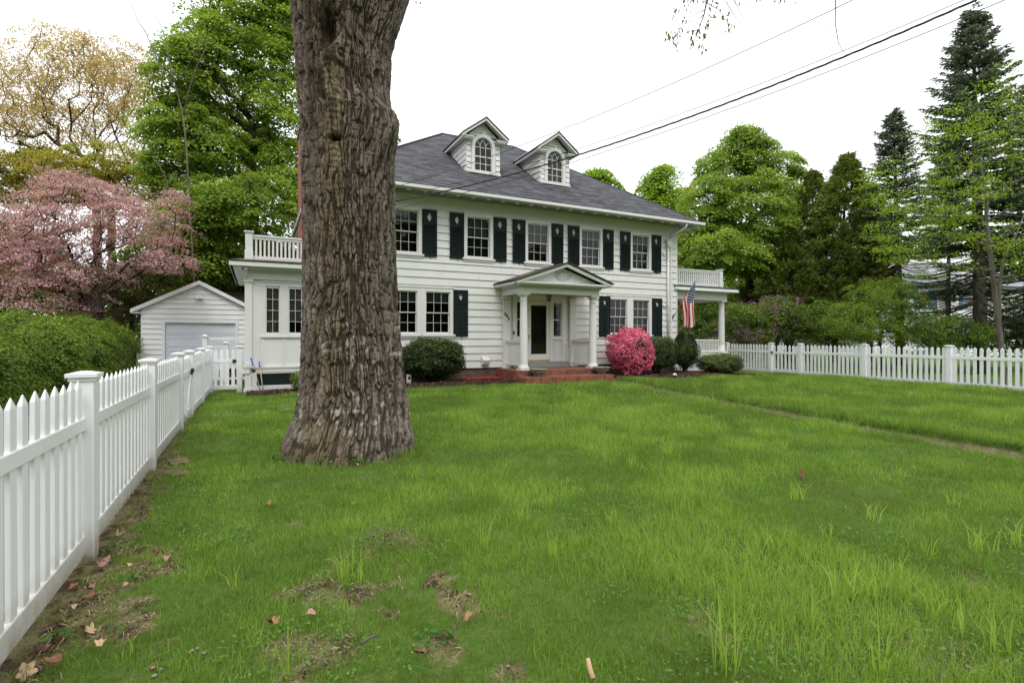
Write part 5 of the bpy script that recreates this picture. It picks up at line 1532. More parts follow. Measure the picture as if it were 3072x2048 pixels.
cable('thick twisted black service cable running from the house front over the lawn', (-5.85, -.06, 5.30), wp(2930, 0, 8.4), [(2000, 369), (1760, 457), (2300, 255), (1300, 590)], .0115, twist=True)
cable('thin wire just above the thick twisted cable', (-5.85, -.07, 5.42), wp(2893, 0, 8.4), [(2000, 353), (2547, 137), (1760, 441)], .0065)
cable('thin wire just below the thick twisted cable', (-5.85, -.07, 5.05), wp(3016, 0, 8.4), [(2000, 386), (1760, 475), (2880, 55)], .0075)
cable('highest thin wire, crossing the sky above the other cables', (-5.85, -.07, 5.62), wp(2560, 0, 8.4), [(2000, 255), (1760, 361), (1300, 557)], .0068)

# ---------------------------------------------------------------- the big trunk
def big_trunk():
    ox, oy = TR0
    NA, NZ = 720, 1350; H = 8.6
    th = np.linspace(0, 2 * math.pi, NA, endpoint=False); zz_ = np.concatenate([np.linspace(-.12, 6.3, NZ - 120), np.linspace(6.31, H, 120)])
    TH, ZZ = np.meshgrid(th, zz_)
    # silhouette read from the photograph: left and right edge (in metres from the axis) against height
    def px(d, y): return (d * 3072 / 2352 - 1058) / 1550 * 7.05, 1.5 + (1010 - y * 3072 / 2352) / 1550 * 7.05
    prof = [(672, 927, 0), (683, 898, 100), (691, 893, 200), (694, 897, 232), (696, 915, 262), (698, 912, 300), (700, 904, 340), (703, 903, 450), (703, 903, 600), (702, 907, 700), (700, 914, 780), (696, 922, 850), (690, 930, 900), (680, 937, 950), (666, 944, 1000)]
    zp = [px(0, p[2])[1] for p in prof][::-1]; lp = [-px(p[0], 0)[0] for p in prof][::-1]; rp = [px(p[1], 0)[0] for p in prof][::-1]
    zp = [-.3] + zp + [8.6]; lp = [lp[0] * 1.05] + lp + [lp[-1] + .55]; rp = [rp[0] * 1.04] + rp + [rp[-1] + .75]
    Lr = np.interp(ZZ, zp, lp); Rr = np.interp(ZZ, zp, rp)
    # angle measured with 0 = photo right, pi/2 = away from the camera
    cs, sn = np.cos(TH), np.sin(TH)
    half = (Lr + Rr) / 2; mid = (Rr - Lr) / 2
    dep = half * (0.94 + .05 * np.sin(ZZ * .8))
    # root flare lobes
    fl = sstep(.80, -.05, ZZ) ** 1.6
    lobes = 0
    for a0, k, wd in ((math.radians(206), .08, .24), (math.radians(248), .12, .34), (math.radians(-52), .20, .40), (math.radians(8), .20, .34), (math.radians(80), .22, .5), (math.radians(140), .08, .4), (math.radians(-88), .10, .25)):
        dd = np.angle(np.exp(1j * (TH - a0))); lobes = lobes + k * np.exp(-(dd / wd) ** 2)
    lobes2 = lobes * fl * .24
    # broad flutes up the stem, the burl on the right and the old scars
    flute = .022 * np.sin(TH * 5 + ZZ * .35 + .6) + .016 * np.sin(TH * 9 - ZZ * .5 + 2) + .035 * (fbm(cs * 1.5 + 4, sn * 1.5, ZZ * .45, seed=51, o=3) - .5) * 2
    def bumpf(a, z, wa, wz, k): dd = np.angle(np.exp(1j * (TH - a))); return k * np.exp(-(dd / wa) ** 2 - ((ZZ - z) / wz) ** 2)
    zz0 = lambda y: 1.5 + (1010 - y * 1.306) / 1550 * 6.45
    knots = bumpf(math.radians(-28), zz0(265), .38, .36, .11) + bumpf(math.radians(-92), zz0(215), .15, .70, .085) + bumpf(math.radians(-88), zz0(105), .16, .20, .11) \
          - bumpf(math.radians(-93), zz0(55), .16, .18, .20) - bumpf(math.radians(-106), zz0(190), .05, .6, .09) - bumpf(math.radians(-90), zz0(302), .12, .035, .11) + bumpf(math.radians(-100), zz0(470), .12, .55, .018) \
          - bumpf(math.radians(-122), zz0(60), .12, 1.4, .05) - bumpf(math.radians(-50), zz0(40), .10, .9, .03)
    # bark: furrows that wander and join, plates broken across
    R0 = .62
    bx, by = cs * R0, sn * R0
    wx_ = (fbm(bx * 3, by * 3, ZZ * 1.1, seed=61, o=3) - .5) * .10; wf = (vn(bx * 9, by * 9, ZZ * 6, seed=63) - .5) * .045; wy_ = (fbm(bx * 3 + 9, by * 3, ZZ * 1.1, seed=62, o=3) - .5) * .10
    wx_ = wx_ + wf; wy_ = wy_ - wf
    n1 = vn((bx + wx_) * 27, (by + wy_) * 27, ZZ * 2.9, seed=71); n2 = vn((bx + wx_) * 44 + 5, (by + wy_) * 48, ZZ * 5.5, seed=72)
    n3 = fbm(bx * 60, by * 60, ZZ * 26, seed=73, o=3); n4 = vn((bx + wx_) * 22, (by + wy_) * 20, ZZ * 15, seed=74)
    f1 = 1 - np.abs(n1 - .5) * 2; f2 = 1 - np.abs(n2 - .5) * 2; f4 = 1 - np.abs(n4 - .5) * 2
    furrow = np.clip(sstep(.70, .97, f1) + .60 * sstep(.72, .97, f2) + .40 * sstep(.80, .99, f4) * sstep(.35, .6, n3), 0, 1.25)
    smooth = np.clip(bumpf(math.radians(-92), zz0(200), .13, .8, 1) + bumpf(math.radians(-90), zz0(330), .13, .25, .6) + bumpf(math.radians(-28), zz0(270), .25, .3, .5) + bumpf(math.radians(-112), zz0(470), .12, .8, .45), 0, .85)
    amp = (.034 - .010 * fl) * (1 - smooth)
    d = -furrow * amp + (n3 - .5) * .020 + smooth * .010 * np.sin(ZZ * 85 + 4 * n1 + TH * 6) * .5
    rad = 1 + 0 * TH
    r = flute + knots + lobes2 + d
    X = mid + (half + r) * cs; Y = (dep + r) * sn - fl * .16
    hw = .55 - .5 * furrow
    px_ = ox + RV[0] * X + FV[0] * Y; py_ = oy + RV[1] * X + FV[1] * Y
    v = np.stack([px_.ravel() - ox, py_.ravel() - oy, ZZ.ravel()], 1)
    i = (np.arange(NZ - 1)[:, None] * NA + np.arange(NA)[None, :]); j = (np.arange(NZ - 1)[:, None] * NA + (np.arange(NA)[None, :] + 1) % NA)
    q = np.stack([i.ravel(), j.ravel(), (j + NA).ravel(), (i + NA).ravel()], 1)
    # colour masks: lichen low on the stem, mossy ochre streak down the middle, dark staining at the top with the hollows' shade painted in
    lich = sstep(.55, .70, fbm(bx * 22, by * 22, ZZ * 13, seed=81, o=3)) * (1 - .7 * sstep(.3, .8, furrow)) * np.clip(sstep(3.0, .6, ZZ) * sstep(.42, .6, fbm(bx * 2.5, by * 2.5, ZZ * 1.4, seed=82, o=2)) + .12, 0, 1) * sstep(.15, .5, ZZ)
    moss = np.clip(np.exp(-(np.angle(np.exp(1j * (TH - math.radians(-97)))) / .42) ** 2) * (.45 + .9 * (fbm(bx * 4, by * 4, ZZ * .9, seed=83, o=3) - .3)), 0, 1)
    stain_shade = np.clip(bumpf(math.radians(-93), zz0(40), .17, .34, 2.0) + bumpf(math.radians(-90), zz0(303), .13, .05, 1.2) + bumpf(math.radians(-122), zz0(60), .16, 1.3, .7), 0, 1)
    t = thing('big_tree', 'massive old tree trunk with deeply furrowed brown bark on the lawn in the foreground', 'tree', (ox, oy, float(gz(ox, oy)) - .0))
    m, nt, b = nmat('furrowed_bark')
    A = lambda n: (lambda a: (setattr(a, 'attribute_name', n), a.outputs['Fac'])[1])(nt.nodes.new("ShaderNodeAttribute"))
    g = coords(nt)
    f = noise(nt, g, 9, 6, .7, (1, 1, .28)); ff = noise(nt, g, 60, 4, .7, (1, 1, .4)); big = noise(nt, g, 1.6, 3, .5, (1, 1, .5))
    c = ramp(nt, f, [(.28, (.080, .064, .052)), (.5, (.165, .138, .115)), (.72, (.30, .262, .225))])
    c = mixc(nt, .55, c, ramp(nt, ff, [(.3, (.55, .52, .5)), (.7, (1.5, 1.45, 1.42))]), 'MULTIPLY')
    c = mixc(nt, .7, c, ramp(nt, big, [(.35, (.84, .82, .78)), (.65, (1.12, 1.10, 1.12))]), 'MULTIPLY')
    c = mixc(nt, math_(nt, 'MULTIPLY', A('moss'), .72), c, (.150, .112, .034))
    c = mixc(nt, math_(nt, 'MULTIPLY', A('scar'), .6), c, (.235, .195, .115))
    c = mixc(nt, math_(nt, 'MULTIPLY', A('furrow'), .85), c, (.030, .023, .017))
    c = mixc(nt, math_(nt, 'MULTIPLY', A('lichen'), .8), c, (.40, .41, .36))
    c = mixc(nt, math_(nt, 'MULTIPLY', A('stain_shade'), .80), c, (.020, .016, .012))
    nt.links.new(c, b.inputs['Base Color']); b.inputs['Roughness'].default_value = .92; b.inputs['Specular IOR Level'].default_value = .12
    bump(nt, b, ff, .7, .012)
    np_mesh('trunk', v, q, m, t, {'moss': ('POINT', moss.ravel()), 'lichen': ('POINT', lich.ravel()), 'stain_shade': ('POINT', stain_shade.ravel()), 'scar': ('POINT', smooth.ravel()), 'furrow': ('POINT', np.clip(furrow, 0, 1).ravel())}, smooth=True)
    # limbs above the picture and the twigs that hang back down into it
    m = MB()
    def cw(x, z, y=0.0): p = RV * x + FV * y; return (p[0], p[1], z)
    m.tube([cw(.55, 7.6), cw(1.6, 8.3, .1), cw(3.2, 8.4, .2), cw(4.9, 7.9, .1), cw(6.4, 7.2, 0)], [.42, .26, .16, .09, .03], 14)
    m.tube([cw(-.45, 7.7), cw(-1.3, 9.4, .4), cw(-2.2, 11.2, .6)], [.45, .3, .18], 14)
    m.tube([cw(.1, 8.2), cw(.3, 10, .5), cw(.6, 12, .5)], [.42, .3, .2], 14)
    m.build('limb', M['bark'], t)
    m = MB(); tips = []
    def fr(px__, py__, Z=7.15): p = W(px__, py__, Z); return (p[0] - ox, p[1] - oy, p[2] - float(gz(ox, oy)))
    L4 = [(2200, -330), (2150, -160), (2121, 0), (2112, 45), (2095, 90), (2083, 108)]
    m.tube([fr(*p) for p in L4], [.03, .02, .010, .008, .005, .003], 6)
    for a, bb in (((2115, 30), (2060, 62)), ((2121, 10), (2180, 60)), ((2112, 45), (2075, 78)), ((2180, -30), (2235, 75)), ((2150, -40), (2070, 10)), ((2095, 90), (2030, 112)), ((2200, -60), (2205, 40)), ((2250, -40), (2260, 5)), ((2300, -60), (2330, 10))):
        m.tube([fr(*a), fr((a[0] + bb[0]) / 2 + 4, (a[1] + bb[1]) / 2 - 6), fr(*bb)], [.006, .004, .002], 5); tips.append(bb)
    m.tube([fr(2380, -420), fr(2450, -200), fr(2505, -60), fr(2507, 0), fr(2507, 77), fr(2515, 128), fr(2528, 152), fr(2545, 170)], [.04, .02, .009, .008, .006, .005, .003, .002], 6)
    m.tube([fr(2507, 77), fr(2480, 85), fr(2450, 92)], [.004, .003, .002], 5)
    m.tube([fr(2178, 5), fr(2195, 35), fr(2215, 60), fr(2245, 85)], [.005, .004, .003, .0015], 5)
    m.build('twig', M['bark'], t)
    C, N_, S, AL = [], [], [], []
    cl = [(2030, 112, 10), (2083, 108, 12), (2045, 92, 9), (2095, 150, 6), (2034, 132, 5), (2060, 62, 10), (2030, 40, 8), (2065, 12, 12), (2120, 72, 9), (2145, 55, 6), (2180, 60, 8), (2187, 80, 6), (2112, 115, 7), (2178, 95, 3), (2210, 0, 6), (2260, 3, 8), (2335, 5, 9), (2370, 2, 5), (2150, 15, 6), (2075, 130, 7), (2008, 118, 6), (2122, 12, 6), (1255, 3, 5), (2055, -40, 30), (2180, -60, 30), (2330, -60, 40)]
    for x, y, n in cl:
        for k in range(n):
            C.append(fr(x + rng.normal(0, 9), y + rng.normal(0, 9), 7.15 + rng.normal(0, .05))); S.append(rng.uniform(.026, .048))
            N_.append((rng.normal(), rng.normal(), rng.normal(0, .4))); AL.append((rng.normal(0, .35), rng.normal(0, .35), -1))
    for k in range(60):          # the tuft of shoots on the right of the stem
        C.append(fr(1193 + rng.normal(0, 5), 424 + rng.normal(0, 6), 6.9)); S.append(rng.uniform(.012, .025)); N_.append(rng.normal(size=3)); AL.append((rng.normal(), rng.normal(), rng.normal()))
    v, q = quads_from(np.array(C), np.array(N_, float), np.array(S), .38, .2, np.array(AL, float))
    np_mesh('leaves', v, q, leafmat('young_oak_leaves', [(.10, .14, .03), (.16, .22, .05), (.22, .20, .06)], .4), t, {'tint': ('FACE', rng.random(len(C)))})
big_trunk()

# ---------------------------------------------------------------- trees
def skeleton(base, top, targets, rise=.5, lean=None, wig=.10):
    nodes = [np.array(base, float)]; par = [-1]
    n = max(4, int(np.linalg.norm(np.array(top) - base) / .7))
    for i in range(1, n + 1):
        t = i / n; p = np.array(base) * (1 - t) + np.array(top) * t + np.array([rng.normal(0, wig), rng.normal(0, wig), 0]) * (t * (1 - t) * 3)
        nodes.append(p); par.append(len(nodes) - 2)
    P = np.array(nodes); order = np.argsort(np.linalg.norm(targets - np.array(top), axis=1))
    for k in order:
        T = targets[k]; dv = T - P; dist = np.linalg.norm(dv, axis=1)
        low = np.maximum(0, P[:, 2] - T[:, None][2, 0] + rise * np.hypot(dv[:, 0], dv[:, 1]))
        cost = dist + 1.3 * low; cost[:max(2, n // 3)] += 3.0
        j = int(np.argmin(cost)); a = P[j]; L = dist[j]; s = max(1, int(L / .8)); prev = j
        new = []
        for i in range(1, s + 1):
            t = i / s; p = a * (1 - t) + T * t; p = p + np.array([0, 0, -.10 * L * math.sin(math.pi * t)]) + rng.normal(0, .035 * L / s + .01, 3) * (t < 1)
            new.append(p); par.append(prev); prev = len(P) + len(new) - 1
        P = np.concatenate([P, np.array(new)])
    return P, np.array(par)

def limb_mesh(name, P, par, r0, rt, mat, parent, sides=6, loc=(0, 0, 0)):
    n = len(P); cnt = np.ones(n); has = np.zeros(n, bool)
    for i in range(1, n): has[par[i]] = True
    cnt[:] = np.where(has, 0, 1)
    for i in range(n - 1, 0, -1): cnt[par[i]] += cnt[i]
    e = math.log(r0 / rt) / max(.5, math.log(max(2, cnt[0]))); R = rt * cnt ** e
    i = np.arange(1, n); a = P[par[i]]; b = P[i]; ra = np.minimum(R[par[i]], R[i] * 1.6); rb = R[i]
    d = b - a; L = np.linalg.norm(d, axis=1)[:, None] + 1e-6; d = d / L
    ref = np.where(np.abs(d[:, 2:3]) > .9, np.array([[1., 0, 0]]), np.array([[0, 0, 1.]]))
    u = np.cross(d, ref); u /= np.linalg.norm(u, axis=1)[:, None]; w = np.cross(d, u)
    V = []
    for c, r in ((a - d * ra[:, None] * .2, ra), (b, rb)):
        for k in range(sides):
            t = 2 * math.pi * k / sides; V.append(c + (u * math.cos(t) + w * math.sin(t)) * r[:, None])
    V = np.stack(V, 1); m_ = len(i)
    base = (np.arange(m_) * 2 * sides)[:, None]; Q = []
    for k in range(sides): k2 = (k + 1) % sides; Q.append(base + np.array([k, k2, sides + k2, sides + k]))
    Q = np.stack(Q, 1).reshape(-1, 4)
    return np_mesh(name, V.reshape(-1, 3) - np.array(loc), Q, mat, parent, smooth=True)

def in_blobs(blobs, n, shell=.55):
    """random points inside a set of ellipsoids (centre, radii), leaning towards their outsides"""
    vol = np.array([b[1][0] * b[1][1] * b[1][2] for b in blobs]) ** .75; pick = rng.choice(len(blobs), n, p=vol / vol.sum())
    d = rng.normal(size=(n, 3)); d /= np.linalg.norm(d, axis=1)[:, None]; r = rng.random(n) ** shell ** 1.0
    r = np.clip(r ** .6, .15, 1); c = np.array([b[0] for b in blobs])[pick]; R = np.array([b[1] for b in blobs])[pick]
    return c + d * R * r[:, None], d, r

def B(x, y, rx, ry, Z, dz=0.0, rz=None):
    """an ellipsoid of crown: photo centre and radii at depth Z"""
    c = W(x, y, Z + dz); k = Z / 1550
    return (c, (rx * k, (rz if rz else rx * k * .9), ry * k))

def broad_tree(name, label, cat, base, trunk_top, blobs, nclump, per, crad, lsize, lmat, bmat, r0, rt=.012, tint0=.5, flat=.45, up=.9, rise=.5, group=None, asp=.55, tsd=.15, seed=None, shell=.55, sub=None, parts=('trunk', 'crown')):
    base = np.array(base, float); t = thing(name, label, cat, tuple(base), 0, group)
    pts, dr, rr = in_blobs(blobs, nclump, shell)
    P, par = skeleton(base, np.array(trunk_top, float), pts, rise)
    limb_mesh(parts[0], P, par, r0, rt, bmat, t, loc=base)
    n = nclump * per; k = np.repeat(np.arange(nclump), per)
    # each clump is a loose umbrella of leaves; size varies so the outline breaks up
    cr = crad * rng.uniform(.55, 1.35, nclump)
    a = rng.uniform(0, 2 * math.pi, n); q = np.sqrt(rng.random(n)); 
    off = np.stack([np.cos(a) * q, np.sin(a) * q, (1 - q * q) * flat * 1.1 + rng.normal(0, .22, n) * flat - .25], 1) * cr[k][:, None]
    tilt = dr[k] * np.array([.5, .5, 0]); off[:, 2] -= (off[:, 0] * tilt[:, 0] + off[:, 1] * tilt[:, 1])
    cen = pts[k] + off + rng.normal(0, .04, (n, 3))
    nor = np.stack([np.cos(a) * q * .8, np.sin(a) * q * .8, np.full(n, up)], 1) + rng.normal(0, .38, (n, 3)) + tilt * .5
    clump_t = rng.normal(0, tsd, nclump)
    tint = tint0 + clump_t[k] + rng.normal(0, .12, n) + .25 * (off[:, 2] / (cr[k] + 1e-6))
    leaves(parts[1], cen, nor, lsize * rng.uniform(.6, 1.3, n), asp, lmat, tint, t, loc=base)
    return t

LM = {}
LM['maple'] = leafmat('maple_leaves', [(.095, .140, .018), (.180, .265, .034), (.29, .40, .055), (.41, .53, .095)], .45)
LM['maple2'] = leafmat('maple_leaves_dark', [(.045, .080, .014), (.095, .155, .024), (.16, .245, .038), (.25, .36, .065)], .36)
LM['bright'] = leafmat('spring_leaves', [(.15, .25, .02), (.25, .38, .03), (.35, .48, .05), (.44, .56, .09)], .42)
LM['budding'] = leafmat('budding_leaves', [(.36, .23, .09), (.54, .38, .16), (.60, .46, .20), (.52, .48, .17)], .38)
LM['ochre'] = leafmat('ochre_leaves', [(.20, .18, .02), (.36, .26, .045), (.38, .37, .05), (.27, .38, .06)], .35)
LM['pink'] = leafmat('crabapple_blossom', [(.14, .15, .06), (.26, .19, .15), (.50, .27, .33), (.67, .42, .49), (.80, .60, .66)], .40)
LM['cedar'] = leafmat('cedar_sprays', [(.050, .072, .018), (.125, .165, .036), (.22, .27, .062), (.34, .41, .10)], .28)
LM['spruce'] = leafmat('spruce_needles', [(.045, .060, .040), (.095, .122, .085), (.165, .200, .150), (.26, .30, .25)], .2)
LM['yew'] = leafmat('yew_needles', [(.012, .020, .006), (.032, .050, .012), (.075, .105, .024), (.16, .21, .045)], .18)
LM['hedge'] = leafmat('hedge_leaves', [(.042, .070, .013), (.105, .165, .024), (.195, .28, .038), (.31, .41, .066)], .32)
LM['azalea'] = leafmat('azalea_flowers', [(.04, .05, .014), (.58, .06, .17), (.82, .13, .33), (.90, .27, .47), (.94, .50, .64)], .35)
LM['lilac'] = leafmat('lilac_flowers', [(.32, .08, .28), (.50, .18, .46), (.62, .32, .54)], .30)

def gpt(x, Z, z=0.0):
    p = W(x, 1010, Z); return (p[0], p[1], z)

# ---- left background
broad_tree('budding_tree', 'tall open tree with pale yellow-orange spring buds against the sky, far left', 'tree', gpt(300, 34), W(290, 600, 34),
           [B(230, 260, 210, 140, 34), B(90, 330, 130, 120, 34), B(370, 240, 110, 120, 34), B(160, 400, 160, 60, 34), B(400, 400, 70, 120, 34), B(240, 180, 120, 60, 34)], 700, 40, .55, .085, LM['budding'], M['bark'], .24, .010, .45, flat=.9, up=.2, rise=1.1, asp=.4)
broad_tree('ochre_tree', 'yellow-green and ochre leafed tree just above the pink blossom tree', 'tree', gpt(350, 30), W(330, 620, 30),
           [B(320, 500, 150, 70, 30), B(100, 500, 120, 60, 31), B(60, 560, 110, 70, 31), B(440, 560, 80, 70, 30), B(230, 560, 150, 60, 30)], 330, 110, .6, .075, LM['ochre'], M['bark'], .22, .015, .5)
broad_tree('dark_green_tree', 'dark green broadleaf tree behind the pink blossom tree at the left edge', 'tree', gpt(0, 33), W(0, 700, 33),
           [B(0, 640, 110, 120, 33), B(110, 470, 70, 50, 34), B(-60, 760, 150, 140, 33), B(60, 820, 200, 110, 33)], 230, 120, .75, .10, LM['maple2'], M['bark'], .28, .02, .4)
broad_tree('maple_tree', 'tall green maple towering behind the garage, left of the big trunk', 'tree', gpt(760, 29), W(755, 360, 29),
           [B(740, 40, 150, 110, 29), B(840, 150, 110, 140, 29), B(640, 170, 120, 100, 29, -1), B(820, 330, 130, 150, 29), B(700, 420, 150, 130, 29, 1), B(860, 540, 100, 130, 29), B(740, 620, 180, 90, 28, -1), B(640, 760, 130, 90, 28, -1), B(830, -60, 120, 70, 29)], 620, 130, .78, .098, LM['maple'], M['bark'], .36, .016, .54)
broad_tree('maple_tree', 'green maple with lower branches reaching over the garage roof, left of the taller maple', 'tree', gpt(592, 27), W(585, 420, 27),
           [B(560, 240, 110, 110, 27), B(520, 370, 100, 90, 27), B(600, 430, 140, 110, 27), B(520, 520, 110, 90, 27), B(640, 640, 120, 110, 26), B(560, 700, 130, 110, 26), B(560, 800, 180, 70, 27, 1)], 480, 120, .70, .092, LM['maple'], M['bark'], .26, .014, .50)
# thin bare tree against the maple
def bare_tree():
    b = gpt(590, 24); t = thing('bare_tree', 'thin leafless tree whose bare twigs rise above the green maple', 'tree', b)
    m = MB()
    def f(pts, r):
        q = [W(x, y, 24) for x, y in pts]; q = [tuple(p - np.array(b)) for p in q]; m.tube(q, [r * (1 - .85 * i / (len(q) - 1)) for i in range(len(q))], 6)
    f([(590, 1010), (575, 700), (558, 430), (549, 348), (531, 272), (500, 225), (478, 192), (455, 140), (437, 98), (412, 60), (396, 20), (384, 0), (376, -25)], .045)
    f([(531, 272), (515, 215), (505, 170), (497, 120), (480, 70), (462, 50), (430, 25), (400, 18)], .03)
    f([(541, 235), (560, 205), (580, 170), (600, 140)], .025); f([(549, 348), (570, 260), (590, 200), (615, 150), (622, 100)], .035)
    f([(497, 120), (478, 95), (465, 60), (470, 30)], .012); f([(478, 192), (470, 150), (455, 130)], .012); f([(437, 98), (430, 60), (440, 40)], .010)
    f([(500, 480), (515, 500), (545, 470), (560, 440)], .02); f([(520, 640), (500, 540), (470, 480), (480, 430)], .04); f([(470, 480), (440, 430), (420, 380)], .02)
    m.build('trunk', M['bark_pale'], t)
bare_tree()
broad_tree('crabapple_tree', 'spreading crabapple tree covered in dusty pink blossom behind the hedge', 'tree', gpt(285, 20), W(300, 880, 20),
           [B(250, 640, 190, 100, 20), B(110, 720, 170, 100, 20), B(430, 660, 130, 80, 20), B(480, 760, 110, 50, 20), B(60, 800, 150, 80, 19.5), B(230, 800, 160, 80, 20), B(220, 545, 90, 45, 20.5), B(360, 580, 80, 45, 20.5), B(130, 880, 170, 60, 19.5), B(530, 600, 40, 30, 20), B(520, 790, 60, 25, 20), B(20, 650, 90, 60, 20)], 900, 62, .40, .040, LM['pink'], M['bark'], .17, .007, .62, flat=.22, rise=.35, tsd=.17, asp=.6, up=.7)
broad_tree('olive_shrub', 'olive green shrub between the crabapple and the garage roof', 'shrub', gpt(400, 23), W(400, 900, 23),
           [B(390, 840, 100, 90, 23), B(470, 800, 90, 70, 24), B(330, 900, 110, 60, 23), B(420, 920, 80, 60, 23)], 150, 130, .45, .05, leafmat('olive_leaves', [(.04, .045, .012), (.10, .10, .025), (.17, .17, .04)], .3), M['bark'], .10, .01, .5)
broad_tree('understory_tree', 'low dark green tree filling the gap above the garage roof', 'tree', gpt(800, 31), W(800, 780, 31),
           [B(780, 780, 160, 80, 31), B(650, 860, 160, 60, 31), B(900, 860, 150, 60, 31)], 200, 110, .8, .10, LM['maple2'], M['bark'], .2, .02, .35)

# ---- hedge
def leafy_mass(name, label, cat, base, surf_pts, nor, lsize, mat, tint, bmat, stems, asp=.5, group=None):
    t = thing(name, label, cat, base, 0, group)
    leaves('foliage', surf_pts, nor, lsize, asp, mat, tint, t, loc=base)
    if stems:
        m = MB()
        for pts, r in stems: m.tube([tuple(np.array(p) - np.array(base)) for p in pts], r, 5)
        m.build('stems', bmat, t)
    return t
L0, L1, cxh = -14.0, 9.4, -14.35
nc = 1900; yc = rng.uniform(L0, L1, nc); ph = rng.uniform(-.10, .72, nc) * math.pi
ztop = 1.56 + .34 * sstep(-8, 9, yc) + .60 * (fbm(yc * .45, yc * 0, seed=91, o=3) - .5)
lump = 1 + .85 * (fbm(yc * 1.1, ph * 1.3, seed=93, o=3) - .5)
sx = np.sign(np.cos(ph)) * np.abs(np.cos(ph)) ** .7; sz = np.maximum(np.sin(ph), 0) ** .7
pc = np.stack([cxh + 1.30 * sx * lump, yc, .80 + (ztop - .80) * sz * lump], 1); pc[:, 2] = np.where(ph < .12, rng.uniform(.15, .85, nc), pc[:, 2])
per = 62; n = nc * per; k = np.repeat(np.arange(nc), per); a = rng.uniform(0, 2 * math.pi, n); q = np.sqrt(rng.random(n)); cr = rng.uniform(.20, .44, nc)[k]
out = np.stack([np.cos(ph), np.zeros(nc), np.maximum(0, np.sin(ph))], 1)[k]
cen = pc[k] + np.stack([np.cos(a) * q * cr, np.sin(a) * q * cr * 1.2, (1 - q * q) * cr * .42 - .35 * q * cr], 1) + out * (rng.random(n) * .10)[:, None] - np.array([0, 0, .16]) * (np.cos(a) * q)[:, None] * (out[:, :1] > .4)
nor = np.stack([np.cos(a) * q * .7 + out[:, 0] * .5, np.sin(a) * q * .7, np.full(n, .9)], 1) + rng.normal(0, .3, (n, 3))
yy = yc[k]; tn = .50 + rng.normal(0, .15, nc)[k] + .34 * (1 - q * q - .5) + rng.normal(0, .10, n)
ph = ph[k]
stems = [([(cxh + rng.uniform(-.4, .4), y, 0), (cxh + rng.uniform(-.5, .6), y + rng.uniform(-.3, .3), 1.3)], [.03, .012]) for y in np.arange(L0, L1, .5)]
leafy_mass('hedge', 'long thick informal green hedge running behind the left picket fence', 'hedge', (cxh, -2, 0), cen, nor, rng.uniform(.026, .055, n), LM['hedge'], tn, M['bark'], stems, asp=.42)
m = MB(); 
hv = []; ks = 40
for k in range(ks + 1):
    y = L0 + (L1 - L0) * k / ks; zt = 1.72 + .34 * float(sstep(-8, 9, y))
    hv += [(cxh + .85, y, .02), (cxh + .95, y, .7), (cxh + .65, y, zt - .35), (cxh, y, zt - .2), (cxh - .8, y, zt - .4), (cxh - .95, y, .02)]
# a second, inner layer of dark twigs and shaded leaves
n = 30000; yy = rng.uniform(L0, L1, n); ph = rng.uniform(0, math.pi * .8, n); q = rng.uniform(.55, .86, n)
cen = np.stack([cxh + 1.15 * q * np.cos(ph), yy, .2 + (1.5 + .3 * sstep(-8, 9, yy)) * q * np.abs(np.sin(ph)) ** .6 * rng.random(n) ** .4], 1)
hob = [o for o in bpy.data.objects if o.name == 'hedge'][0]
leaves('inner_foliage', cen, rng.normal(size=(n, 3)) + np.array([.6, 0, .4]), rng.uniform(.06, .11, n), .6, LM['hedge'], rng.uniform(0, .3, n), hob, loc=(cxh, -2, 0))

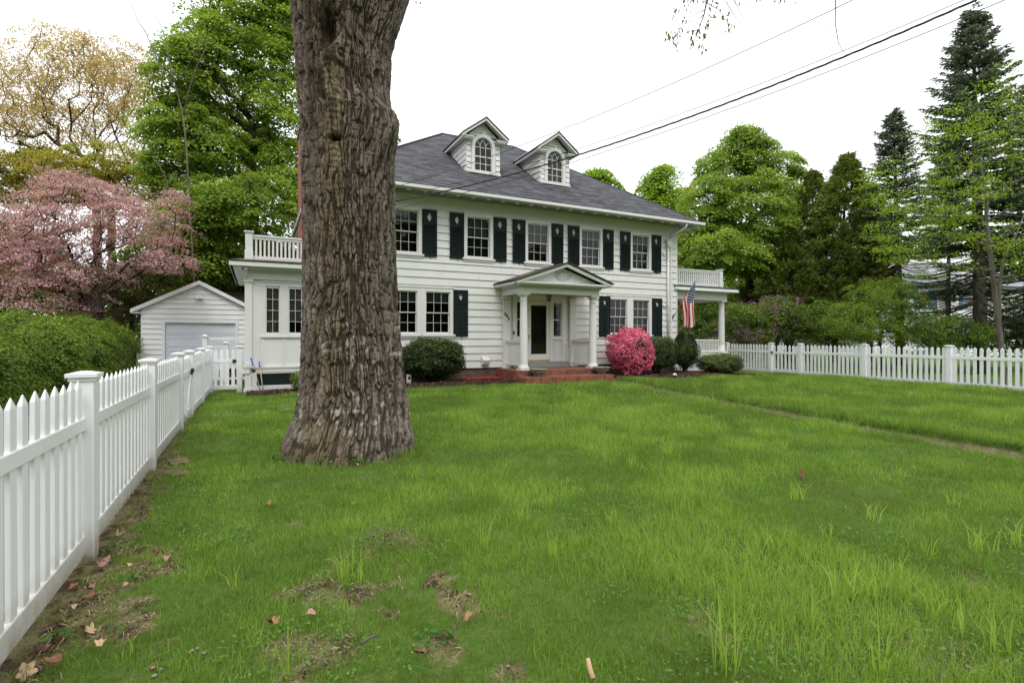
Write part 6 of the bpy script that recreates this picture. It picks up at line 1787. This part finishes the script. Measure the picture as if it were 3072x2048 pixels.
# ---- shrubs in front of the house
def bush(name, label, cat, x, y, rx, ry, z0, z1, n, ls, mat, t0, tsd=.13, cone=0.0, lumps=.18, freq=2.6, shoots=0, asp=.3, flower=None, seed=1):
    zb = float(gz(x, y)); base = (x, y, zb)
    ncl = max(40, n // 26); dc = rng.normal(size=(ncl, 3)); dc /= np.linalg.norm(dc, axis=1)[:, None]; kc = rng.integers(0, ncl, n)
    sc_ = .10 * (1.0 / max(rx, .5)); jit = rng.normal(0, sc_, (n, 3)); d = dc[kc] + jit; d /= np.linalg.norm(d, axis=1)[:, None]
    coff = rng.normal(0, .035, ncl); ctint = rng.normal(0, .10, ncl)
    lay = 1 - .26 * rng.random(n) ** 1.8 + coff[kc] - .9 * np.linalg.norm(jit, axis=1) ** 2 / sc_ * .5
    lm = 1 + lumps * 2 * (fbm(d[:, 0] * freq + 5 + seed, d[:, 1] * freq, d[:, 2] * freq, seed=95, o=3) - .5)
    sp = lambda v, e: np.sign(v) * np.abs(v) ** e
    zc = (z0 + z1) / 2; hz = (z1 - z0) / 2
    Z = sp(d[:, 2], .85); w = 1 - cone * sstep(-.4, 1.0, Z)
    p = np.stack([sp(d[:, 0], .9) * rx * lay * lm * w, sp(d[:, 1], .9) * ry * lay * lm * w, zc + Z * hz * lay * lm], 1)
    nor = d + rng.normal(0, .5, (n, 3)) + np.array([0, 0, .35])
    al = d * .6 + rng.normal(0, .6, (n, 3)) + np.array([0, 0, .5])
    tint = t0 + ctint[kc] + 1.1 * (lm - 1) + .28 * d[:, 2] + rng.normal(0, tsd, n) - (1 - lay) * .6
    t = thing(name, label, cat, base)
    v, q = quads_from(p, nor, ls * rng.uniform(.6, 1.35, n), asp, .15, al)
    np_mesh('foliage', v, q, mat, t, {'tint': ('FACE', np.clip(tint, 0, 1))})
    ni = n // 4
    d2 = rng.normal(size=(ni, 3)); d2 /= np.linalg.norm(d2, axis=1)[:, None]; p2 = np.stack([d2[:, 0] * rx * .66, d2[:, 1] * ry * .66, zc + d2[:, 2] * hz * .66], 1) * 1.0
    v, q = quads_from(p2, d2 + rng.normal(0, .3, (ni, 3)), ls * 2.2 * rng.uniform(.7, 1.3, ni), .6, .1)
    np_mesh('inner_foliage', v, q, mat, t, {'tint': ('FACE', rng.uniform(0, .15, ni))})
    m = MB()
    for k in range(9):
        a = rng.uniform(0, 6.28); m.tube([(rng.normal(0, .04), rng.normal(0, .04), -.03), (.4 * rx * math.cos(a), .4 * ry * math.sin(a), zc * .6), (.7 * rx * math.cos(a), .7 * ry * math.sin(a), zc)], [.022, .016, .008], 5)
    m.build('stems', M['bark'], t)
    if flower:
        nf, fm, fs = flower
        d = rng.normal(size=(nf, 3)); d /= np.linalg.norm(d, axis=1)[:, None]
        lm = 1 + lumps * 2 * (fbm(d[:, 0] * freq + 5 + seed, d[:, 1] * freq, d[:, 2] * freq, seed=95, o=3) - .5); Z = sp(d[:, 2], .85); w = 1 - cone * sstep(-.4, 1.0, Z)
        keep = rng.random(nf) < .22 + .95 * sstep(.36, .52, fbm(d[:, 0] * 4 + 3, d[:, 1] * 4, d[:, 2] * 4, seed=97, o=2)) * sstep(-.9, .1, d[:, 2] + .3)
        p = np.stack([sp(d[:, 0], .9) * rx * lm * w, sp(d[:, 1], .9) * ry * lm * w, zc + Z * hz * lm], 1) * 1.0
        p = p[keep] + rng.normal(0, .012, (keep.sum(), 3)); dd = d[keep]
        P_ = np.repeat(p, 4, 0); D_ = np.repeat(dd, 4, 0); k = len(P_)
        v, q = quads_from(P_ + rng.normal(0, fs * .55, (k, 3)), D_ + rng.normal(0, .6, (k, 3)), fs * rng.uniform(.7, 1.3, k), .75, .3)
        np_mesh('blossom', v, q, fm, t, {'tint': ('FACE', np.clip(np.repeat(rng.uniform(.35, .95, len(p)), 4) + rng.normal(0, .06, k), .25, 1))})
    return t
bush('round_bush', 'large clipped round dark green bush beside the big trunk, in front of the lower windows', 'bush', -3.95, -.62, 1.02, .72, .10, 1.36, 30000, .034, LM['yew'], .42, lumps=.16, freq=3.5, asp=.42)
bush('azalea_bush', 'bright pink flowering azalea just right of the front steps', 'bush', 3.02, -1.10, .74, .66, .10, 1.60, 9000, .030, LM['hedge'], .35, lumps=.42, freq=2.6, asp=.45, flower=(7500, LM['azalea'], .021), seed=3)
bush('yew_bush', 'dark rounded yew between the pink azalea and the pointed yew', 'bush', 4.40, -.95, .86, .66, .16, 1.44, 17000, .034, LM['yew'], .46, lumps=.15, asp=.3, seed=5)
bush('pointed_yew', 'taller cone-shaped dark yew below the flag', 'bush', 5.98, -.75, .62, .52, .08, 1.84, 17000, .034, LM['yew'], .58, cone=.58, lumps=.15, asp=.3, seed=7)
bush('low_yew', 'low spreading yew at the end of the bed beside the right fence', 'bush', 7.22, -1.30, 1.08, .66, .02, .80, 16000, .036, LM['yew'], .72, lumps=.16, asp=.3, seed=9)
bush('small_boxwood', 'small bright green boxwood by the sunroom, half hidden behind the big trunk', 'bush', -7.55, -.45, .34, .30, .02, .62, 3600, .022, LM['hedge'], .60, lumps=.2, asp=.5, seed=11)

# ---- trees behind the house
broad_tree('spring_tree', 'bright green treetop showing over the right slope of the roof', 'tree', gpt(1810, 44), W(1810, 620, 44),
           [B(1800, 570, 70, 60, 44), B(1790, 530, 35, 25, 44), B(1860, 640, 70, 50, 44), B(1740, 640, 70, 40, 44)], 130, 100, .85, .13, LM['bright'], M['bark'], .22, .02, .35)
broad_tree('spring_tree', 'bright green tree with loose upright shoots between the roof edge and the big round maple', 'tree', gpt(1990, 42), W(1985, 620, 42),
           [B(1975, 560, 60, 50, 42), B(1990, 525, 40, 30, 42), B(2010, 620, 90, 60, 42), B(1930, 660, 70, 50, 42)], 170, 100, .75, .12, LM['bright'], M['bark'], .24, .02, .40, flat=.7)
broad_tree('round_maple', 'big rounded green maple right of the house, standing above the side porch', 'tree', gpt(2250, 33), W(2250, 560, 33),
           [B(2250, 450, 90, 60, 33), B(2180, 520, 100, 80, 33), B(2330, 520, 80, 80, 33), B(2120, 620, 90, 90, 32, -1), B(2260, 630, 130, 110, 32, -1), B(2370, 640, 60, 100, 33), B(2160, 760, 140, 80, 31, -1), B(2290, 760, 110, 70, 32), B(2060, 730, 60, 60, 32), B(2190, 800, 110, 40, 32), B(2230, 410, 50, 30, 33), B(2200, 900, 160, 60, 36), B(2330, 880, 120, 70, 36)],
           760, 150, .74, .088, LM['maple'], M['bark'], .30, .015, .52, tsd=.13)
# extra stems under the maple
t = thing('tree_trunks', 'cluster of dark bare trunks under the rounded maple behind the side porch', 'tree', gpt(2270, 34))
b0 = np.array(gpt(2270, 34))
for x, Z, r, l in ((2225, 34, .16, -6), (2262, 35, .13, 4), (2295, 34, .15, 8), (2330, 36, .12, 10), (2190, 36, .14, -10), (2360, 36, .1, 5)):
    m = MB(); a = np.array(gpt(x, Z)) - b0; c = np.array(W(x + l, 700, Z)) - b0; m.tube([tuple(a), tuple(a * .5 + c * .5 + np.array([.1, 0, 0])), tuple(c)], [r, r * .8, r * .6], 8); m.build('trunk', M['bark'], t)

# ---- conifers
def cedar(name, label, x, Z, xtop, ytop, wpx, ybot, n, tint0=.45, mat='cedar', group=None, lean=0):
    base = np.array(gpt(x, Z)); top = W(xtop, ytop, Z); H = top[2]; Rw = wpx * Z / 1550
    t = thing(name, label, 'tree', tuple(base), 0, group)
    m = MB(); tp = top - base; m.tube([(0, 0, -.1), tuple(tp * .5), tuple(tp * .93)], [.20, .12, .02], 8)
    for k in range(22):
        z = H * rng.uniform(.08, .8); a = rng.uniform(0, 6.28); L = Rw * .75 * (1 - .6 * z / H); q = tp * (z / H); m.tube([tuple(q), (q[0] + L * .6 * math.cos(a), q[1] + L * .6 * math.sin(a), z + .15), (q[0] + L * math.cos(a), q[1] + L * math.sin(a), z + .5)], [.05, .03, .01], 5)
    m.build('trunk', M['bark'], t)
    zb = 1.5 + (1010 - ybot) * Z / 1550
    nc = n // 60; h = rng.random(nc) ** .9; zc = zb + (H - zb) * h
    prof = np.interp(h, [0, .12, .35, .6, .8, .93, 1], [.72, .95, 1, .80, .48, .20, .03])
    a = rng.uniform(0, 6.28, nc); rr = prof * Rw * (1 - .45 * rng.random(nc) ** 1.5) * (1 + .35 * (fbm(np.cos(a) * 1.7 + 3, np.sin(a) * 1.7, zc * .6, seed=int(x) % 97, o=3) - .5) * 2)
    cc = np.stack([np.cos(a) * rr + tp[0] * zc / H, np.sin(a) * rr + tp[1] * zc / H, zc], 1)
    k = np.repeat(np.arange(nc), 60); m_ = len(k); cl = rng.uniform(.26, .5, nc)[k] * (.5 + .6 * prof[k])
    s = rng.random(m_)
    out = np.stack([np.cos(a[k]), np.sin(a[k]), np.zeros(m_)], 1)
    dirn = out * .75 + np.array([0, 0, .45]) + rng.normal(0, .35, (m_, 3))
    p = cc[k] + dirn * (s * cl * 1.2)[:, None] + np.stack([rng.normal(0, .07, m_), rng.normal(0, .07, m_), -.30 * s * s * cl + rng.normal(0, .06, m_)], 1)
    nor = np.cross(dirn, rng.normal(size=(m_, 3))); al = dirn + np.array([0, 0, -.9]) * s[:, None] + rng.normal(0, .3, (m_, 3))
    tint = tint0 + rng.normal(0, .12, nc)[k] + .28 * (s - .5) + rng.normal(0, .10, m_)
    v, q = quads_from(p, nor, rng.uniform(.07, .14, m_), .34, .1, al)
    np_mesh('crown', v, q, LM[mat], t, {'tint': ('FACE', np.clip(tint, 0, 1))})
cedar('cedar_tree', 'broad dark olive cedar next to the rounded maple', 2500, 29, 2545, 470, 95, 960, 42000, .48)
cedar('cedar_tree', 'slim dark cedar squeezed between the maple and the broad cedar', 2420, 31, 2440, 520, 75, 960, 26000, .40)
cedar('cedar_tree', 'dark cedar filling the gap left of the small spruce', 2610, 31, 2605, 560, 70, 930, 24000, .36)
cedar('cedar_tree', 'low cedar with drooping sprays behind the lilac bushes', 2370, 30, 2375, 690, 75, 990, 18000, .42)

def spruce(name, label, x, Z, xtop, ytop, wpx, dead_to, live_from, step, r0, dens=1.0, seed=0):
    """whorled branches with drooping tips carrying needle sprays; bare twiggy branches low down"""
    base = np.array(gpt(x, Z)); top = W(xtop, ytop, Z); tp = top - base; H = top[2]; Rw = wpx * Z / 1550
    t = thing(name, label, 'tree', tuple(base))
    m = MB(); m.tube([(0, 0, -.1), tuple(tp * .3), tuple(tp * .7), tuple(tp)], [r0, r0 * .78, r0 * .38, .012], 12); m.build('trunk', M['bark_pale'], t)
    mb = MB(); C, A_, S, T = [], [], [], []
    z = dead_to
    while z < H - .15:
        f = (H - z) / (H - dead_to); n = rng.integers(6, 9); L0 = Rw * min(1, (f * 1.25) ** .85) + .12
        for k in range(n):
            a = 2 * math.pi * (k + rng.random() * .8) / n; L = L0 * rng.uniform(.62, 1.12); el_ = .35 * (1 - f) * 2 - .10
            o = tp * (z / H) + np.array([0, 0, rng.uniform(-.28, .28)]); d = np.array([math.cos(a), math.sin(a), 0])
            def bp(s): return o + d * L * s + np.array([0, 0, L * (el_ * s - .42 * s * (1 - s * .75) * (f + .15))])
            live = z > live_from or rng.random() < .22
            mb.tube([tuple(bp(0)), tuple(bp(.35)), tuple(bp(.7)), tuple(bp(1))], [.006 + .014 * L * .8, .004 + .008 * L * .8, .006, .003], 4, cap=False)
            side = np.array([-d[1], d[0], 0])
            nb = int(L * 10 * (1 if live else .8)) + 2
            for j in range(nb):
                s = .18 + .82 * (j + rng.random()) / nb; p = bp(s)
                bl = (.16 + .34 * L * (1 - s) * .55 + .08) * rng.uniform(.6, 1.1)
                for sg in (-1, 1):
                    dd = d * .75 + side * sg * rng.uniform(.6, 1.0) + np.array([0, 0, rng.uniform(-.35, .05)]); dd /= np.linalg.norm(dd)
                    if not live:
                        if rng.random() < .6: mb.tube([tuple(p), tuple(p + dd * bl)], [.004, .002], 3, cap=False)
                        continue
                    q = max(3, int(bl / .035 * dens))
                    u = (np.arange(q) + rng.random(q)) / q
                    C.append(p + dd * (u * bl)[:, None] + rng.normal(0, .012, (q, 3))); A_.append(np.tile(dd, (q, 1)) + rng.normal(0, .45, (q, 3))); S.append(rng.uniform(.05, .10, q)); T.append(.35 + .35 * s + .15 * u + rng.normal(0, .1, q))
            if live:
                q = 6; u = rng.random(q); C.append(bp(1) + d * (u * .15)[:, None]); A_.append(np.tile(d, (q, 1)) + rng.normal(0, .4, (q, 3))); S.append(rng.uniform(.05, .10, q)); T.append(np.full(q, .75))
        z += step * (.48 + .42 * f)
    mb.build('branches', M['bark'], t)
    C = np.concatenate(C); A_ = np.concatenate(A_); nor = rng.normal(0, .45, A_.shape) + np.array([0, 0, 1.0])
    v, q = quads_from(C, nor, np.concatenate(S), .36, .1, A_)
    np_mesh('needles', v, q, LM['spruce'], t, {'tint': ('FACE', np.clip(np.concatenate(T), 0, 1))})
spruce('spruce_tree', 'tallest dark blue-green spruce, its pointed top touching the cables at upper right', 2944, 21, 2918, 35, 215, 2.6, 5.2, .30, .26, 1.0)
spruce('spruce_tree', 'smaller pointed spruce left of the tallest one', 2702, 27, 2680, 330, 140, 3.6, 6.2, .36, .22, 1.0)
spruce('spruce_tree', 'thin-stemmed spruce with bare lower twigs between the two pointed spruces', 2842, 25, 2850, 420, 110, 2.6, 7.5, .42, .12, .8)
spruce('spruce_tree', 'dark spruce cut off by the right edge of the picture', 3085, 22, 3090, 250, 150, 2.2, 4.5, .36, .2, .9)

# ---- young pale green tree in front of the spruces
def young_tree():
    Z = 16.5; base = np.array(gpt(3015, Z)); t = thing('young_tree', 'slender two-stemmed young tree with sparse yellow-green leaves before the tallest spruce', 'tree', tuple(base))
    bl = [B(2700, 560, 120, 90, Z), B(2760, 700, 150, 90, Z), B(2650, 640, 60, 90, Z), B(2850, 440, 110, 120, Z), B(2990, 330, 100, 110, Z), B(3050, 500, 100, 150, Z), B(2900, 620, 130, 110, Z), B(2800, 800, 120, 40, Z), B(3020, 760, 90, 80, Z), B(3040, 210, 40, 60, Z), B(2690, 760, 70, 40, Z)]
    pts, dr, rr = in_blobs(bl, 300, .6)
    P, par = skeleton(base, W(2941, 470, Z), pts, .25, wig=.03)
    limb_mesh('trunk', P, par, .070, .005, M['bark_pale'], t, loc=base)
    m = MB(); q = [W(x, y, Z + .2) - base for x, y in ((3000, 1040), (2996, 960), (2998, 860), (3010, 780), (3050, 700), (3090, 600))]; m.tube([tuple(p) for p in q], [.075, .07, .055, .04, .025, .01], 8); m.build('second_stem', M['bark_pale'], t)
    n = 300 * 44; k = np.repeat(np.arange(300), 44); cen = pts[k] + rng.normal(0, 1, (n, 3)) * np.array([.20, .20, .055]); nor = rng.normal(0, .5, (n, 3)) + np.array([0, 0, .9])
    leaves('crown', cen, nor, rng.uniform(.022, .050, n), .42, LM['bright'], .45 + rng.normal(0, .12, 300)[k] + rng.normal(0, .12, n), t, loc=base)
young_tree()

# ---- shrubs beyond the right fence
SM = dict(cat='shrub')
broad_tree('leafy_shrub', 'large fresh green arching shrub behind the right fence, left of the tall spruce', 'shrub', gpt(2640, 22), W(2640, 960, 22),
           [B(2650, 900, 120, 70, 22), B(2570, 960, 100, 60, 21.5), B(2720, 960, 110, 60, 22), B(2620, 1000, 130, 35, 21.5)], 300, 120, .34, .034, leafmat('shrub_leaves', [(.10, .15, .018), (.20, .29, .034), (.32, .43, .06)], .4), M['bark'], .07, .006, .45, flat=.5)
broad_tree('leafy_shrub', 'darker green shrub behind the right fence, in front of the white neighbour house', 'shrub', gpt(2830, 21), W(2830, 990, 21),
           [B(2830, 990, 110, 45, 21), B(2900, 1010, 80, 40, 21), B(2780, 1030, 90, 40, 21)], 190, 110, .34, .036, LM['maple2'], M['bark'], .06, .006, .55)
broad_tree('leafy_shrub', 'low green shrub behind the fence at the right edge, between the trunks', 'shrub', gpt(3050, 24), W(3050, 980, 24),
           [B(3040, 990, 90, 80, 24), B(3100, 960, 80, 90, 24), B(2960, 1020, 60, 40, 24)], 150, 110, .4, .045, LM['maple2'], M['bark'], .06, .006, .45)
broad_tree('green_shrub', 'deep green shrub behind the side porch, between porch column and lilacs', 'shrub', gpt(2120, 30), W(2120, 960, 30),
           [B(2110, 930, 90, 90, 30), B(2060, 970, 80, 60, 30), B(2180, 990, 80, 50, 30), B(2080, 860, 60, 50, 30)], 190, 110, .5, .06, LM['maple2'], M['bark'], .08, .008, .45)
def lilac(label, x, Z, blobs, nf):
    t = broad_tree('lilac_bush', label, 'shrub', gpt(x, Z), W(x, 980, Z), blobs, 200, 110, .38, .042, LM['hedge'], M['bark'], .06, .006, .45)
    pts, d, r = in_blobs(blobs, nf, .2); k = np.repeat(np.arange(nf), 26); n = len(k); base = np.array(gpt(x, Z))
    pts = pts - FV * .35
    cen = pts[k] + rng.normal(0, 1, (n, 3)) * np.array([.07, .07, .10])
    leaves('blossom', cen, rng.normal(size=(n, 3)) - FV * .4, rng.uniform(.018, .034, n), .7, LM['lilac'], rng.random(n), t, loc=base)
lilac('lilac bush with purple-pink blossom just right of the side porch column', 2220, 24.5, [B(2220, 965, 70, 60, 24.5), B(2170, 1000, 60, 40, 24.5), B(2260, 1000, 60, 40, 24.5)], 70)
lilac('lilac bush with purple-pink blossom farther right, below the dark cedar', 2350, 25, [B(2340, 950, 80, 60, 25), B(2400, 990, 80, 50, 25), B(2300, 930, 50, 40, 25)], 60)
broad_tree('green_shrub', 'dark green shrub behind the fence gate, between lilacs and the arching shrub', 'shrub', gpt(2480, 25), W(2480, 980, 25),
           [B(2480, 960, 90, 60, 25), B(2420, 1000, 80, 40, 25), B(2530, 1000, 60, 40, 25)], 180, 110, .42, .05, LM['maple2'], M['bark'], .06, .006, .42)
# the farther wood that closes the view, and an unseen row opposite
def wood():
    Cc, Nn, Ss, Tt = [], [], [], []
    for x0, x1, Z, ztop, n in ((-1500, 5200, 75, 6.5, 52000), (-900, 900, 50, 9.5, 36000), (2000, 4200, 54, 11.5, 60000), (-1800, 4900, -45, 22.0, 34000)):  # last row: added behind the camera to darken the window reflections
        xs_ = rng.uniform(x0, x1, n); zt = ztop * (.55 + .9 * fbm(xs_ * .012, xs_ * 0, seed=98, o=3)); z = zt * rng.random(n) ** .8
        P = CAM + RV * ((xs_ - 1536) / 1550 * Z)[:, None] + FV * (Z + rng.uniform(-3, 3, n))[:, None]; P[:, 2] = z
        Cc.append(P); Ss.append(rng.uniform(.14, .30, n) * (5.0 if Z < 0 else 1)); Tt.append(.15 + .6 * fbm(P[:, 0] * .5, P[:, 1] * .5, z * .9, seed=99, o=3) + rng.normal(0, .08, n))
    Cc = np.concatenate(Cc); n = len(Cc)
    o = leaves('woodland', Cc, rng.normal(0, .6, (n, 3)) + np.array([0, 0, .6]) - FV * .5, np.concatenate(Ss), .6, LM['maple2'], np.concatenate(Tt))
    tag(o, 'distant dark green wood closing the view behind the gardens, with an unseen row behind the camera', 'wood', kind='stuff')
wood()

# ---------------------------------------------------------------- fallen leaves
def leaf_mesh(lobes, curl, seed):
    r = np.random.default_rng(seed); n = 48; vs = [(0, 0, .01)]
    for i in range(n):
        a = 2 * math.pi * i / n; q = (.62 + .38 * abs(math.cos(a * lobes / 2)) ** 1.5) * (1 - .35 * abs(math.sin(a / 2)) ** 6) * r.uniform(.93, 1.05)
        x, y = q * math.cos(a), q * .72 * math.sin(a); vs.append((x, y, curl * (y * y * .9 + x * x * .35 * math.sin(seed)) + .05 * math.sin(a * 3 + seed)))
    vs = [(v[0] * .06, v[1] * .06, v[2] * .06) for v in vs]
    m = MB(); m.add(vs, [(0, i + 1, (i + 1) % n + 1) for i in range(n)], smooth=True); m.tube([(.05, 0, vs[1][2]), (.075, .004, .012), (.095, .01, .02)], .0012, 4)
    return m
lc = [simple('dry_leaf_tan', (.46, .31, .19), .8, .3, 40), simple('dry_leaf_pinkish', (.36, .20, .15), .8, .3, 40), simple('dry_leaf_brown', (.20, .085, .045), .7, .35, 40), simple('dry_leaf_dark_red', (.13, .022, .010), .6, .4, 50), simple('dry_leaf_orange', (.30, .15, .075), .8, .3, 40)]
FL = [(75, 2035, 1.25, 0, 'big pale tan lobed leaf in the bottom left corner of the lawn'), (115, 1975, 1.5, 1, 'broad dull pinkish-brown leaf lying against the fence in the bottom left corner'), (165, 2020, 1.2, 2, 'dark brown curled leaf right of the tan corner leaf'),
      (300, 1968, .8, 0, 'folded pale tan leaf lying on thin grass near the bottom left'), (268, 1912, 1.15, 0, 'long narrow tan leaf on thin grass, above the folded one'), (155, 1885, 1.1, 0, 'tan leaf half under a weed beside the bottom fence rail'),
      (170, 1855, .9, 1, 'reddish star-shaped leaf touching the fence rail'), (272, 1782, 1.0, 1, 'pinkish curled leaf over a dark one near the fence'), (275, 1800, 1.0, 2, 'dark brown leaf under the pinkish curled one'), (225, 1770, .8, 4, 'orange-brown leaf in the dirt under the second fence panel'),
      (300, 1708, 1.2, 1, 'large pinkish-brown oak leaf just in front of the nearest fence post'), (322, 1686, .9, 1, 'smaller brown leaf touching the top of the large oak leaf'), (395, 1706, .7, 0, 'pale tan upright leaf right of the large oak leaf'),
      (465, 1668, .8, 1, 'left one of a pair of pale pink leaves on the worn grass'), (500, 1682, 1.0, 1, 'right one of a pair of pale pink leaves on the worn grass'), (318, 1660, .55, 1, 'small round pink-brown leaf at the foot of the nearest fence post'),
      (355, 1610, .9, 0, 'tan leaf in the grass beyond the nearest fence post'), (222, 1830, .7, 0, 'tan leaf standing on edge in the dark soil by the fence'), (312, 1812, .6, 0, 'thin twisted tan leaf right of the soil patch'), (375, 1765, .5, 0, 'tiny tan leaf between weeds near the fence'),
      (2400, 1438, 1.5, 3, 'dark red-brown oak leaf alone on the lawn at right'), (1975, 1343, 1.0, 0, 'pale curled leaf by a tall grass tuft in the middle of the lawn'), (808, 1530, .9, 4, 'orange-brown leaf standing upright in the grass below the big trunk'), (1063, 1528, .7, 4, 'small orange leaf in the grass right of the upright one'),
      (1075, 1410, .8, 1, 'small brown leaf in the grass at the foot of the big trunk'), (820, 1905, 1.0, 4, 'orange curled leaf on the worn grass near the bottom'), (1407, 1878, .8, 4, 'orange leaf beside a hole in the grass, bottom centre'), (1265, 2000, 1.1, 2, 'large orange-brown patchy leaf at the bottom of the lawn'),
      (2210, 1486, .4, 4, 'tiny orange leaf left of the dark red oak leaf'), (930, 1870, .8, 1, 'pale upright leaf in dense grass near the bottom left'), (1310, 1752, .5, 2, 'small dark leaf in a gap of the grass, centre'), (1750, 2035, .0, 0, '')]
LMS = {}
for i, (x, y, s, c, lab) in enumerate(FL):
    if s <= 0: continue
    key = (c, i % 3)
    if key not in LMS: LMS[key] = leaf_mesh([5, 7, 3][i % 3], [.9, 1.6, .5][i % 3], i).mesh('fallen_leaf', lc[c])
    px_, py_ = gp(float(x), float(y)); zg = float(gz(px_, py_))
    o = inst('fallen_leaf', LMS[key], None, (px_, py_, zg + (.030 if dirt(px_, py_) > .3 else .065)), (rng.normal(0, .35), rng.normal(0, .35), rng.uniform(0, 6.28)), (s * .74, s * .74, s * .95))
    tag(o, lab, 'leaf', 'dry leaves scattered on the lawn')
px_, py_ = gp(1756., 2052.)
t = thing('stick', 'pale broken stick poking up from the grass at the bottom edge', 'stick', (px_, py_, 0)); m = MB(); p = RV * .012 - FV * .16
m.tube([(-.02, -.09, .0), (-.01, -.05, .02), (.0, -.02, .045)], [.012, .012, .010], 8); m.build('wood', lc[0], t)
px_, py_ = gp(1110., 1982.)
t = thing('stick', 'short weathered grey stick lying in the worn grass near the bottom', 'stick', (px_, py_, .03), .4); m = MB(); m.tube([(-.05, 0, 0), (0, .004, .004), (.05, 0, 0)], .006, 7); m.build('wood', M['bark_pale'], t)
# small brown pebbles in the bare soil
PBM = {}
for i, (x, y) in enumerate(((1815 / 3.149, 1550 + 1280 / 3.149), (1870 / 3.149, 1550 + 1262 / 3.149), (1925 / 3.149, 1550 + 1305 / 3.149), (1790 / 3.149, 1550 + 1300 / 3.149), (1520 / 3.149, 1550 + 1460 / 3.149), (1440 / 3.149, 1550 + 1445 / 3.149), (1460 / 3.149, 1550 + 1520 / 3.149))):
    px_, py_ = gp(x, y); m = MB(); k = i
    m.lathe([(.002, -.012), (.012, -.009), (.018, 0), (.013, .009), (.002, .012)], n=10); o = m.build('pebble', lc[1] if i % 2 else M['concrete'], None, loc=(px_, py_, float(gz(px_, py_)) + .012)); o.scale = (rng.uniform(.5, .8), rng.uniform(.4, .65), .6)
    tag(o, 'small rounded brown pebble in the bare soil near the bottom left of the lawn', 'pebble', 'pebbles in the bare soil')
